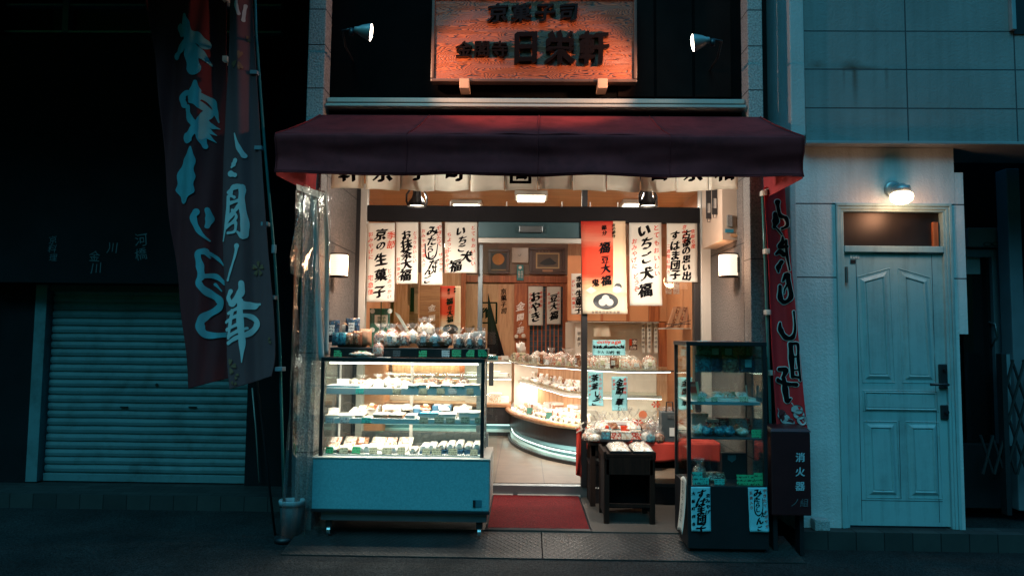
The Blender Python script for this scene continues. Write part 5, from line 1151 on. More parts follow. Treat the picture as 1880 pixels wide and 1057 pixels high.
kb((725, 500, 850, 700), 'woodl', .03, 4.2, 'wood_panel'); kb((848.5, 440, 853, 700), 'wood', .05, 4.19, 'panel_stile')

# ================================================================== LIGHTS INSIDE
for px, py, lab in ((975, 359, 'square ceiling light seen over the middle of the transom'), (858, 375, 'square ceiling light at the left behind the caged lamp'), (1168, 374, 'square ceiling light at the right behind the caged lamp')):
    a = PZ(px, py, 3.03); T = thing('ceiling_light', lab, 'ceiling light', (a.x, a.y, 2.99), 'ceiling lights inside the shop')
    q = MB(); q.box(a.x - .18, a.x + .18, a.y - .18, a.y + .18, 3.0, 3.049, .01); q.build('housing', M['white'], T)
    q = MB(); q.box(a.x - .15, a.x + .15, a.y - .15, a.y + .15, 2.985, 2.999); q.build('diffuser', emit('ceiling_diffuser', (1, .86, .68), 6), T)
    L = D.lights.new('ceiling_lamp', 'AREA'); L.energy = 15; L.color = (1.0, .87, .74); L.size = .3
    lo = D.objects.new('ceiling_lamp', L); COL.objects.link(lo); lo.location = Vector((a.x, a.y, 2.97)) - Vector(T['_w']); lo.parent = T
# ================================================================== GOODS: shapes shared by many copies
def lump(r, n=14, sx=1, sy=1, sz=1, amp=.12, fr=9, seed=0, flat=True):
    mb = MB(); vs = []; m = n // 2 + 1
    for j in range(m + 1):
        t = math.pi * j / m
        for i in range(n):
            a = 2 * math.pi * i / n; d = Vector((math.sin(t) * math.cos(a), math.sin(t) * math.sin(a), -math.cos(t)))
            k = 1 + amp * (noise.noise(d * 2.0 * fr * .2 + Vector((seed * 3.1, 0, 0))) * 1.6)
            v = Vector((d.x * r * sx * k, d.y * r * sy * k, (d.z * .5 + .5) * 2 * r * sz * (k if d.z > 0 else 1)))
            if flat and v.z < .12 * r: v.z = 0
            vs.append(v)
    mb.add(vs, [(j * n + i, j * n + (i + 1) % n, (j + 1) * n + (i + 1) % n, (j + 1) * n + i) for j in range(m) for i in range(n)]); return mb
def bag_shape(wd, h, dp, seed, ruff=True, n=26):
    """clear gusset bag: body, pinched neck and frilled top"""
    rr = random.Random(seed); prof = [(.0, .55), (.02, .92), (.18, 1.0), (.42, .98), (.58, .80), (.68, .40), (.72, .20)] + ([(.78, .34), (.90, .62), (1.0, .78)] if ruff else [(.76, .05)])
    vs = []
    for z, r in prof:
        for i in range(n):
            a = 2 * math.pi * i / n; fr = (.22 * math.sin(a * 7 + seed) + .12 * math.sin(a * 11 + z * 9)) * (1 if z > .7 else .22)
            k = r * (1 + fr) * (1 + .10 * noise.noise(Vector((math.cos(a) * 2, math.sin(a) * 2, z * 5 + seed))))
            vs.append(Vector((wd / 2 * k * math.cos(a), dp / 2 * k * math.sin(a) * (.45 if z > .75 else 1), h * z + .03 * h * math.sin(a * 3 + seed) * (z > .8))))
    m = len(prof)
    return MB().add(vs, [(j * n + i, j * n + (i + 1) % n, (j + 1) * n + (i + 1) % n, (j + 1) * n + i) for j in range(m - 1) for i in range(n)] + [tuple(range(n))[::-1]])
CNT = {}
def bag(label, loc, wd, h, dp, mt, seed, group=None, rz=0, lab_card=None, tie=None, fill=.62, name='sweet_bag', cat='bag of sweets', ruff=True):
    T = thing(name, label, cat, loc, group); T['_w'] = (0, 0, 0)
    q = bag_shape(wd * .97, h, dp * .97, seed, False); q.v = [Vector((v.x, v.y, v.z * fill / .62 * (.9 if ruff else 1.0))) for v in q.v]; q.build('contents', M[mt], T, True)
    bag_shape(wd, h, dp, seed, ruff).build('wrapper', M['film'], T, True)
    if lab_card: MB().box(-wd * .17, wd * .17, -dp * .5 - .004, -dp * .5 - .001, h * .18, h * .45).build('paper_label', M[lab_card], T)
    if tie: MB().lathe([(wd * .10, h * .695), (wd * .14, h * .70), (wd * .14, h * .74), (wd * .10, h * .745)], (0, 0, 0), 14, 1, dp / wd).build('tie', M[tie], T, True)
    T['_w'] = tuple(loc); T.rotation_euler = (0, 0, rz); return T
def loaf(label, loc, wd, h, dp, mt, seed, group=None, rz=0, tilt=0, card='cwhite', name='snack_pack', cat='snack pack'):
    """pillow pack: flat-sealed bag standing or lying"""
    T = thing(name, label, cat, loc, group); T['_w'] = (0, 0, 0); n = 12
    def side(s):
        def f(u, v):
            e = (math.sin(math.pi * u) * math.sin(math.pi * v)) ** .45
            return Vector(((u - .5) * wd, s * dp / 2 * e * (1 + .25 * noise.noise(Vector((u * 4, v * 4, seed)))), v * h))
        return f
    MB().grid(side(-1), n, n).grid(side(1), n, n).build('pouch', M[mt], T, True)
    if card: MB().box(-wd * .2, wd * .2, -dp * .5 - .006, -dp * .5 - .002, h * .3, h * .75).build('paper_label', M[card], T)
    T['_w'] = tuple(loc); T.rotation_euler = (tilt, 0, rz); return T
def card(label, p, wd, h, mt, group=None, tilt=-.2, rz=0, name='price_card'):
    o = MB().box(-wd / 2, wd / 2, -.0012, .0012, 0, h).build(name, M[mt], None, origin=(0, 0, 0)); o.location = p; o.rotation_euler = (tilt, 0, rz); tag(o, label, 'price card', group); o['_w'] = tuple(p); return o
def carton(label, loc, wd, dp, h, mt, lid=None, group=None, rz=0, name='sweet_box', cat='sweet box', stripe=None, window=None):
    T = thing(name, label, cat, loc, group); T['_w'] = (0, 0, 0)
    MB().box(-wd / 2, wd / 2, -dp / 2, dp / 2, 0, h * .8, .003).build('box_base', M[mt], T)
    MB().box(-wd / 2 - .002, wd / 2 + .002, -dp / 2 - .002, dp / 2 + .002, h * .8 + .0005, h, .003).build('box_lid', M[lid or mt], T)
    if stripe: MB().box(-wd * .2, wd * .1, -dp / 2 - .0035, dp / 2 + .0035, h * .15, h + .0015).build('paper_band', M[stripe], T)
    if window:
        for s in (-.25, .25): MB().box(wd * s - wd * .17, wd * s + wd * .17, -dp * .32, dp * .32, h + .0003, h + .004).build('lid_panel', M[window], T)
    T['_w'] = tuple(loc); T.rotation_euler = (0, 0, rz); return T

# ================================================================== LEFT DISPLAY CASE
YC = -.16; kC = MPP(YC)
cx0, cx1 = P(573, 885, YC).x, P(898, 890, YC).x; zb1, zb0 = P(735, 840, YC).z, P(735, 936, YC).z
YCB = .34
gx0, gx1 = P(587, 750, YC + .03).x, P(889, 750, YC + .03).x; zt = P(735, 664.5, YC + .03).z
CS = thing('display_case', 'glass display case of sweets on a blue speckled base beside the door', 'display case', ((cx0 + cx1) / 2, .1, 0))
MB().box(cx0, cx1, YC, YCB + .02, zb0, zb1 - .012, .006).build('base_panel', M['casepanel'], CS)
MB().box(cx0 - .004, cx1 + .004, YC - .006, YCB + .024, zb1 - .0118, zb1, .004).build('base_rim', M['alu'], CS)
MB().box(cx1 + .0005, cx1 + .006, YC + .01, YCB, zb0 + .01, zb1 - .013).build('side_trim', M['alu'], CS)
MB().box(cx0 - .004, cx1 + .004, YC - .004, YCB + .02, zb0 - .022, zb0 - .001, .004).build('base_skirt', M['black'], CS)
MB().box(cx0 + .06, cx1 - .015, YC + .03, YCB, zb0 - .085, zb0 - .023, .004).build('under_frame', M['alud'], CS)
for x, y in ((cx0 + .11, YC + .08), (cx1 - .07, YC + .08), (cx0 + .11, YCB - .06), (cx1 - .07, YCB - .06)):
    q = MB(); q.box(x - .022, x + .022, y - .022, y + .022, .12, zb0 - .086); l = q.build('leg', M['black'], CS)
    q = MB(); q.tube([(x - .012, y, .092), (x + .012, y, .092)], .032, 18); q.build('castor', M['steel'], l)
a = P(876, 924, YC); q = MB(); q.box(a.x - .03, a.x + .032, YC - .004, YC - .0005, a.z - .025, a.z + .026); hb = q.build('service_hatch', mat('hatch_paint', (.04, .16, .20), .4), CS); MB().box(a.x - .030, a.x - .012, YC - .008, YC - .0045, a.z - .024, a.z + .025).build('latch', M['black'], hb)
gy0, gy1 = YC + .03, YCB - .02; t_ = .026
for x in (gx0, gx1 - t_):
    MB().box(x, x + t_, gy0, gy0 + t_, zb1 + .001, zt, .003).build('corner_post', M['black'], CS)
    MB().box(x, x + t_ * .8, gy1 - t_ * .8, gy1, zb1 + .001, zt, .003).build('corner_post', M['alud'], CS)
for y in (gy0, gy1 - t_):
    MB().box(gx0, gx1, y, y + t_, zt + .0005, zt + .030, .004).build('top_rail', M['black'], CS)
for x in (gx0, gx1 - t_): MB().box(x, x + t_, gy0 + t_ + .0005, gy1 - t_ - .0005, zt + .0005, zt + .029, .004).build('top_rail', M['black'], CS)
MB().box(gx0 + t_, gx1 - t_, gy0 + t_, gy1 - t_, zt + .018, zt + .026).build('top_glass', mat('dark_top_glass', (.05, .06, .06), .08, var=0), CS)
MB().box(gx0 + t_, gx1 - t_, gy0 + .010, gy0 + .016, zb1 + .001, zt).build('glass_pane', M['caseglass'], CS)
for x in (gx0 + .008, gx1 - .014): MB().box(x, x + .005, gy0 + t_, gy1 - t_, zb1 + .001, zt).build('glass_pane', M['caseglass'], CS)
xm = P(756, 750, gy1).x
MB().box(gx0 + t_, gx1 - t_, gy1 - .012, gy1 - .007, zb1 + .001, zt).build('rear_door', M['caseglass'], CS)
MB().box(xm - .012, xm + .012, gy1 - .022, gy1 - .0125, zb1 + .001, zt).build('door_stile', M['alu'], CS)
MB().box(gx0 + t_, gx1 - t_, gy1 - .024, gy1 - .002, zb1 + .0015, zb1 + .03).build('door_track', M['alud'], CS)
MB().box(gx0 + t_ + .001, gx1 - t_ - .001, gy0 + t_, gy1 - .03, zb1 + .001, zb1 + .012).build('deck', M['white'], CS)
gr = MB(); n = 70
for i in range(n):
    x = gx0 + .04 + i * (gx1 - gx0 - .08) / n; gr.box(x, x + .006, gy0 + t_ + .002, gy0 + t_ + .03, zb1 + .0125, zb1 + .016)
gr.build('vent_grille', M['black'], CS)
ys0, ys1 = gy0 + .045, gy1 - .035
shz = [P(740, 713, ys0).z, P(740, 768.5, ys0).z]
lipm = mat('shelf_lip', (.78, .80, .76), .4, var=.05)
for i, z in enumerate(shz):
    dz_l = (.046, .038)[i]
    MB().box(gx0 + .03, gx1 - .03, ys0 + .008, ys1, z - .012, z).build('shelf', M['white'], CS)
    MB().box(gx0 + .03, gx1 - .03, ys0, ys0 + .0075, z - dz_l, z + .002, .002).build('shelf_lip', lipm, CS)
for z, y, e in ((zt - .012, gy0 + .045, 9), (shz[0] - .030, ys0 + .03, 7), (shz[1] - .030, ys0 + .03, 7)):
    MB().tube([(gx0 + .05, y, z), (gx1 - .05, y, z)], .006, 10).build('light_tube', emit('case_tube', (1, .93, .80), 7), CS, True)
    L = D.lights.new('case_tube_light', 'AREA'); L.shape = 'RECTANGLE'; L.size = gx1 - gx0 - .1; L.size_y = .02; L.energy = 7.5; L.color = (1, .90, .77)
    lo = D.objects.new('case_tube_light', L); COL.objects.link(lo); lo.location = Vector(((gx0 + gx1) / 2, y - .004, z - .012)) - Vector(CS['_w']); lo.rotation_euler = (R(24), 0, 0); lo.parent = CS
for x in (gx0 + .032, gx1 - .042):
    MB().box(x, x + .010, ys1 - .02, ys1 + .004, zb1 + .012, zt).build('shelf_standard', M['white'], CS)
def cxp(px, py, y): return P(px, py, y).x
# --- goods on the bottom deck
zd = zb1 + .0125; g = 'white packets in two ranks on the floor of the display case'
spots = [(655, 0), (667, 0), (679, 0), (711, 0), (727, 0), (743, 0), (762, 0), (781, 1), (795, 1), (813, 2), (829, 2), (845, 2), (861, 2), (876, 2)]
for i, (px, kd) in enumerate(spots):
    wd = .052; dp = (.16, .20, .22)[kd]; x = cxp(px, 815, ys0 + .13); zz = zd + (.0, .014, .03)[kd]
    if kd: MB_ = carton(f'dark tray under white packets on the floor of the display case, {nth(i - 7, 7)}', (x, ys0 + .03 + dp / 2, zd), wd + .003, dp, (.0, .0135, .0295)[kd], 'boxn', group='dark trays on the floor of the case', name='packet_tray', cat='tray')
    T = thing('sweet_packet', f'long white wrapped packet on the floor of the display case, {nth(i, len(spots))}', 'packet', (x, ys0 + .03 + dp / 2, zz), g); T['_w'] = (0, 0, 0)
    MB().box(-wd / 2, wd / 2, -dp / 2, dp / 2, 0, .034 + .006 * (i % 3), .012).build('wrap', M['boxw'] if i % 3 else M['cel_white'], T, True)
    MB().box(-wd * .28, wd * .28, -dp / 2 - .002, -dp * .1, .034 + .006 * (i % 3) - .0, .036 + .006 * (i % 3)).build('label_strip', M['boxp'], T)
    T['_w'] = (x, 0, zz)
for i, (px, s, r) in enumerate(((607, .035, 'cel_white'), (617, .030, 'cel_white'), (628, .036, 'cel_pink'), (640, .034, 'cel_white'), (611, .03, 'cel_pink'), (634, .03, 'cel_white'), (690, .03, 'cel_white'), (700, .03, 'cel_white'))):
    y = ys0 + (.05 if i < 4 else .15); o = lump(s, 16, 1.3, 1.1, .55, .3, 12, i).build('wrapped_sweet', M[r], None, True, origin=(0, 0, 0)); o.location = (cxp(px, 820, y), y, zd)
    tag(o, f'crumpled wrapped sweet at the left of the case floor, {("front row, " + nth(i, 4)) if i < 4 else ("back row, " + nth(i - 4, 4))}', 'wrapped sweet', 'crumpled wrapped sweets on the case floor')
def cards(lst, py, Y, h, wd, where, zfix=None, tilt=-.25):
    by = {}
    for i, (px, c) in enumerate(lst): by.setdefault(c, []).append(i)
    for i, (px, c) in enumerate(lst):
        p = P(px, py, Y)
        if zfix is not None: p.z = zfix
        nm = {'cgreen': 'green', 'cteal': 'teal', 'ccream': 'cream', 'cwhite': 'white', 'cgrey': 'dark grey', 'cbrown': 'brown'}[c]; k = by[c].index(i); n = len(by[c])
        card(f'{nm} card {where}' + ('' if n == 1 else f', {nth(k, n)} {nm} one'), p, wd * rnd.uniform(.9, 1.25), h * rnd.uniform(.9, 1.1), c, 'price cards ' + where, tilt, rnd.uniform(-.12, .12))
for i, (px, wd, mt) in enumerate(((612, .06, 'cel_pink'), (640, .07, 'cel_white'), (664, .06, 'cel_brown'), (690, .07, 'cel_white'), (716, .06, 'cel_pink'), (742, .07, 'cel_white'))):
    loaf(f'tilted sweet pack at the rear of the display case floor, {nth(i, 6)}', (cxp(px, 805, .14), .12 + .02 * (i % 2), zd), wd * 1.6, .12, .045, mt, 130 + i, 'packs at the rear of the case floor', rnd.uniform(-.2, .2), -.9, 'boxp')
for i, (px, mt) in enumerate(((650, 'cel_white'), (664, 'cel_pink'), (678, 'cel_white'))):
    bag(f'small pale sweet bag at the left of the case upper shelf, {nth(i, 3)}', (cxp(px, 705, .1), .12, shz[0] + .001), .10, .08, .08, mt, 140 + i, 'small bags at the left of the upper case shelf', ruff=(i == 1))
cards([(604, 'cgreen'), (630, 'ccream'), (653, 'cgreen'), (685, 'ccream'), (710, 'ccream'), (736, 'ccream'), (782, 'ccream'), (801, 'ccream'), (831, 'ccream'), (870, 'ccream')], 836, gy0 + .034, .048, .058, 'along the floor of the display case', zd)
cards([(660, 'cteal'), (728, 'ccream'), (776, 'ccream'), (809, 'ccream'), (831, 'cwhite'), (863, 'ccream')], 723, ys0 - .006, .040, .052, 'on the upper shelf lip of the display case', None, -.1)
cards([(606, 'cwhite'), (632, 'cwhite'), (672, 'cteal'), (778, 'ccream'), (806, 'ccream'), (827, 'ccream'), (854, 'ccream'), (879, 'ccream')], 776, ys0 - .006, .040, .056, 'on the lower shelf lip of the display case', None, -.1)
# --- upper shelf
z = shz[0] + .001
carton('white box standing at the left of the case upper shelf', (cxp(630, 700, .05), .05, z), .09, .02, .055, 'boxw'); carton('flat blue-edged tray at the left end of the case upper shelf', (cxp(635, 710, ys0 + .10), ys0 + .10, z), .24, .17, .016, 'boxb', 'boxw')
for i, (px, s) in enumerate(((695, .062), (712, .07), (728, .066), (742, .05))):
    bag(f'white knotted paper bag of sweets on the case upper shelf, {nth(i, 4)}', (cxp(px, 700, .0 + .03 * (i % 2)), .0 + .05 * (i % 2), z), .085, s * 1.55, .07, 'boxw', i + 3, 'knotted white bags on the upper case shelf')
for i, (px, wd, h, m) in enumerate(((762, .085, .024, 'cel_white'), (778, .06, .03, 'boxw'), (800, .08, .022, 'cel_pink'), (820, .07, .026, 'boxw'), (842, .09, .024, 'cel_white'), (868, .11, .032, 'boxw'))):
    carton(f'low white sweet box on the right half of the case upper shelf, {nth(i, 6)}', (cxp(px, 705, -.02), -.02, z), wd, .13, h, m, 'boxp' if i % 2 else 'boxw', 'low boxes on the upper case shelf')
for i, px in enumerate((770, 795, 822, 850)):
    bag(f'small bag of pale sweets at the back of the case upper shelf, {nth(i, 4)}', (cxp(px, 690, .19), .19, z), .10, .10, .07, 'cel_mix' if i % 2 else 'cel_pink', i + 31, 'small bags at the back of the upper case shelf')
# --- lower shelf
z = shz[1] + .001
for i, (px, wd, h, m, l, st) in enumerate(((615, .10, .02, 'boxw', 'cel_white', None), (640, .09, .018, 'boxw', 'boxw', None), (663, .06, .022, 'cel_white', 'boxw', None), (702, .105, .028, 'kraft', 'boxw', None), (730, .10, .028, 'kraft', 'boxw', None), (756, .07, .024, 'boxw', 'boxw', None), (790, .135, .04, 'boxw', 'boxb', 'boxw'), (823, .12, .038, 'boxw', 'boxw', None), (863, .15, .05, 'boxw', 'boxw', 'boxp'))):
    desc = ('blue-edged sweet box', )[0] if l == 'boxb' else ('brown-sided sweet box' if m == 'kraft' else 'white sweet box')
    carton(f'{desc} on the case lower shelf, front row {nth(i, 9)}', (cxp(px, 765, ys0 + .09), ys0 + .09, z), wd, .16, h, m, l, 'front boxes on the lower case shelf', window=st)
for i, (px, wd, h, m, l, st) in enumerate(((680, .14, .07, 'boxw', 'boxw', 'cel_mix'), (722, .14, .075, 'cel_white', 'boxw', None), (773, .10, .07, 'boxn', 'boxw', 'boxw'), (812, .14, .08, 'boxn', 'boxn', 'boxw'), (850, .13, .07, 'boxw', 'cel_white', None))):
    desc = 'navy-lidded box with white panels' if l == 'boxn' else ('dark blue box with white lid' if m == 'boxn' else 'white box')
    carton(f'{desc} on the case lower shelf, back row {nth(i, 5)}', (cxp(px, 755, .14), .14, z), wd, .12, h, m, l, 'back boxes on the lower case shelf', window=st)
for i in range(9):
    px = 668 + i * 25; loaf(f'small printed sweet pack lying on the case upper shelf, {nth(i, 9)}', (cxp(px, 708, ys0 + .03), ys0 + .035, shz[0] + .001), .075, .075, .03, ('cel_white', 'boxp', 'cel_pink')[i % 3], 150 + i, 'small packs on the upper case shelf', rnd.uniform(-.3, .3), -1.15, ('cwhite', None, 'ccream')[i % 3])
for i in range(8):
    px = 612 + i * 34; loaf(f'small wrapped pack resting on the lower case shelf boxes, {nth(i, 8)}', (cxp(px, 750, .03), .04, shz[1] + (.022 if px < 680 else .052)), .08, .08, .028, ('boxp', 'cel_white', 'cel_brown')[i % 3], 160 + i, 'small packs on the lower case shelf', rnd.uniform(-.4, .4), -1.2, (None, 'cwhite', 'ccream')[i % 3])
# --- goods on top of the case
zt2 = zt + .0305; yT = gy0 + .12
kk = MPP(yT)
trays = ((606, 691, 'second lowest'), )
for x0, x1, lab in ((606, 690, 'black tray under the navy and brown snack packs on the display case'), (694, 768, 'black tray under the cellophane bags on the display case'), (770, 829, 'black tray under the round wicker basket on the display case'), (831, 895, 'black tray of nut packs at the right end of the display case top')):
    a = cxp(x0, 645, yT - .02); b = cxp(x1, 645, yT - .02); q = MB(); q.box(a, b, yT - .02, yT + .24, zt2 + .001, zt2 + .068, .004); solo('display_tray', lab, 'tray', q, M['black'], 'black trays on the display case')
zz = zt2 + .0685
for px, wd, lab in ((646, 62, 'round wicker basket of navy and brown packs on the case'), (712, 50, 'wicker basket of cellophane bags in the middle of the case top'), (795, 66, 'round wicker basket of mixed snack bags, right of middle on the case')):
    x = cxp(px, 640, yT + .09); r = wd / 2 * MPP(yT + .09)
    solo('wicker_basket', lab, 'basket', MB().lathe([(.001, .001), (r * .82, .001), (r, .045), (r * 1.03, .05), (r * .97, .05), (r * .8, .008), (.001, .008)], (x, yT + .10, zz), 30, 1, .62, caps=False), M['basket'], 'wicker baskets on the display case', True)
def lf(px, py, dy, wd, h, mt, sd, lab, tilt=-.12, c='cwhite', rz=0):
    p = P(px, py, yT + dy); p.z = max(p.z, zz + .008); loaf(lab, p, wd, h, .06, mt, sd, 'snack packs in the left basket', rz, tilt, c)
lf(610, 628, .13, .10, .17, 'cel_navy', 1, 'navy snack pack with straw tie, leftmost in the left basket')
lf(646, 622, .15, .11, .16, 'cel_navy', 2, 'navy snack pack with white label at the back of the left basket')
lf(618, 634, .05, .075, .10, 'cel_teal', 3, 'dark blue snack pack at the front left of the left basket', c=None)
lf(629, 634, .04, .07, .10, 'cel_teal', 33, 'second dark blue snack pack at the front of the left basket', c=None)
lf(642, 634, .04, .07, .095, 'cel_brown', 4, 'red brown snack pack in the middle of the left basket', c=None)
lf(655, 634, .04, .075, .11, 'cel_brown', 5, 'tan brown snack pack right of middle in the left basket', c=None)
lf(671, 634, .07, .09, .125, 'kraft', 6, 'striped rusk pack at the right of the left basket', c=None, rz=.3)
for i, px in enumerate((613, 640)):
    q = MB(); p = P(px, 598, yT + .14)
    for k in range(9): a = k * .7 + i; q.tube([p, p + Vector((.05 * math.cos(a), .02 * math.sin(a), .014 + .02 * ((k * 37) % 5) / 5))], [.003, .0015], 5)
    solo('straw_tie', f'straw bow on top of the {"leftmost" if i == 0 else "rear"} navy snack pack', 'straw tie', q, M['woodl'])
q = MB(); bx(628, 596, 658, 634, yT + .20, .01, q); solo('white_card', 'plain cream card standing behind the navy snack packs', 'card', q, M['paper'])
def bg(px, py, dy, wd, h, mt, sd, lab, **kw):
    p = P(px, py, yT + dy); p.z = max(zz + .012, p.z) if dy > -.01 else zt2 + .001; return bag(lab, p, wd, h, .7 * wd, mt, sd, 'cellophane bags on the display case', **kw)
bg(700, 636, .10, .12, .17, 'cel_mix', 11, 'cellophane bag of mixed sweets, left in the middle basket')
bg(717, 636, .05, .11, .16, 'cel_white', 12, 'cellophane bag of pale crackers with black writing in the middle basket', lab_card='cwhite')
bg(740, 636, .06, .115, .16, 'cel_mix', 13, 'cellophane bag of dark and pale sweets at the right of the middle basket')
bg(720, 620, .18, .09, .11, 'cel_red', 14, 'red sweet bag at the back of the middle basket')
bg(757, 630, .10, .10, .15, 'cel_white', 15, 'cellophane bag between the middle and right baskets')
bg(778, 636, .06, .105, .16, 'cel_nuts', 16, 'bag of dark sweets with blue label, left in the right basket', lab_card='cwhite')
bg(799, 636, .05, .09, .14, 'cel_teal', 17, 'bag with teal and white packs in the right basket', lab_card='cwhite')
bg(818, 634, .08, .11, .14, 'cel_mix', 18, 'open bag of mixed sweets at the right of the right basket')
bg(786, 618, .20, .11, .15, 'cel_white', 19, 'tall cellophane bag with fan top at the back right')
bg(774, 615, .22, .07, .13, 'cel_white', 20, 'cellophane bag with fan top above the middle of the case')
bg(694, 658, -.06 + .045, .085, .16, 'cel_pink', 21, 'round bag of pink sweets tied at the neck at the case front edge', tie='cream')
carton('brown carton with white label behind the middle basket', tuple(P(752, 626, yT + .2)), .09, .06, .06, 'kraft', stripe='cwhite')
for i, px in enumerate((842, 862, 882)):
    x = cxp(px, 640, yT + .05); bag(f'upright bag of nuts with white label, {nth(i, 3)} in the right tray', (x, yT + .06, zt2 + .069), .085, .155, .07, 'cel_nuts', 40 + i, 'upright nut bags on the case', lab_card='cwhite', fill=.6)
for i, px in enumerate((843, 862, 880)):
    x = cxp(px, 620, yT + .16); carton(f'white packet on top behind the nut bags, {nth(i, 3)}', (x, yT + .18, zt2 + .069), .085, .06, .105 + .012 * i, 'boxw', group='white packets behind the nut bags')
p = P(665, 655, gy0 + .03); p.z = zt2 + .001
o = lump(.045, 18, 1.9, .8, .42, .25, 10, 5).build('sweet_bag', M['cel_white'], None, True, origin=(0, 0, 0)); o.location = p; tag(o, 'flat crumpled pale sweet bag lying at the front left of the case top', 'bag of sweets')
cards([(620, 'cgreen'), (664, 'cgreen'), (728, 'cgrey'), (776, 'cgreen'), (818, 'cwhite'), (838, 'cgreen'), (863, 'cgreen'), (886, 'cgreen')], 655, yT - .024, .050, .055, 'on the trays over the display case', None, -.08)
for px, lab in ((669, 'small white slip lying under the flat sweet bag'), (704, 'small white slip lying under the round pink bag')):
    p = P(px, 660, gy0 + .01); q = MB(); q.box(p.x - .05, p.x + .045, gy0 + .006, gy0 + .05, zt2 + .0005, zt2 + .0025); solo('paper_slip', lab, 'paper slip', q, M['white'])

# ================================================================== CURVED COUNTER
def plan(lst, z): return [PZ(px, py, z) for px, py in lst]
rail_px = [(926, 742), (927, 747), (936, 757), (949, 764), (973, 771.5), (999, 778), (1026, 782.5), (1059, 786), (1100, 789), (1150, 790), (1215, 789)]
zr = .50
rail = [Vector((p[0], p[1], 0)) for p in catmull([tuple(PZ(px, py, zr)) for px, py in rail_px], 4)]
backp = [Vector((1.75, rail[-1].y, 0)), Vector((1.75, 3.75, 0)), Vector((rail[0].x + .30, 4.1, 0)), Vector((rail[0].x + .02, rail[0].y + .12, 0))]
foot_px = [(932, 800), (936, 812), (954, 825), (986, 838), (1012, 845.5), (1056, 854), (1100, 860), (1150, 863), (1215, 863)]
foot = [Vector((p[0], p[1], 0)) for p in catmull([tuple(PZ(px, py, .172)) for px, py in foot_px], 4)]
CC = thing('curved_counter', 'curved dark counter with rounded wooden edge and glass shelves of sweets', 'shop counter', (.9, 2.8, .17))
def inset(L, d):
    out = []
    for i, p in enumerate(L):
        t = (L[min(i + 1, len(L) - 1)] - L[max(i - 1, 0)]).normalized(); nrm = Vector((-t.y, t.x, 0)); out.append(p + nrm * d)
    return out
def slabp(L, z0, z1, name, m, extra=backp, smooth=False):
    poly = [Vector((p.x, p.y, z0)) for p in L] + [Vector((p.x, p.y, z0)) for p in extra]; return MB().prism(poly, (0, 0, z1 - z0)).build(name, m, CC, smooth)
slabp(inset(rail, .03), .30, zr + .004, 'body', mat('counter_black', (.022, .018, .02), .35, var=.2))
slabp(inset(rail, .02), zr + .0045, zr + .03, 'counter_top', M['white'])
MB().tube([Vector((p.x, p.y, zr + .018)) for p in rail], .032, 12).build('wood_rail', M['woodx'], CC, True)
slabp(inset(foot, .10), .235, .2995, 'recess', mat('recess_teal', (.10, .22, .24), .5))
slabp(inset(foot, .03), .206, .2345, 'light_channel', mat('pale_teal', (.45, .62, .60), .5))
slabp(foot, .171, .2055, 'plinth', M['black'])
MB().tube([Vector((p.x, p.y, .285)) for p in inset(foot, .05)], .009, 8).build('floor_light_tube', M['ctube'], CC, True)
for i in range(3, len(foot) - 4, 5):
    L = D.lights.new('plinth_light', 'AREA'); L.shape = 'RECTANGLE'; L.size = .4; L.size_y = .03; L.energy = .45; L.color = (.66, 1, .90)
    a, b = foot[i - 1], foot[i + 1]; t = (b - a).normalized(); nrm = Vector((t.y, -t.x, 0)); lo = D.objects.new('plinth_light', L); COL.objects.link(lo)
    lo.location = foot[i] + nrm * .03 + Vector((0, 0, .29)) - Vector(CC['_w']); lo.rotation_euler = (nrm * .5 + Vector((0, 0, -1))).to_track_quat('-Z', 'Y').to_euler(); lo.parent = CC
# shelves
top_px = [(925, 657), (930, 660), (946, 664), (986, 669), (1026, 671), (1065, 674), (1110, 676.5), (1153, 678), (1237, 678)]
mid_px = [(946, 695), (965, 699), (990, 706), (1012, 712), (1033, 718), (1050, 720), (1078, 722), (1120, 723), (1215, 725)]
zT, zM = 1.19, .90
tops = [Vector((p[0], p[1], 0)) for p in catmull([tuple(PZ(px, py, zT)) for px, py in top_px], 4)]
mids = [Vector((p[0], p[1], 0)) for p in catmull([tuple(PZ(px, py, zM)) for px, py in mid_px], 4)]
shg = clear('shelf_glass', (.90, .95, .92), .16)
def band(L, w, z0, z1, name, m):
    A_, B_ = L, inset(L, w); n = len(L); mb = MB()
    vs = [Vector((p.x, p.y, z)) for z in (z0, z1) for ln in (A_, B_) for p in ln]; idx = lambda k, l, i: (k * 2 + l) * n + i
    fs = []
    for i in range(n - 1):
        fs += [(idx(1, 0, i), idx(1, 0, i + 1), idx(1, 1, i + 1), idx(1, 1, i)), (idx(0, 0, i), idx(0, 1, i), idx(0, 1, i + 1), idx(0, 0, i + 1)), (idx(0, 0, i), idx(0, 0, i + 1), idx(1, 0, i + 1), idx(1, 0, i)), (idx(0, 1, i), idx(1, 1, i), idx(1, 1, i + 1), idx(0, 1, i + 1))]
    return mb.add(vs, fs).build(name, m, CC)
band(tops, .34, zT - .010, zT, 'glass_shelf', shg); band([p for p in inset(tops, -.002)], .012, zT - .022, zT - .0105, 'shelf_edge', M['grill'])
band(mids, .32, zM - .008, zM, 'glass_shelf', shg); band(inset(mids, -.002), .02, zM - .035, zM - .0085, 'shelf_edge', M['alu'])
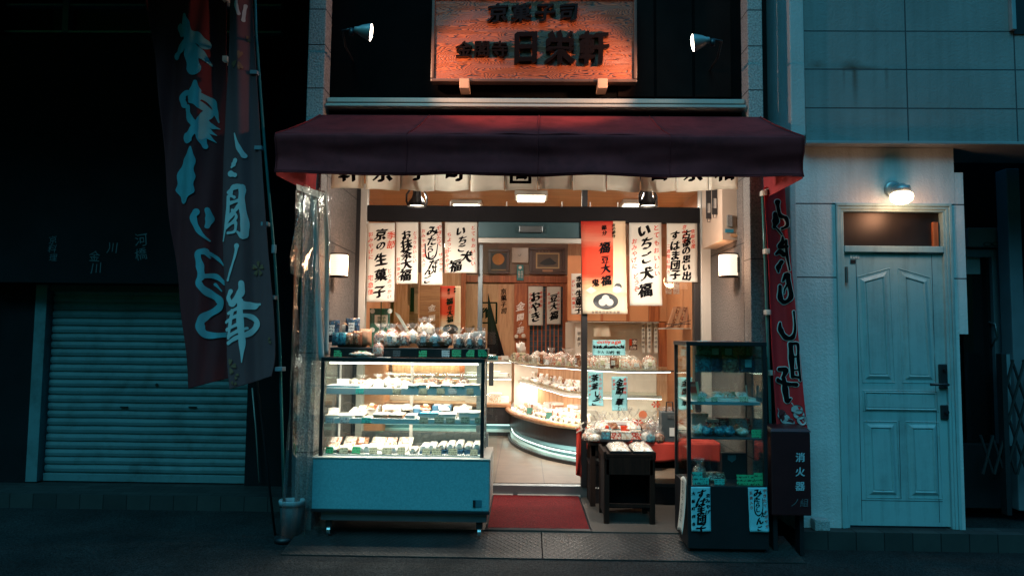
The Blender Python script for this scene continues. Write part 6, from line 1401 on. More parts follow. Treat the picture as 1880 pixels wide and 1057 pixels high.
for L_, z, e in ((mids, zM - .044, 1.0), (inset(tops, .05), zT - .03, 1.0)):
    MB().tube([Vector((p.x, p.y, z)) for p in inset(L_, .02)], .005, 8).build('light_tube', M['tube'], CC, True)
    for i in range(3, len(L_) - 3, 7):
        L = D.lights.new('shelf_light', 'AREA'); L.shape = 'RECTANGLE'; L.size = .45; L.size_y = .04; L.energy = 5.0; L.color = (1, .91, .79)
        lo = D.objects.new('shelf_light', L); COL.objects.link(lo); q_ = inset(L_, .05)[i]; lo.location = Vector((q_.x, q_.y, z - .01)) - Vector(CC['_w']); t = L_[i + 1] - L_[i]; lo.rotation_euler = (0, 0, math.atan2(t.y, t.x)); lo.parent = CC
# back screen of wooden doors and cream panel behind the shelves
def wallseg(a, b, z0, z1, name, m, th=.02):
    a, b = Vector(a), Vector(b); t = (b - a).normalized(); nrm = Vector((-t.y, t.x, 0)) * th; MB().prism([Vector((a.x, a.y, z0)), Vector((b.x, b.y, z0)), Vector((b.x, b.y, z0)) + nrm, Vector((a.x, a.y, z0)) + nrm], (0, 0, z1 - z0)).build(name, m, CC)
def q2(px, py, Y): p = P(px, py, Y); return (p.x, p.y, 0)
wallseg(q2(944, 700, 4.15), q2(987, 700, 3.95), zr + .031, zT - .03, 'back_panel', M['cream'])
for i in range(4): wallseg(q2(987.5 + i * 22, 700, 3.9 - i * .25), q2(1009 + i * 22, 700, 3.66 - i * .25), zr + .031, zT - .03, 'cabinet_door', M['woodl'])
wallseg(q2(1078, 700, 2.9), q2(1205, 700, 2.55), zr + .031, zT - .03, 'back_panel', M['cream']); wallseg(q2(1205.5, 700, 2.54), q2(1225, 700, 2.5), zr + .031, zT - .03, 'panel_post', M['woodl'])
# straight counter at the rear left
RC = thing('rear_counter', 'straight dark counter with pale back panel at the rear left of the shop', 'shop counter', (-.6, 4.2, .17))
ya = 4.0; xa_, xb_ = P(700, 740, ya).x, P(938, 740, ya).x; zc = P(910, 747, ya).z
MB().box(xa_, xb_, ya, IY - .11, .32, zc - .001).build('body', D.materials['counter_black'], RC); MB().box(xa_, xb_, ya - .03, IY - .11, zc, zc + .045, .012).build('wood_edge', M['woodx'], RC)
MB().box(xa_, xb_, ya + .06, IY - .11, .25, .3195).build('recess', D.materials['recess_teal'], RC); MB().box(xa_, xb_, ya + .03, IY - .11, .215, .2495).build('light_channel', D.materials['pale_teal'], RC); MB().box(xa_, xb_, ya, IY - .11, .171, .2145).build('plinth', M['black'], RC)
MB().tube([(xa_, ya + .045, .305), (xb_, ya + .045, .305)], .009, 8).build('floor_light_tube', M['ctube'], RC, True)
z1_ = P(910, 661, ya).z
MB().box(xa_, xb_, IY - .17, IY - .15, zc + .046, z1_ + .02).build('back_panel', M['cream'], RC)
for z, nm in ((P(910, 692, ya).z, 'a'), (z1_, 'b')):
    MB().box(xa_, xb_, ya + .05, IY - .171, z - .01, z).build('glass_shelf', shg, RC); MB().box(xa_, xb_, ya + .04, ya + .0495, z - .03, z + .001).build('shelf_edge', M['alu'], RC)
    MB().tube([(xa_, ya + .065, z - .03), (xb_, ya + .065, z - .03)], .008, 8).build('light_tube', M['tube'], RC, True)
    L = D.lights.new('shelf_light', 'AREA'); L.shape = 'RECTANGLE'; L.size = 1.6; L.size_y = .04; L.energy = 7; L.color = (1, .88, .73); lo = D.objects.new('shelf_light', L); COL.objects.link(lo); lo.location = Vector(((xa_ + xb_) / 2, ya + .1, z - .045)) - Vector(RC['_w']); lo.parent = RC
L = D.lights.new('plinth_light', 'AREA'); L.shape = 'RECTANGLE'; L.size = 1.4; L.size_y = .03; L.energy = .8; L.color = (.66, 1, .90); lo = D.objects.new('plinth_light', L); COL.objects.link(lo); lo.location = Vector(((xa_ + xb_) / 2, ya - .01, .30)) - Vector(RC['_w']); lo.parent = RC

# --- goods on the counters: one of each kind, copied along the shelf edge
def along(L, d, ts):
    Q = inset(L, d); out = []
    for t in ts:
        f = t * (len(Q) - 1); i = min(int(f), len(Q) - 2); p = Q[i].lerp(Q[i + 1], f - i); tt = (Q[i + 1] - Q[i]).normalized(); out.append((p, math.atan2(tt.y, tt.x)))
    return out
def row(L, d, n, z, make, label, group, t0=.04, t1=.96):
    proto = {}
    for i, (p, a) in enumerate(along(L, d, [t0 + (t1 - t0) * (i + .5) / n for i in range(n)])):
        lab = f'{label}, {nth(i, n)}'; loc = (p.x + rnd.uniform(-.01, .01), p.y + rnd.uniform(-.01, .01), z); rz = a + rnd.uniform(-.25, .25); k = i % 3
        if k not in proto: proto[k] = make(k, lab, loc, group); proto[k].rotation_euler = (0, 0, rz)
        else: copy_tree(proto[k], loc, rz, rnd.uniform(.88, 1.12), lab)
mk_bag = lambda ms, wd, h: (lambda k, lab, loc, g: bag(lab, loc, wd, h, wd * .8, ms[k % len(ms)], k + 50 + int(wd * 1000), g, lab_card=('cwhite', 'ccream', None)[k % 3], ruff=(k == 2)))
mk_box = lambda ms, wd, dp, h, band_=None: (lambda k, lab, loc, g: carton(lab, loc, wd, dp, h * (1 + .2 * k), ms[k % len(ms)], 'boxw', g, stripe=band_ if k != 1 else None))
def mk_lump(ms, r, sx=1.2, sz=.6):
    def f(k, lab, loc, g):
        o = lump(r, 14, sx, 1, sz, .3, 10, k).build('wrapped_sweet', M[ms[k % len(ms)]], None, True, origin=(0, 0, 0)); o.location = loc; return tag(o, lab, 'wrapped sweet', g)
    return f
def mk_tri(k, lab, loc, g):
    T = thing('price_card', lab, 'price card', loc, g); T['_w'] = (0, 0, 0)
    q = MB(); q.add([(-.024, -.006, 0), (.024, -.006, 0), (.024, .018, .045), (-.024, .018, .045), (-.024, .042, 0), (.024, .042, 0)], [(0, 1, 2, 3), (3, 2, 5, 4)]); q.build('folded_card', M['ccream' if k else 'cwhite'], T, thick=.002); T['_w'] = loc; return T
row(tops, .05, 16, zT + .001, mk_tri, 'folded price card along the edge of the curved top glass shelf', 'folded cards on the curved top shelf')
row(tops, .14, 20, zT + .001, mk_bag(['cel_pink', 'cel_white', 'cel_pink'], .15, .12), 'bag of pink and white sweets, curved top shelf front row', 'front bags on the curved top shelf', .1, .97)
row(tops, .26, 17, zT + .001, mk_bag(['cel_white', 'cel_pink', 'cel_mix'], .16, .17), 'bag of pale sweets, curved top shelf back row', 'back bags on the curved top shelf', .22, .98)
row(mids, .07, 18, zM + .001, mk_lump(['cel_white', 'boxw', 'cel_mix'], .038, 1.3, .5), 'white wrapped sweet with dark seal on the curved middle shelf', 'sweets on the curved middle shelf', .05, .6)
row(mids, .17, 12, zM + .001, mk_box(['boxw', 'cel_white', 'boxp'], .11, .14, .04), 'white box on the curved middle glass shelf', 'boxes on the curved middle shelf', .05, .62)
row(rail, .09, 15, zr + .031, mk_tri, 'cream price card along the wooden edge of the curved counter', 'cards on the curved counter', .1, .72)
row(rail, .17, 20, zr + .031, mk_lump(['cel_white', 'cel_pink', 'cel_brown'], .04, 1.2, .6), 'wrapped sweet behind the price cards on the curved counter', 'sweets on the curved counter', .06, .72)
mk_pack = lambda ms, wd: (lambda k, lab, loc, g: loaf(lab, loc, wd, wd, wd * .35, ms[k % len(ms)], k + 170, g, 0, -1.1, ('cwhite', 'boxp', 'ccream')[k % 3]))
row(rail, .24, 16, zr + .031, mk_pack(['cel_white', 'boxp', 'cel_pink'], .10), 'small labelled pack on the curved counter, second row', 'small packs on the curved counter', .08, .72)
row(mids, .12, 14, zM + .03, mk_pack(['boxp', 'cel_white', 'cel_brown'], .09), 'small labelled pack on the curved middle shelf, second row', 'small packs on the curved middle shelf', .05, .62)
row(tops, .06, 12, zT + .001, mk_pack(['cel_brown', 'cel_pink', 'boxp'], .10), 'small printed pack along the front of the curved top shelf', 'small packs on the curved top shelf', .12, .97)
row(rail, .31, 10, zr + .031, mk_box(['boxw', 'kraft', 'boxw'], .15, .16, .07, 'cel_brown'), 'white banded box on the curved counter, front row', 'front boxes on the curved counter', .14, .66)
row(rail, .50, 8, zr + .031, mk_box(['boxw', 'boxw', 'kraft'], .17, .18, .10, 'boxp'), 'white banded box on the curved counter, back row', 'back boxes on the curved counter', .2, .62)
Lr = [Vector((P(885, 740, ya).x - .25, ya + .1, 0)), Vector((P(900, 740, ya).x, ya + .1, 0)), Vector((P(942, 740, ya).x - .06, ya + .1, 0))]
row(Lr, .06, 4, zc + .046, mk_box(['boxw', 'boxw', 'cel_white'], .16, .14, .09), 'white box on the rear straight counter', 'boxes on the rear counter'); row(Lr, .05, 4, P(910, 692, ya).z + .001, mk_box(['boxw', 'cel_white', 'boxw'], .13, .10, .05), 'white box on the middle shelf of the rear counter', 'boxes on the rear middle shelf')
row(Lr, .05, 5, z1_ + .001, mk_box(['kraft', 'boxw', 'cel_pink'], .10, .12, .05), 'low box on the top shelf of the rear counter', 'boxes on the rear top shelf')
a = along(rail, .12, [.33, .47])
for i, (p, an) in enumerate(a): card(f'dark green square card on the curved counter, {"left one" if i == 0 else "right one"}', (p.x, p.y - .05, zr + .05), .07, .07, 'green', 'dark green cards on the curved counter', -.25)
p = along(tops, .12, [.2])[0][0]
card('pale green handwritten sign on the curved top shelf near the door', (p.x - .02, p.y - .09, zT + .002), .15, .10, 'ccream', None, -.15, name='price_sign'); o = lump(.05, 16, 1, 1, 1.1, .5, 14, 9).build('paper_figure', M['boxw'], None, True, origin=(0, 0, 0)); o.location = (p.x, p.y + .02, zT + .09); tag(o, 'white folded paper gift standing behind the pale green sign', 'paper gift')
q = MB(); q.lathe([(.001, 0), (.03, 0), (.034, .05), (.001, .05)], (p.x, p.y + .02, zT + .03), 14); solo('gift_stand', 'small round stand under the white paper gift', 'stand', q, M['boxw'])
# ================================================================== ENTRANCE: mat, table, stand, showcase
DM = thing('door_mat', 'dark red bristle door mat before the shop door', 'door mat', (.12, .55, .0765))
MB().grid(lambda u, v: Vector((-.25 + .747 * u, .055 + 1.02 * v, .0875 + .0022 * noise.noise(Vector((u * 5, v * 7, 0))))), 30, 40).build('pile', M['mat_red'], DM, True)
ring = [(-.268, .038), (.515, .038), (.515, 1.092), (-.268, 1.092)]; inn = [(-.249, .056), (.496, .056), (.496, 1.074), (-.249, 1.074)]
MB().add([Vector((x, y, .0768)) for x, y in ring] + [Vector((x, y, .0865)) for x, y in inn], [(0, 1, 5, 4), (1, 2, 6, 5), (2, 3, 7, 6), (3, 0, 4, 7)]).build('rubber_edge', M['black'], DM, thick=.002)
YT0, YT1, zt_ = .74, 1.06, .61
TB = thing('sales_table', 'dark wooden table of packed sweets between the black post and the tall showcase', 'table', (1.1, .9, .075))
x0, x1 = P(1080, 800, YT0).x, XR0 - .03
MB().box(x0, x1, YT0, YT1, zt_ - .03, zt_, .004).build('table_top', M['woodd'], TB); MB().box(x0 + .03, x1 - .03, YT0 + .02, YT0 + .04, zt_ - .12, zt_ - .031).build('apron', M['woodd'], TB)
for x in (x0 + .02, x1 - .06):
    for y in (YT0 + .02, YT1 - .06): MB().box(x, x + .045, y, y + .045, .076, zt_ - .0305, .003).build('leg', M['woodd'], TB)
for i, (pa, pb) in enumerate(((1082, 1118), (1122, 1160), (1200, 1250))):
    xa, xb = P(pa, 860, .86).x, P(pb, 860, .86).x; T = thing('storage_box', f'black storage box under the sweets table, {nth(i, 3)}', 'storage box', ((xa + xb) / 2, .95, .076), 'storage boxes under the table')
    MB().box(xa, xb, .86, 1.08, .0765, (.40, .42, .22)[i], .006).build('box_body', M['blackwall'], T); MB().box(xa - .004, xb + .004, .855, 1.084, (.402, .422, .222)[i], (.43, .45, .25)[i], .005).build('box_lid', M['black'], T)
    if i == 0:
        for k in range(3): MB().box(xa + .05 + k * .022, xa + .06 + k * .022, .857, .8595, .20, .212).build('white_mark', M['white'], T)
RC_ = thing('red_cloth', 'red cloth draped along the sweets table and tied round the black post', 'cloth', (x0, YT0, .3))
xr0 = P(1150, 805, YT0).x
def dr_(u, v):
    x = xr0 + (x1 - xr0) * u; return Vector((x, YT0 - .012 - .012 * math.sin(u * 19) * v - .01 * v, zt_ + .004 - .15 * v - .012 * math.sin(u * 7) * v))
MB().grid(dr_, 40, 8).build('front_drape', M['redcloth'], RC_, True, thick=.003)
MB().grid(lambda u, v: Vector((x0 + .04 + (x1 - x0 - .04) * u, YT0 - .012 + .25 * v, zt_ + .0045)), 12, 3).build('table_cover', M['redcloth'], RC_, thick=.002)
def sw(u, v):
    a = P(1075 + 3 * v, 783 + 42 * v, YW - .06); b = P(1160 + 4 * v, 806 + 20 * v, YT0 - .02); m_ = P(1104, 812 + 16 * v, YT0 + .05)
    p = a.lerp(m_, min(1, u * 2)) if u < .5 else m_.lerp(b, (u - .5) * 2); p.y -= .018 * math.sin(v * 11 + u * 6); return p
MB().grid(sw, 26, 12).build('gathered_end', M['redcloth'], RC_, True, thick=.003)
def st_(u, v):
    p = P(1058.5 - 1.5 * v + u * (12 - 2 * v), 786 + 90 * v - (6 * (1 - u) * v), YW - .05); p.y -= .02 * math.sin(u * 5 + v) ; return p
MB().grid(st_, 8, 20).build('hanging_end', M['redcloth'], RC_, True, thick=.004)
q = MB()
for a, b in (((1056, 786), (1072, 775)), ((1058, 794), (1070, 786)), ((1066, 776), (1068, 792))): q.tube([P(*a, YW - .07), P(*b, YW - .075)], .007, 6)
q.build('tie_cord', M['cotton'], RC_, True)
# goods on the table
zz = zt_ + .006
q = MB(); a, b = P(1101, 805, YT0 - .02).x, P(1179, 805, YT0 - .02).x; q.box(a, b, YT0 - .03, YT0 + .12, zz, zz + .02, .003); solo('display_tray', 'black tray at the front of the sweets table under flower-patterned boxes', 'tray', q, M['black'])
def pbox(px, py, Y, wd, dp, h, mt, lab, lid=None, base=None, **k_):
    p = P(px, py, Y); z = base if base is not None else p.z; return carton(lab, (p.x, Y + dp / 2, z), wd, dp, h, mt, lid, **k_)
zf = zz + .0205
pbox(1112, 800, YT0 - .02, .07, .06, .075, 'cel_teal', 'clear box of green and white sweets, leftmost on the front tray', 'cel_white', zf); pbox(1131, 800, YT0 - .02, .085, .06, .07, 'cel_red', 'clear box with red flower pattern, second from left on the front tray', 'cel_white', zf)
pbox(1150, 800, YT0 - .02, .08, .06, .065, 'cel_white', 'clear box of pale sweets in the middle of the front tray', 'cel_white', zf); pbox(1168, 800, YT0 - .02, .085, .06, .075, 'cel_red', 'clear box with large red flowers, rightmost on the front tray', 'cel_white', zf)
pbox(1111, 785, YT0 + .05, .06, .05, .10, 'boxw', 'white box with red label behind the green sweets box', 'redink', zf); pbox(1150, 782, YT0 + .05, .24, .05, .10, 'bluepaper', 'long pale blue box with orange label behind the flower boxes', 'boxw', zf, stripe='redink')
pbox(1140, 775, YT0 + .13, .20, .08, .15, 'bluepaper', 'pale blue basket-like box of wrapped sticks on the table', 'boxw', zz); pbox(1166, 775, YT0 + .14, .10, .07, .14, 'bluepaper', 'second pale blue box beside the blue stick box', 'boxw', zz)
def tb(px, Y, wd, h, mt, sd, lab, base=None, **k_): p = P(px, 790, Y); return bag(lab, (p.x, Y, base if base is not None else zz), wd, h, wd * .7, mt, sd, 'bags on the sweets table', **k_)
tb(1086, YT0 + .10, .13, .15, 'cel_white', 60, 'bag of white sweets at the left end of the table near the post'); tb(1098, YT0 + .18, .14, .20, 'cel_mix', 61, 'bag of grey and white sweets at the back left of the table')
tb(1116, YT0 + .22, .11, .20, 'cel_white', 62, 'bag of pale sweets behind the white box with red label'); tb(1185, YT0 + .02, .10, .15, 'cel_white', 63, 'clear bag of thin crackers right of the tray', fill=.5)
tb(1194, YT0 - .0, .09, .14, 'cel_teal', 64, 'bag with turquoise filling on the right of the table', fill=.45); tb(1210, YT0 + .01, .095, .14, 'cel_brown', 65, 'bag with round brown cake on the right of the table', fill=.5)
tb(1196, YT0 + .20, .15, .24, 'cel_mix', 66, 'bag of black and white sweets with red bow at the back of the table'); tb(1218, YT0 + .22, .15, .27, 'cel_white', 67, 'tall cream paper flower bag at the back right of the table'); tb(1178, YT0 + .22, .10, .17, 'cel_pink', 68, 'bag with orange disc standing behind the turquoise bag')
tb(1150, YT0 + .22, .13, .26, 'cel_mix', 69, 'tall bag with black and red print behind the blue boxes')
for i, (px, Y_, wd, h, mt, lab) in enumerate(((1080, .06, .11, .10, 'cel_mix', 'low dark and pale sweet bag at the left front corner of the table'), (1092, .02, .12, .09, 'cel_white', 'low white sweet bag left of the black front tray'), (1104, .27, .13, .22, 'cel_pink', 'pink sweet bag at the back left of the table'), (1130, .26, .13, .21, 'cel_white', 'tall white sweet bag behind the pale blue boxes'),
        (1163, .27, .12, .24, 'cel_pink', 'tall pink sweet bag with knot at the back middle of the table'), (1207, .14, .12, .20, 'cel_nuts', 'dark speckled bag standing behind the round cake bag'), (1184, .12, .11, .19, 'cel_brown', 'brown bag behind the clear cracker bag on the table'), (1228, .26, .15, .26, 'cel_pink', 'pink and cream bag behind the dark grey carrying box'), (1140, .2, .10, .23, 'cel_nuts', 'black speckled bag rising behind the blue stick box'))):
    tb(px, YT0 + Y_, wd, h, mt, 110 + i, lab)
for i in range(10):
    px = 1086 + i * 14.5; p = P(px, 795, YT0 + .06); loaf(f'small printed pack lying on the sweets table, {nth(i, 10)}', (p.x, YT0 + (.03 if i % 2 else .17), zz + (.0 if i in (0, 8, 9) else .10)), .085, .085, .03, ('boxp', 'cel_white', 'cel_red', 'cel_brown')[i % 4], 190 + i, 'small packs on the sweets table', rnd.uniform(-.5, .5), -1.0, ('cwhite', None)[i % 2])
p = P(1180, 761, YT0 + .15); q = MB(); q.lathe([(.001, 0), (.036, 0), (.036, .006), (.001, .006)], p, 18, rot=RX); solo('orange_disc', 'flat orange round label behind the sweets on the table', 'label', q, mat('orange_disc', (.80, .22, .10), .5))
for i, (px, py) in enumerate(((1204, 742), (1172, 775))):
    p = P(px, py, YT0 + .08); q = MB()
    for k in range(6): a = k * 1.05; q.add([p, p + Vector((.035 * math.cos(a - .3), -.012, .025 * math.sin(a - .3))), p + Vector((.04 * math.cos(a), -.004, .03 * math.sin(a))), p + Vector((.035 * math.cos(a + .3), -.012, .025 * math.sin(a + .3)))], [(0, 1, 2, 3)])
    solo('ribbon_bow', 'small red bow on ' + ('the tall bag at the back of the table' if i == 0 else 'the long pale blue box'), 'bow', q, M['redink'], thick=.002)
T = thing('grey_case', 'dark grey carrying box with handle at the right end of the sweets table', 'box', tuple(P(1229, 800, YT0))); xa, xb = P(1215, 780, YT0).x, P(1246, 780, YT0).x
MB().box(xa, xb, YT0 + .01, YT0 + .14, zz, P(1229, 757, YT0).z, .005).build('box_body', mat('slate_box', (.06, .075, .08), .5), T)
q = MB(); zt4 = P(1229, 757, YT0).z; q.tube([(xa + .05, YT0 + .07, zt4), (xa + .055, YT0 + .07, zt4 + .08), (xb - .035, YT0 + .07, zt4 + .08), (xb - .03, YT0 + .07, zt4)], .006, 8); q.build('handle', M['black'], T, True)
q = MB(); q.box(xb - .075, xb - .01, YT0 + .005, YT0 + .0095, zz + .05, zz + .12); q.build('paper_label', M['boxw'], T)
q = MB(); q.box(xb - .09, xb - .01, YT0 + .005, YT0 + .0095, zt4 - .05, zt4 - .02); q.build('printed_label', M['cgrey'], T)
# low stand
YS0 = .24; x0, x1 = P(1108, 850, YS0).x, P(1204, 850, YS0).x; zst = P(1160, 832, YS0).z
ST = thing('low_stand', 'dark wooden stool-like stand with two bags in front of the table', 'stand', ((x0 + x1) / 2, .4, .075))
MB().box(x0 + .02, x1 - .02, YS0, YS0 + .36, zst - .03, zst - .005, .003).build('stand_top', M['woodd'], ST)
for x in (x0, x1 - .022): MB().box(x, x + .022, YS0 - .01, YS0 + .37, zst - .045, zst + .012, .004).build('side_rail', M['woodd'], ST)
MB().box(x0 + .023, x1 - .023, YS0 + .0, YS0 + .02, zst - .16, zst - .031).build('apron', M['woodd'], ST)
for x in (x0 + .005, x1 - .045):
    for y in (YS0 + .0, YS0 + .32): MB().box(x, x + .04, y, y + .035, .076, zst - .046, .003).build('leg', M['woodd'], ST)
for y in (YS0 + .005, YS0 + .325): MB().box(x0 + .046, x1 - .046, y, y + .02, .20, .225).build('stretcher', M['woodd'], ST)
MB().box(x0 + .02, x1 - .02, YS0 + .30, YS0 + .318, .12, zst - .05).build('shade_rear_sheet', M['blackwall'], ST); MB().box(x0 + .01, x0 + .02, YS0 + .04, YS0 + .31, .12, zst - .05).build('shade_side_sheet', M['blackwall'], ST); MB().box(x1 - .02, x1 - .01, YS0 + .04, YS0 + .31, .12, zst - .05).build('shade_side_sheet', M['blackwall'], ST)  # black sheets added so the space under the stand reads as shade
for i, (a, b) in enumerate(((1119, 1158), (1161, 1200))):
    xa, xb = P(a, 826, YS0 + .05).x, P(b, 826, YS0 + .05).x; zq = zst - .003
    q = MB(); q.box(xa, xb, YS0 + .01, YS0 + .30, zq, zq + .018, .003); solo('shallow_tray', f'shallow black tray on the low stand under the {"left" if i == 0 else "right"} white bag', 'tray', q, M['black'])
    def pil(u, v, xa=xa, xb=xb, zq=zq, i=i):
        e = (math.sin(math.pi * u) * math.sin(math.pi * v)) ** .35; return Vector((xa + (xb - xa) * (.02 + .96 * u), YS0 + .015 + .28 * v, zq + .019 + .045 * e * (1 + .35 * noise.noise(Vector((u * 5, v * 6, i * 7.0))))))
    T = thing('flat_bag', f'flat clear bag of white rice sweets on the low stand, {"left one" if i == 0 else "right one"}', 'bag of sweets', ((xa + xb) / 2, YS0 + .15, zq + .019), 'flat bags on the low stand')
    mb = MB().grid(pil, 16, 20); mb.v = [v - Vector((0, 0, .006)) for v in mb.v]; mb.build('contents', M['cel_white'], T, True); MB().grid(pil, 16, 20).build('wrapper', M['film'], T, True)
# right glass showcase
Y0, Y1 = -.25, .16; X0, X1 = P(1262, 800, Y0).x, P(1409, 800, Y0).x; z0, z1 = .05, P(1335, 627, Y0).z
SH = thing('tall_showcase', 'tall dark-framed glass showcase of boxed sweets right of the entrance', 'showcase', ((X0 + X1) / 2, 0, 0)); t = .026; zp = P(1335, 892, Y0).z
for x in (X0, X1 - t):
    for y in (Y0, Y1 - t): MB().box(x, x + t, y, y + t, zp + .001, z1 - .03, .003).build('corner_post', M['black'], SH)
MB().box(X0 - .004, X1 + .004, Y0 - .004, Y1 + .004, z1 - .0295, z1, .004).build('top_panel', M['black'], SH)
MB().box(X0, X1, Y0, Y1, z0, zp, .005).build('base_cabinet', M['black'], SH); MB().box(X0 + .02, X1 - .02, Y0 + .03, Y1 - .02, 0.0, z0 - .001).build('plinth', M['blackwall'], SH)
MB().box(X0 + t, X1 - t, Y0 + .008, Y0 + .013, zp + .001, z1 - .03).build('glass_pane', M['caseglass'], SH)
for x in (X0 + .008, X1 - .013): MB().box(x, x + .005, Y0 + t, Y1 - t, zp + .001, z1 - .03).build('glass_pane', M['caseglass'], SH)
MB().box(X0 + t, X1 - t, Y1 - .014, Y1 - .009, zp + .001, z1 - .03).build('glass_pane', M['caseglass'], SH)
shy = [685, 737, 803]; zs_ = [P(1335, y, Y0 + .05).z for y in shy]
for z, m in zip(zs_, ('caseglass', 'white', 'alud')): MB().box(X0 + .028, X1 - .028, Y0 + .045, Y1 - .03, z - .012, z, .002).build('shelf', M[m], SH)
MB().box(X0 + .03, X1 - .03, Y0 + .038, Y0 + .0445, zs_[1] - .022, zs_[1] + .001, .002).build('shelf_lip', mat('blue_lip', (.20, .34, .37), .4), SH)
def ss(px, Y): return P(px, 700, Y).x
zA_ = zs_[0] + .001
for i, (px, mt, lab, cd) in enumerate(((1290, 'cel_teal', 'teal pack with flower mark, leftmost on the showcase top shelf front row', None), (1310, 'cel_navy', 'dark pack with flower mark, second on the showcase top shelf front row', None), (1340, 'cel_brown', 'brown pack with flower mark in the middle of the showcase top shelf', None), (1372, 'cel_navy', 'dark pack with blue label at the right of the showcase top shelf', 'bluepaper'))):
    loaf(lab, (ss(px, -.08), -.10 + .02 * (i % 2), zA_), .115, .125, .05, mt, 70 + i, 'packs on the showcase top shelf', 0, -.06, cd)
for i, (px, mt, cd) in enumerate(((1294, 'cel_teal', None), (1312, 'cel_navy', 'bluepaper'), (1336, 'cel_navy', 'bluepaper'), (1356, 'cel_brown', None), (1382, 'cel_navy', None))):
    loaf(f'dark pack standing in the back row of the showcase top shelf, {nth(i, 5)}', (ss(px, .06), .06, zA_), .12, .225, .05, mt, 80 + i, 'back packs on the showcase top shelf', 0, -.03, cd)
zB_ = zs_[1] + .001
card('picture card leaning at the left of the showcase white shelf', (ss(1278, -.1), -.1, zB_), .08, .13, 'redposter', None, -.2, .5, 'picture_card')
for i, (px, wd, h) in enumerate(((1300, .12, .018), (1325, .10, .022), (1350, .11, .016), (1372, .07, .02))): carton(f'flat cream box on the white showcase shelf, {nth(i, 4)}', (ss(px, -.06), -.05, zB_), wd, .18, h, 'boxw', 'cel_white', 'flat boxes on the white showcase shelf')
cards([(1288, 'ccream'), (1312, 'ccream'), (1366, 'ccream')], 737, Y0 + .036, .035, .05, 'hung on the white showcase shelf', None, -.35); card('plain cream card standing at the back of the white showcase shelf', (ss(1352, .05), .05, zB_), .08, .05, 'ccream', None); card('slanting white card at the right of the white showcase shelf', (ss(1372, .02), .02, zB_), .02, .10, 'boxw', None, -.1, .8)
zC_ = zs_[2] + .001
for i, (px, Y, s, mt) in enumerate(((1280, -.12, .045, 'cel_white'), (1296, -.14, .04, 'cel_teal'), (1308, -.08, .045, 'cel_brown'), (1320, -.14, .04, 'cel_teal'), (1336, -.13, .042, 'cel_teal'), (1352, -.06, .04, 'cel_brown'), (1362, -.13, .035, 'cel_white'))):
    o = lump(s, 16, 1.1, 1, .85, .25, 10, i + 20).build('wrapped_sweet', M[mt], None, True, origin=(0, 0, 0)); o.location = (ss(px, Y), Y, zC_); tag(o, f'round wrapped sweet on the third shelf of the showcase, {nth(i, 7)}', 'wrapped sweet', 'round sweets in the showcase')
carton('small white printed box at the back left of the showcase third shelf', (ss(1282, .06), .06, zC_), .12, .08, .14, 'boxw', 'boxp'); carton('small red labelled box behind the round sweets in the showcase', (ss(1305, .04), .04, zC_), .09, .08, .10, 'cel_red', 'boxw')
for i, (px, mt) in enumerate(((1302, 'boxp'), (1326, 'cel_brown'), (1346, 'cel_white'), (1366, 'boxp'), (1384, 'cel_red'))):
    loaf(f'leaning sweet pack at the back of the showcase third shelf, {nth(i, 5)}', (ss(px, .05), .05, zC_), .09, .11, .035, mt, 210 + i, 'leaning packs in the showcase', rnd.uniform(-.3, .3), -.35, 'cwhite' if i % 2 else None)
for i, px in enumerate((1292, 1318, 1340, 1362)):
    loaf(f'small pale pack lying on the white showcase shelf boxes, {nth(i, 4)}', (ss(px, -.08), -.10, zB_ + .024), .08, .08, .026, ('boxp', 'cel_white', 'cel_pink', 'boxp')[i], 220 + i, 'pale packs on the white showcase shelf', rnd.uniform(-.4, .4), -1.2, None)
card('green price card at the right of the showcase third shelf', (ss(1388, -.19), -.19, zC_ - .004), .07, .06, 'cgreen', None, -.15)
zD_ = zp + .001
bag('round red-brown bag tied at the neck at the bottom of the showcase', (ss(1283, -.1), -.09, zD_), .10, .16, .09, 'cel_brown', 91); loaf('crinkled brown snack pack lying beside the tied bag in the showcase', (ss(1312, -.1), -.12, zD_), .15, .09, .06, 'cel_nuts', 92, None, 0, -.9, None)
q = MB(); q.box(ss(1322, .03), ss(1366, .03), .0, .06, zD_, P(1340, 830, .03).z, .004); T = thing('dark_box', 'black box with pale shield mark at the bottom of the showcase', 'box', (ss(1344, .03), .03, zD_)); q.build('box_body', M['black'], T)
q = MB(); q.prism([P(x, y, -.004) for x, y in ((1336, 835), (1351, 835), (1351, 843), (1343.5, 848), (1336, 843))], (0, -.002, 0)); q.build('shield_mark', mat('shield_print', (.10, .26, .32), .6), T)
for i, (px, c, wd, h) in enumerate(((1279, 'cteal', .07, .085), (1292, 'cteal', .06, .045), (1319, 'cteal', .07, .04), (1368, 'cgreen', .13, .07), (1390, 'cgreen', .06, .085))):
    card(f'{"teal" if c == "cteal" else "green"} price card along the bottom front of the showcase, {nth(i, 5)}', (ss(px, -.21), -.215 + .006 * (i % 2), zD_), wd, h, c, 'price cards at the bottom of the showcase', -.12)
Gq = 'paper banners stuck to the showcase base'
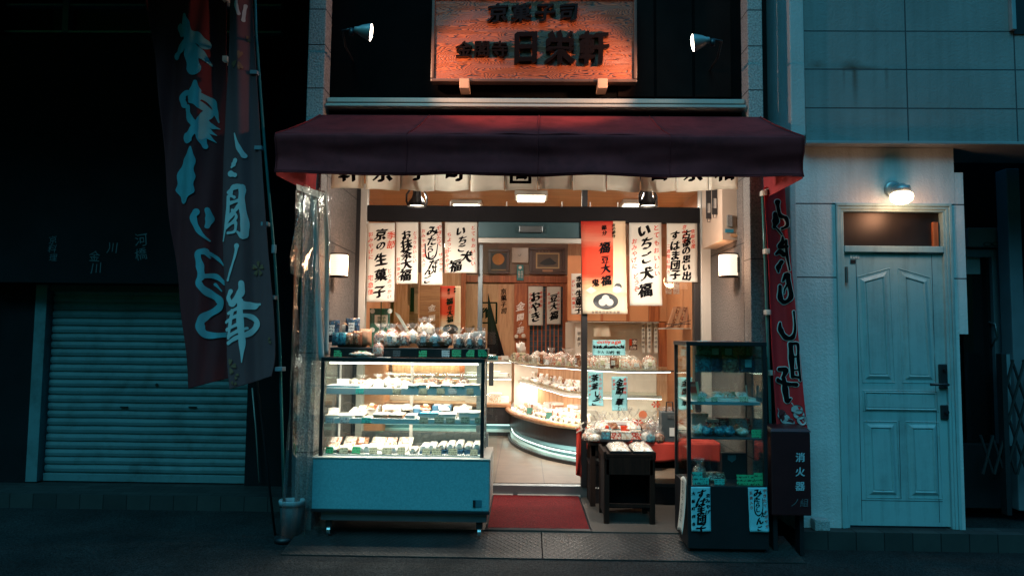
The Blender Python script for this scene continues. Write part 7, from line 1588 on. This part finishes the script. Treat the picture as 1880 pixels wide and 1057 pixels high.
poster('pale blue banner with bold black characters at the left of the showcase base', (1268.5, 893, 1304, 974), Y0 - .008, 'bluepaper', main=[('すはま団子', 1287, 906, 16, 15.5), ('京みやげ', 1299, 909, 8, 10), ('大阪町四条', 1273, 905, 7, 14)], group=Gq, curl=.006, dx=.5)
def loop2(T, f):
    q = MB(); stroke(q, [(1384, 915, 1.2), (1384, 938, 2), (1391, 945, 2), (1398, 935, 1.6), (1399, 914, 1)], f); q.build('brush_loop', M['ink'], T)
poster('pale blue banner with looping letters at the right of the showcase base', (1373, 894, 1408, 975), Y0 - .008, 'bluepaper', main=[('み', 1390, 904, 14), ('た', 1389, 916, 10), ('らし', 1390, 926, 9, 9), ('だ', 1399, 943, 9), ('ん', 1392, 955, 13), ('ご', 1391, 968, 9)], red=[('やきたて', 1403, 900, 7, 9), ('五個入り', 1378, 904, 6, 9), ('サガサガ', 1404, 938, 6, 9)], group=Gq, curl=.006, dx=3, extra=loop2)
T = thing('paper_banner', 'greyish banner curling off the left side of the showcase base', 'paper banner', (X0 - .01, -.1, .15), Gq)
def sd_(u, v): return Vector((X0 - .006 - .03 * v * v, Y0 + .02 + .16 * u, P(1262, 888, Y0).z + .02 - .37 * v + .015 * math.sin(u * 4)))
MB().grid(sd_, 6, 16).build('sheet', M['paper'], T, True, thick=.001)
q = MB()
for k, ch in enumerate('京みやげ団子'):
    vs, fs = glyph(ch); zc_ = P(1262, 888, Y0).z - .02 - .05 * k; v_ = .08 + .15 * k * .9
    q.add([Vector((X0 - .010 - .03 * v_ * v_ - .002, Y0 + .10 - v.x * .06, zc_ + v.y * .055)) for v in vs], fs)
q.build('lettering', M['ink'], T)

for i, (px, py, lab) in enumerate(((1655, 998, 'white paper scrap on the road before the panelled door'), (1492, 993, 'tiny pale scrap on the road beside the stone block'))):
    p = PZ(px, py, 0); q = MB(); q.grid(lambda u, v: Vector((p.x + .06 * u - .02 * v, p.y + .03 * v + .01 * u, .001 + .008 * math.sin(u * 4 + v * 2) ** 2)), 5, 3); solo('paper_scrap', lab, 'litter', q, M['paper'], thick=.001)
# ================================================================== bookkeeping
for o in list(D.objects):
    if '_w' in o: del o['_w']
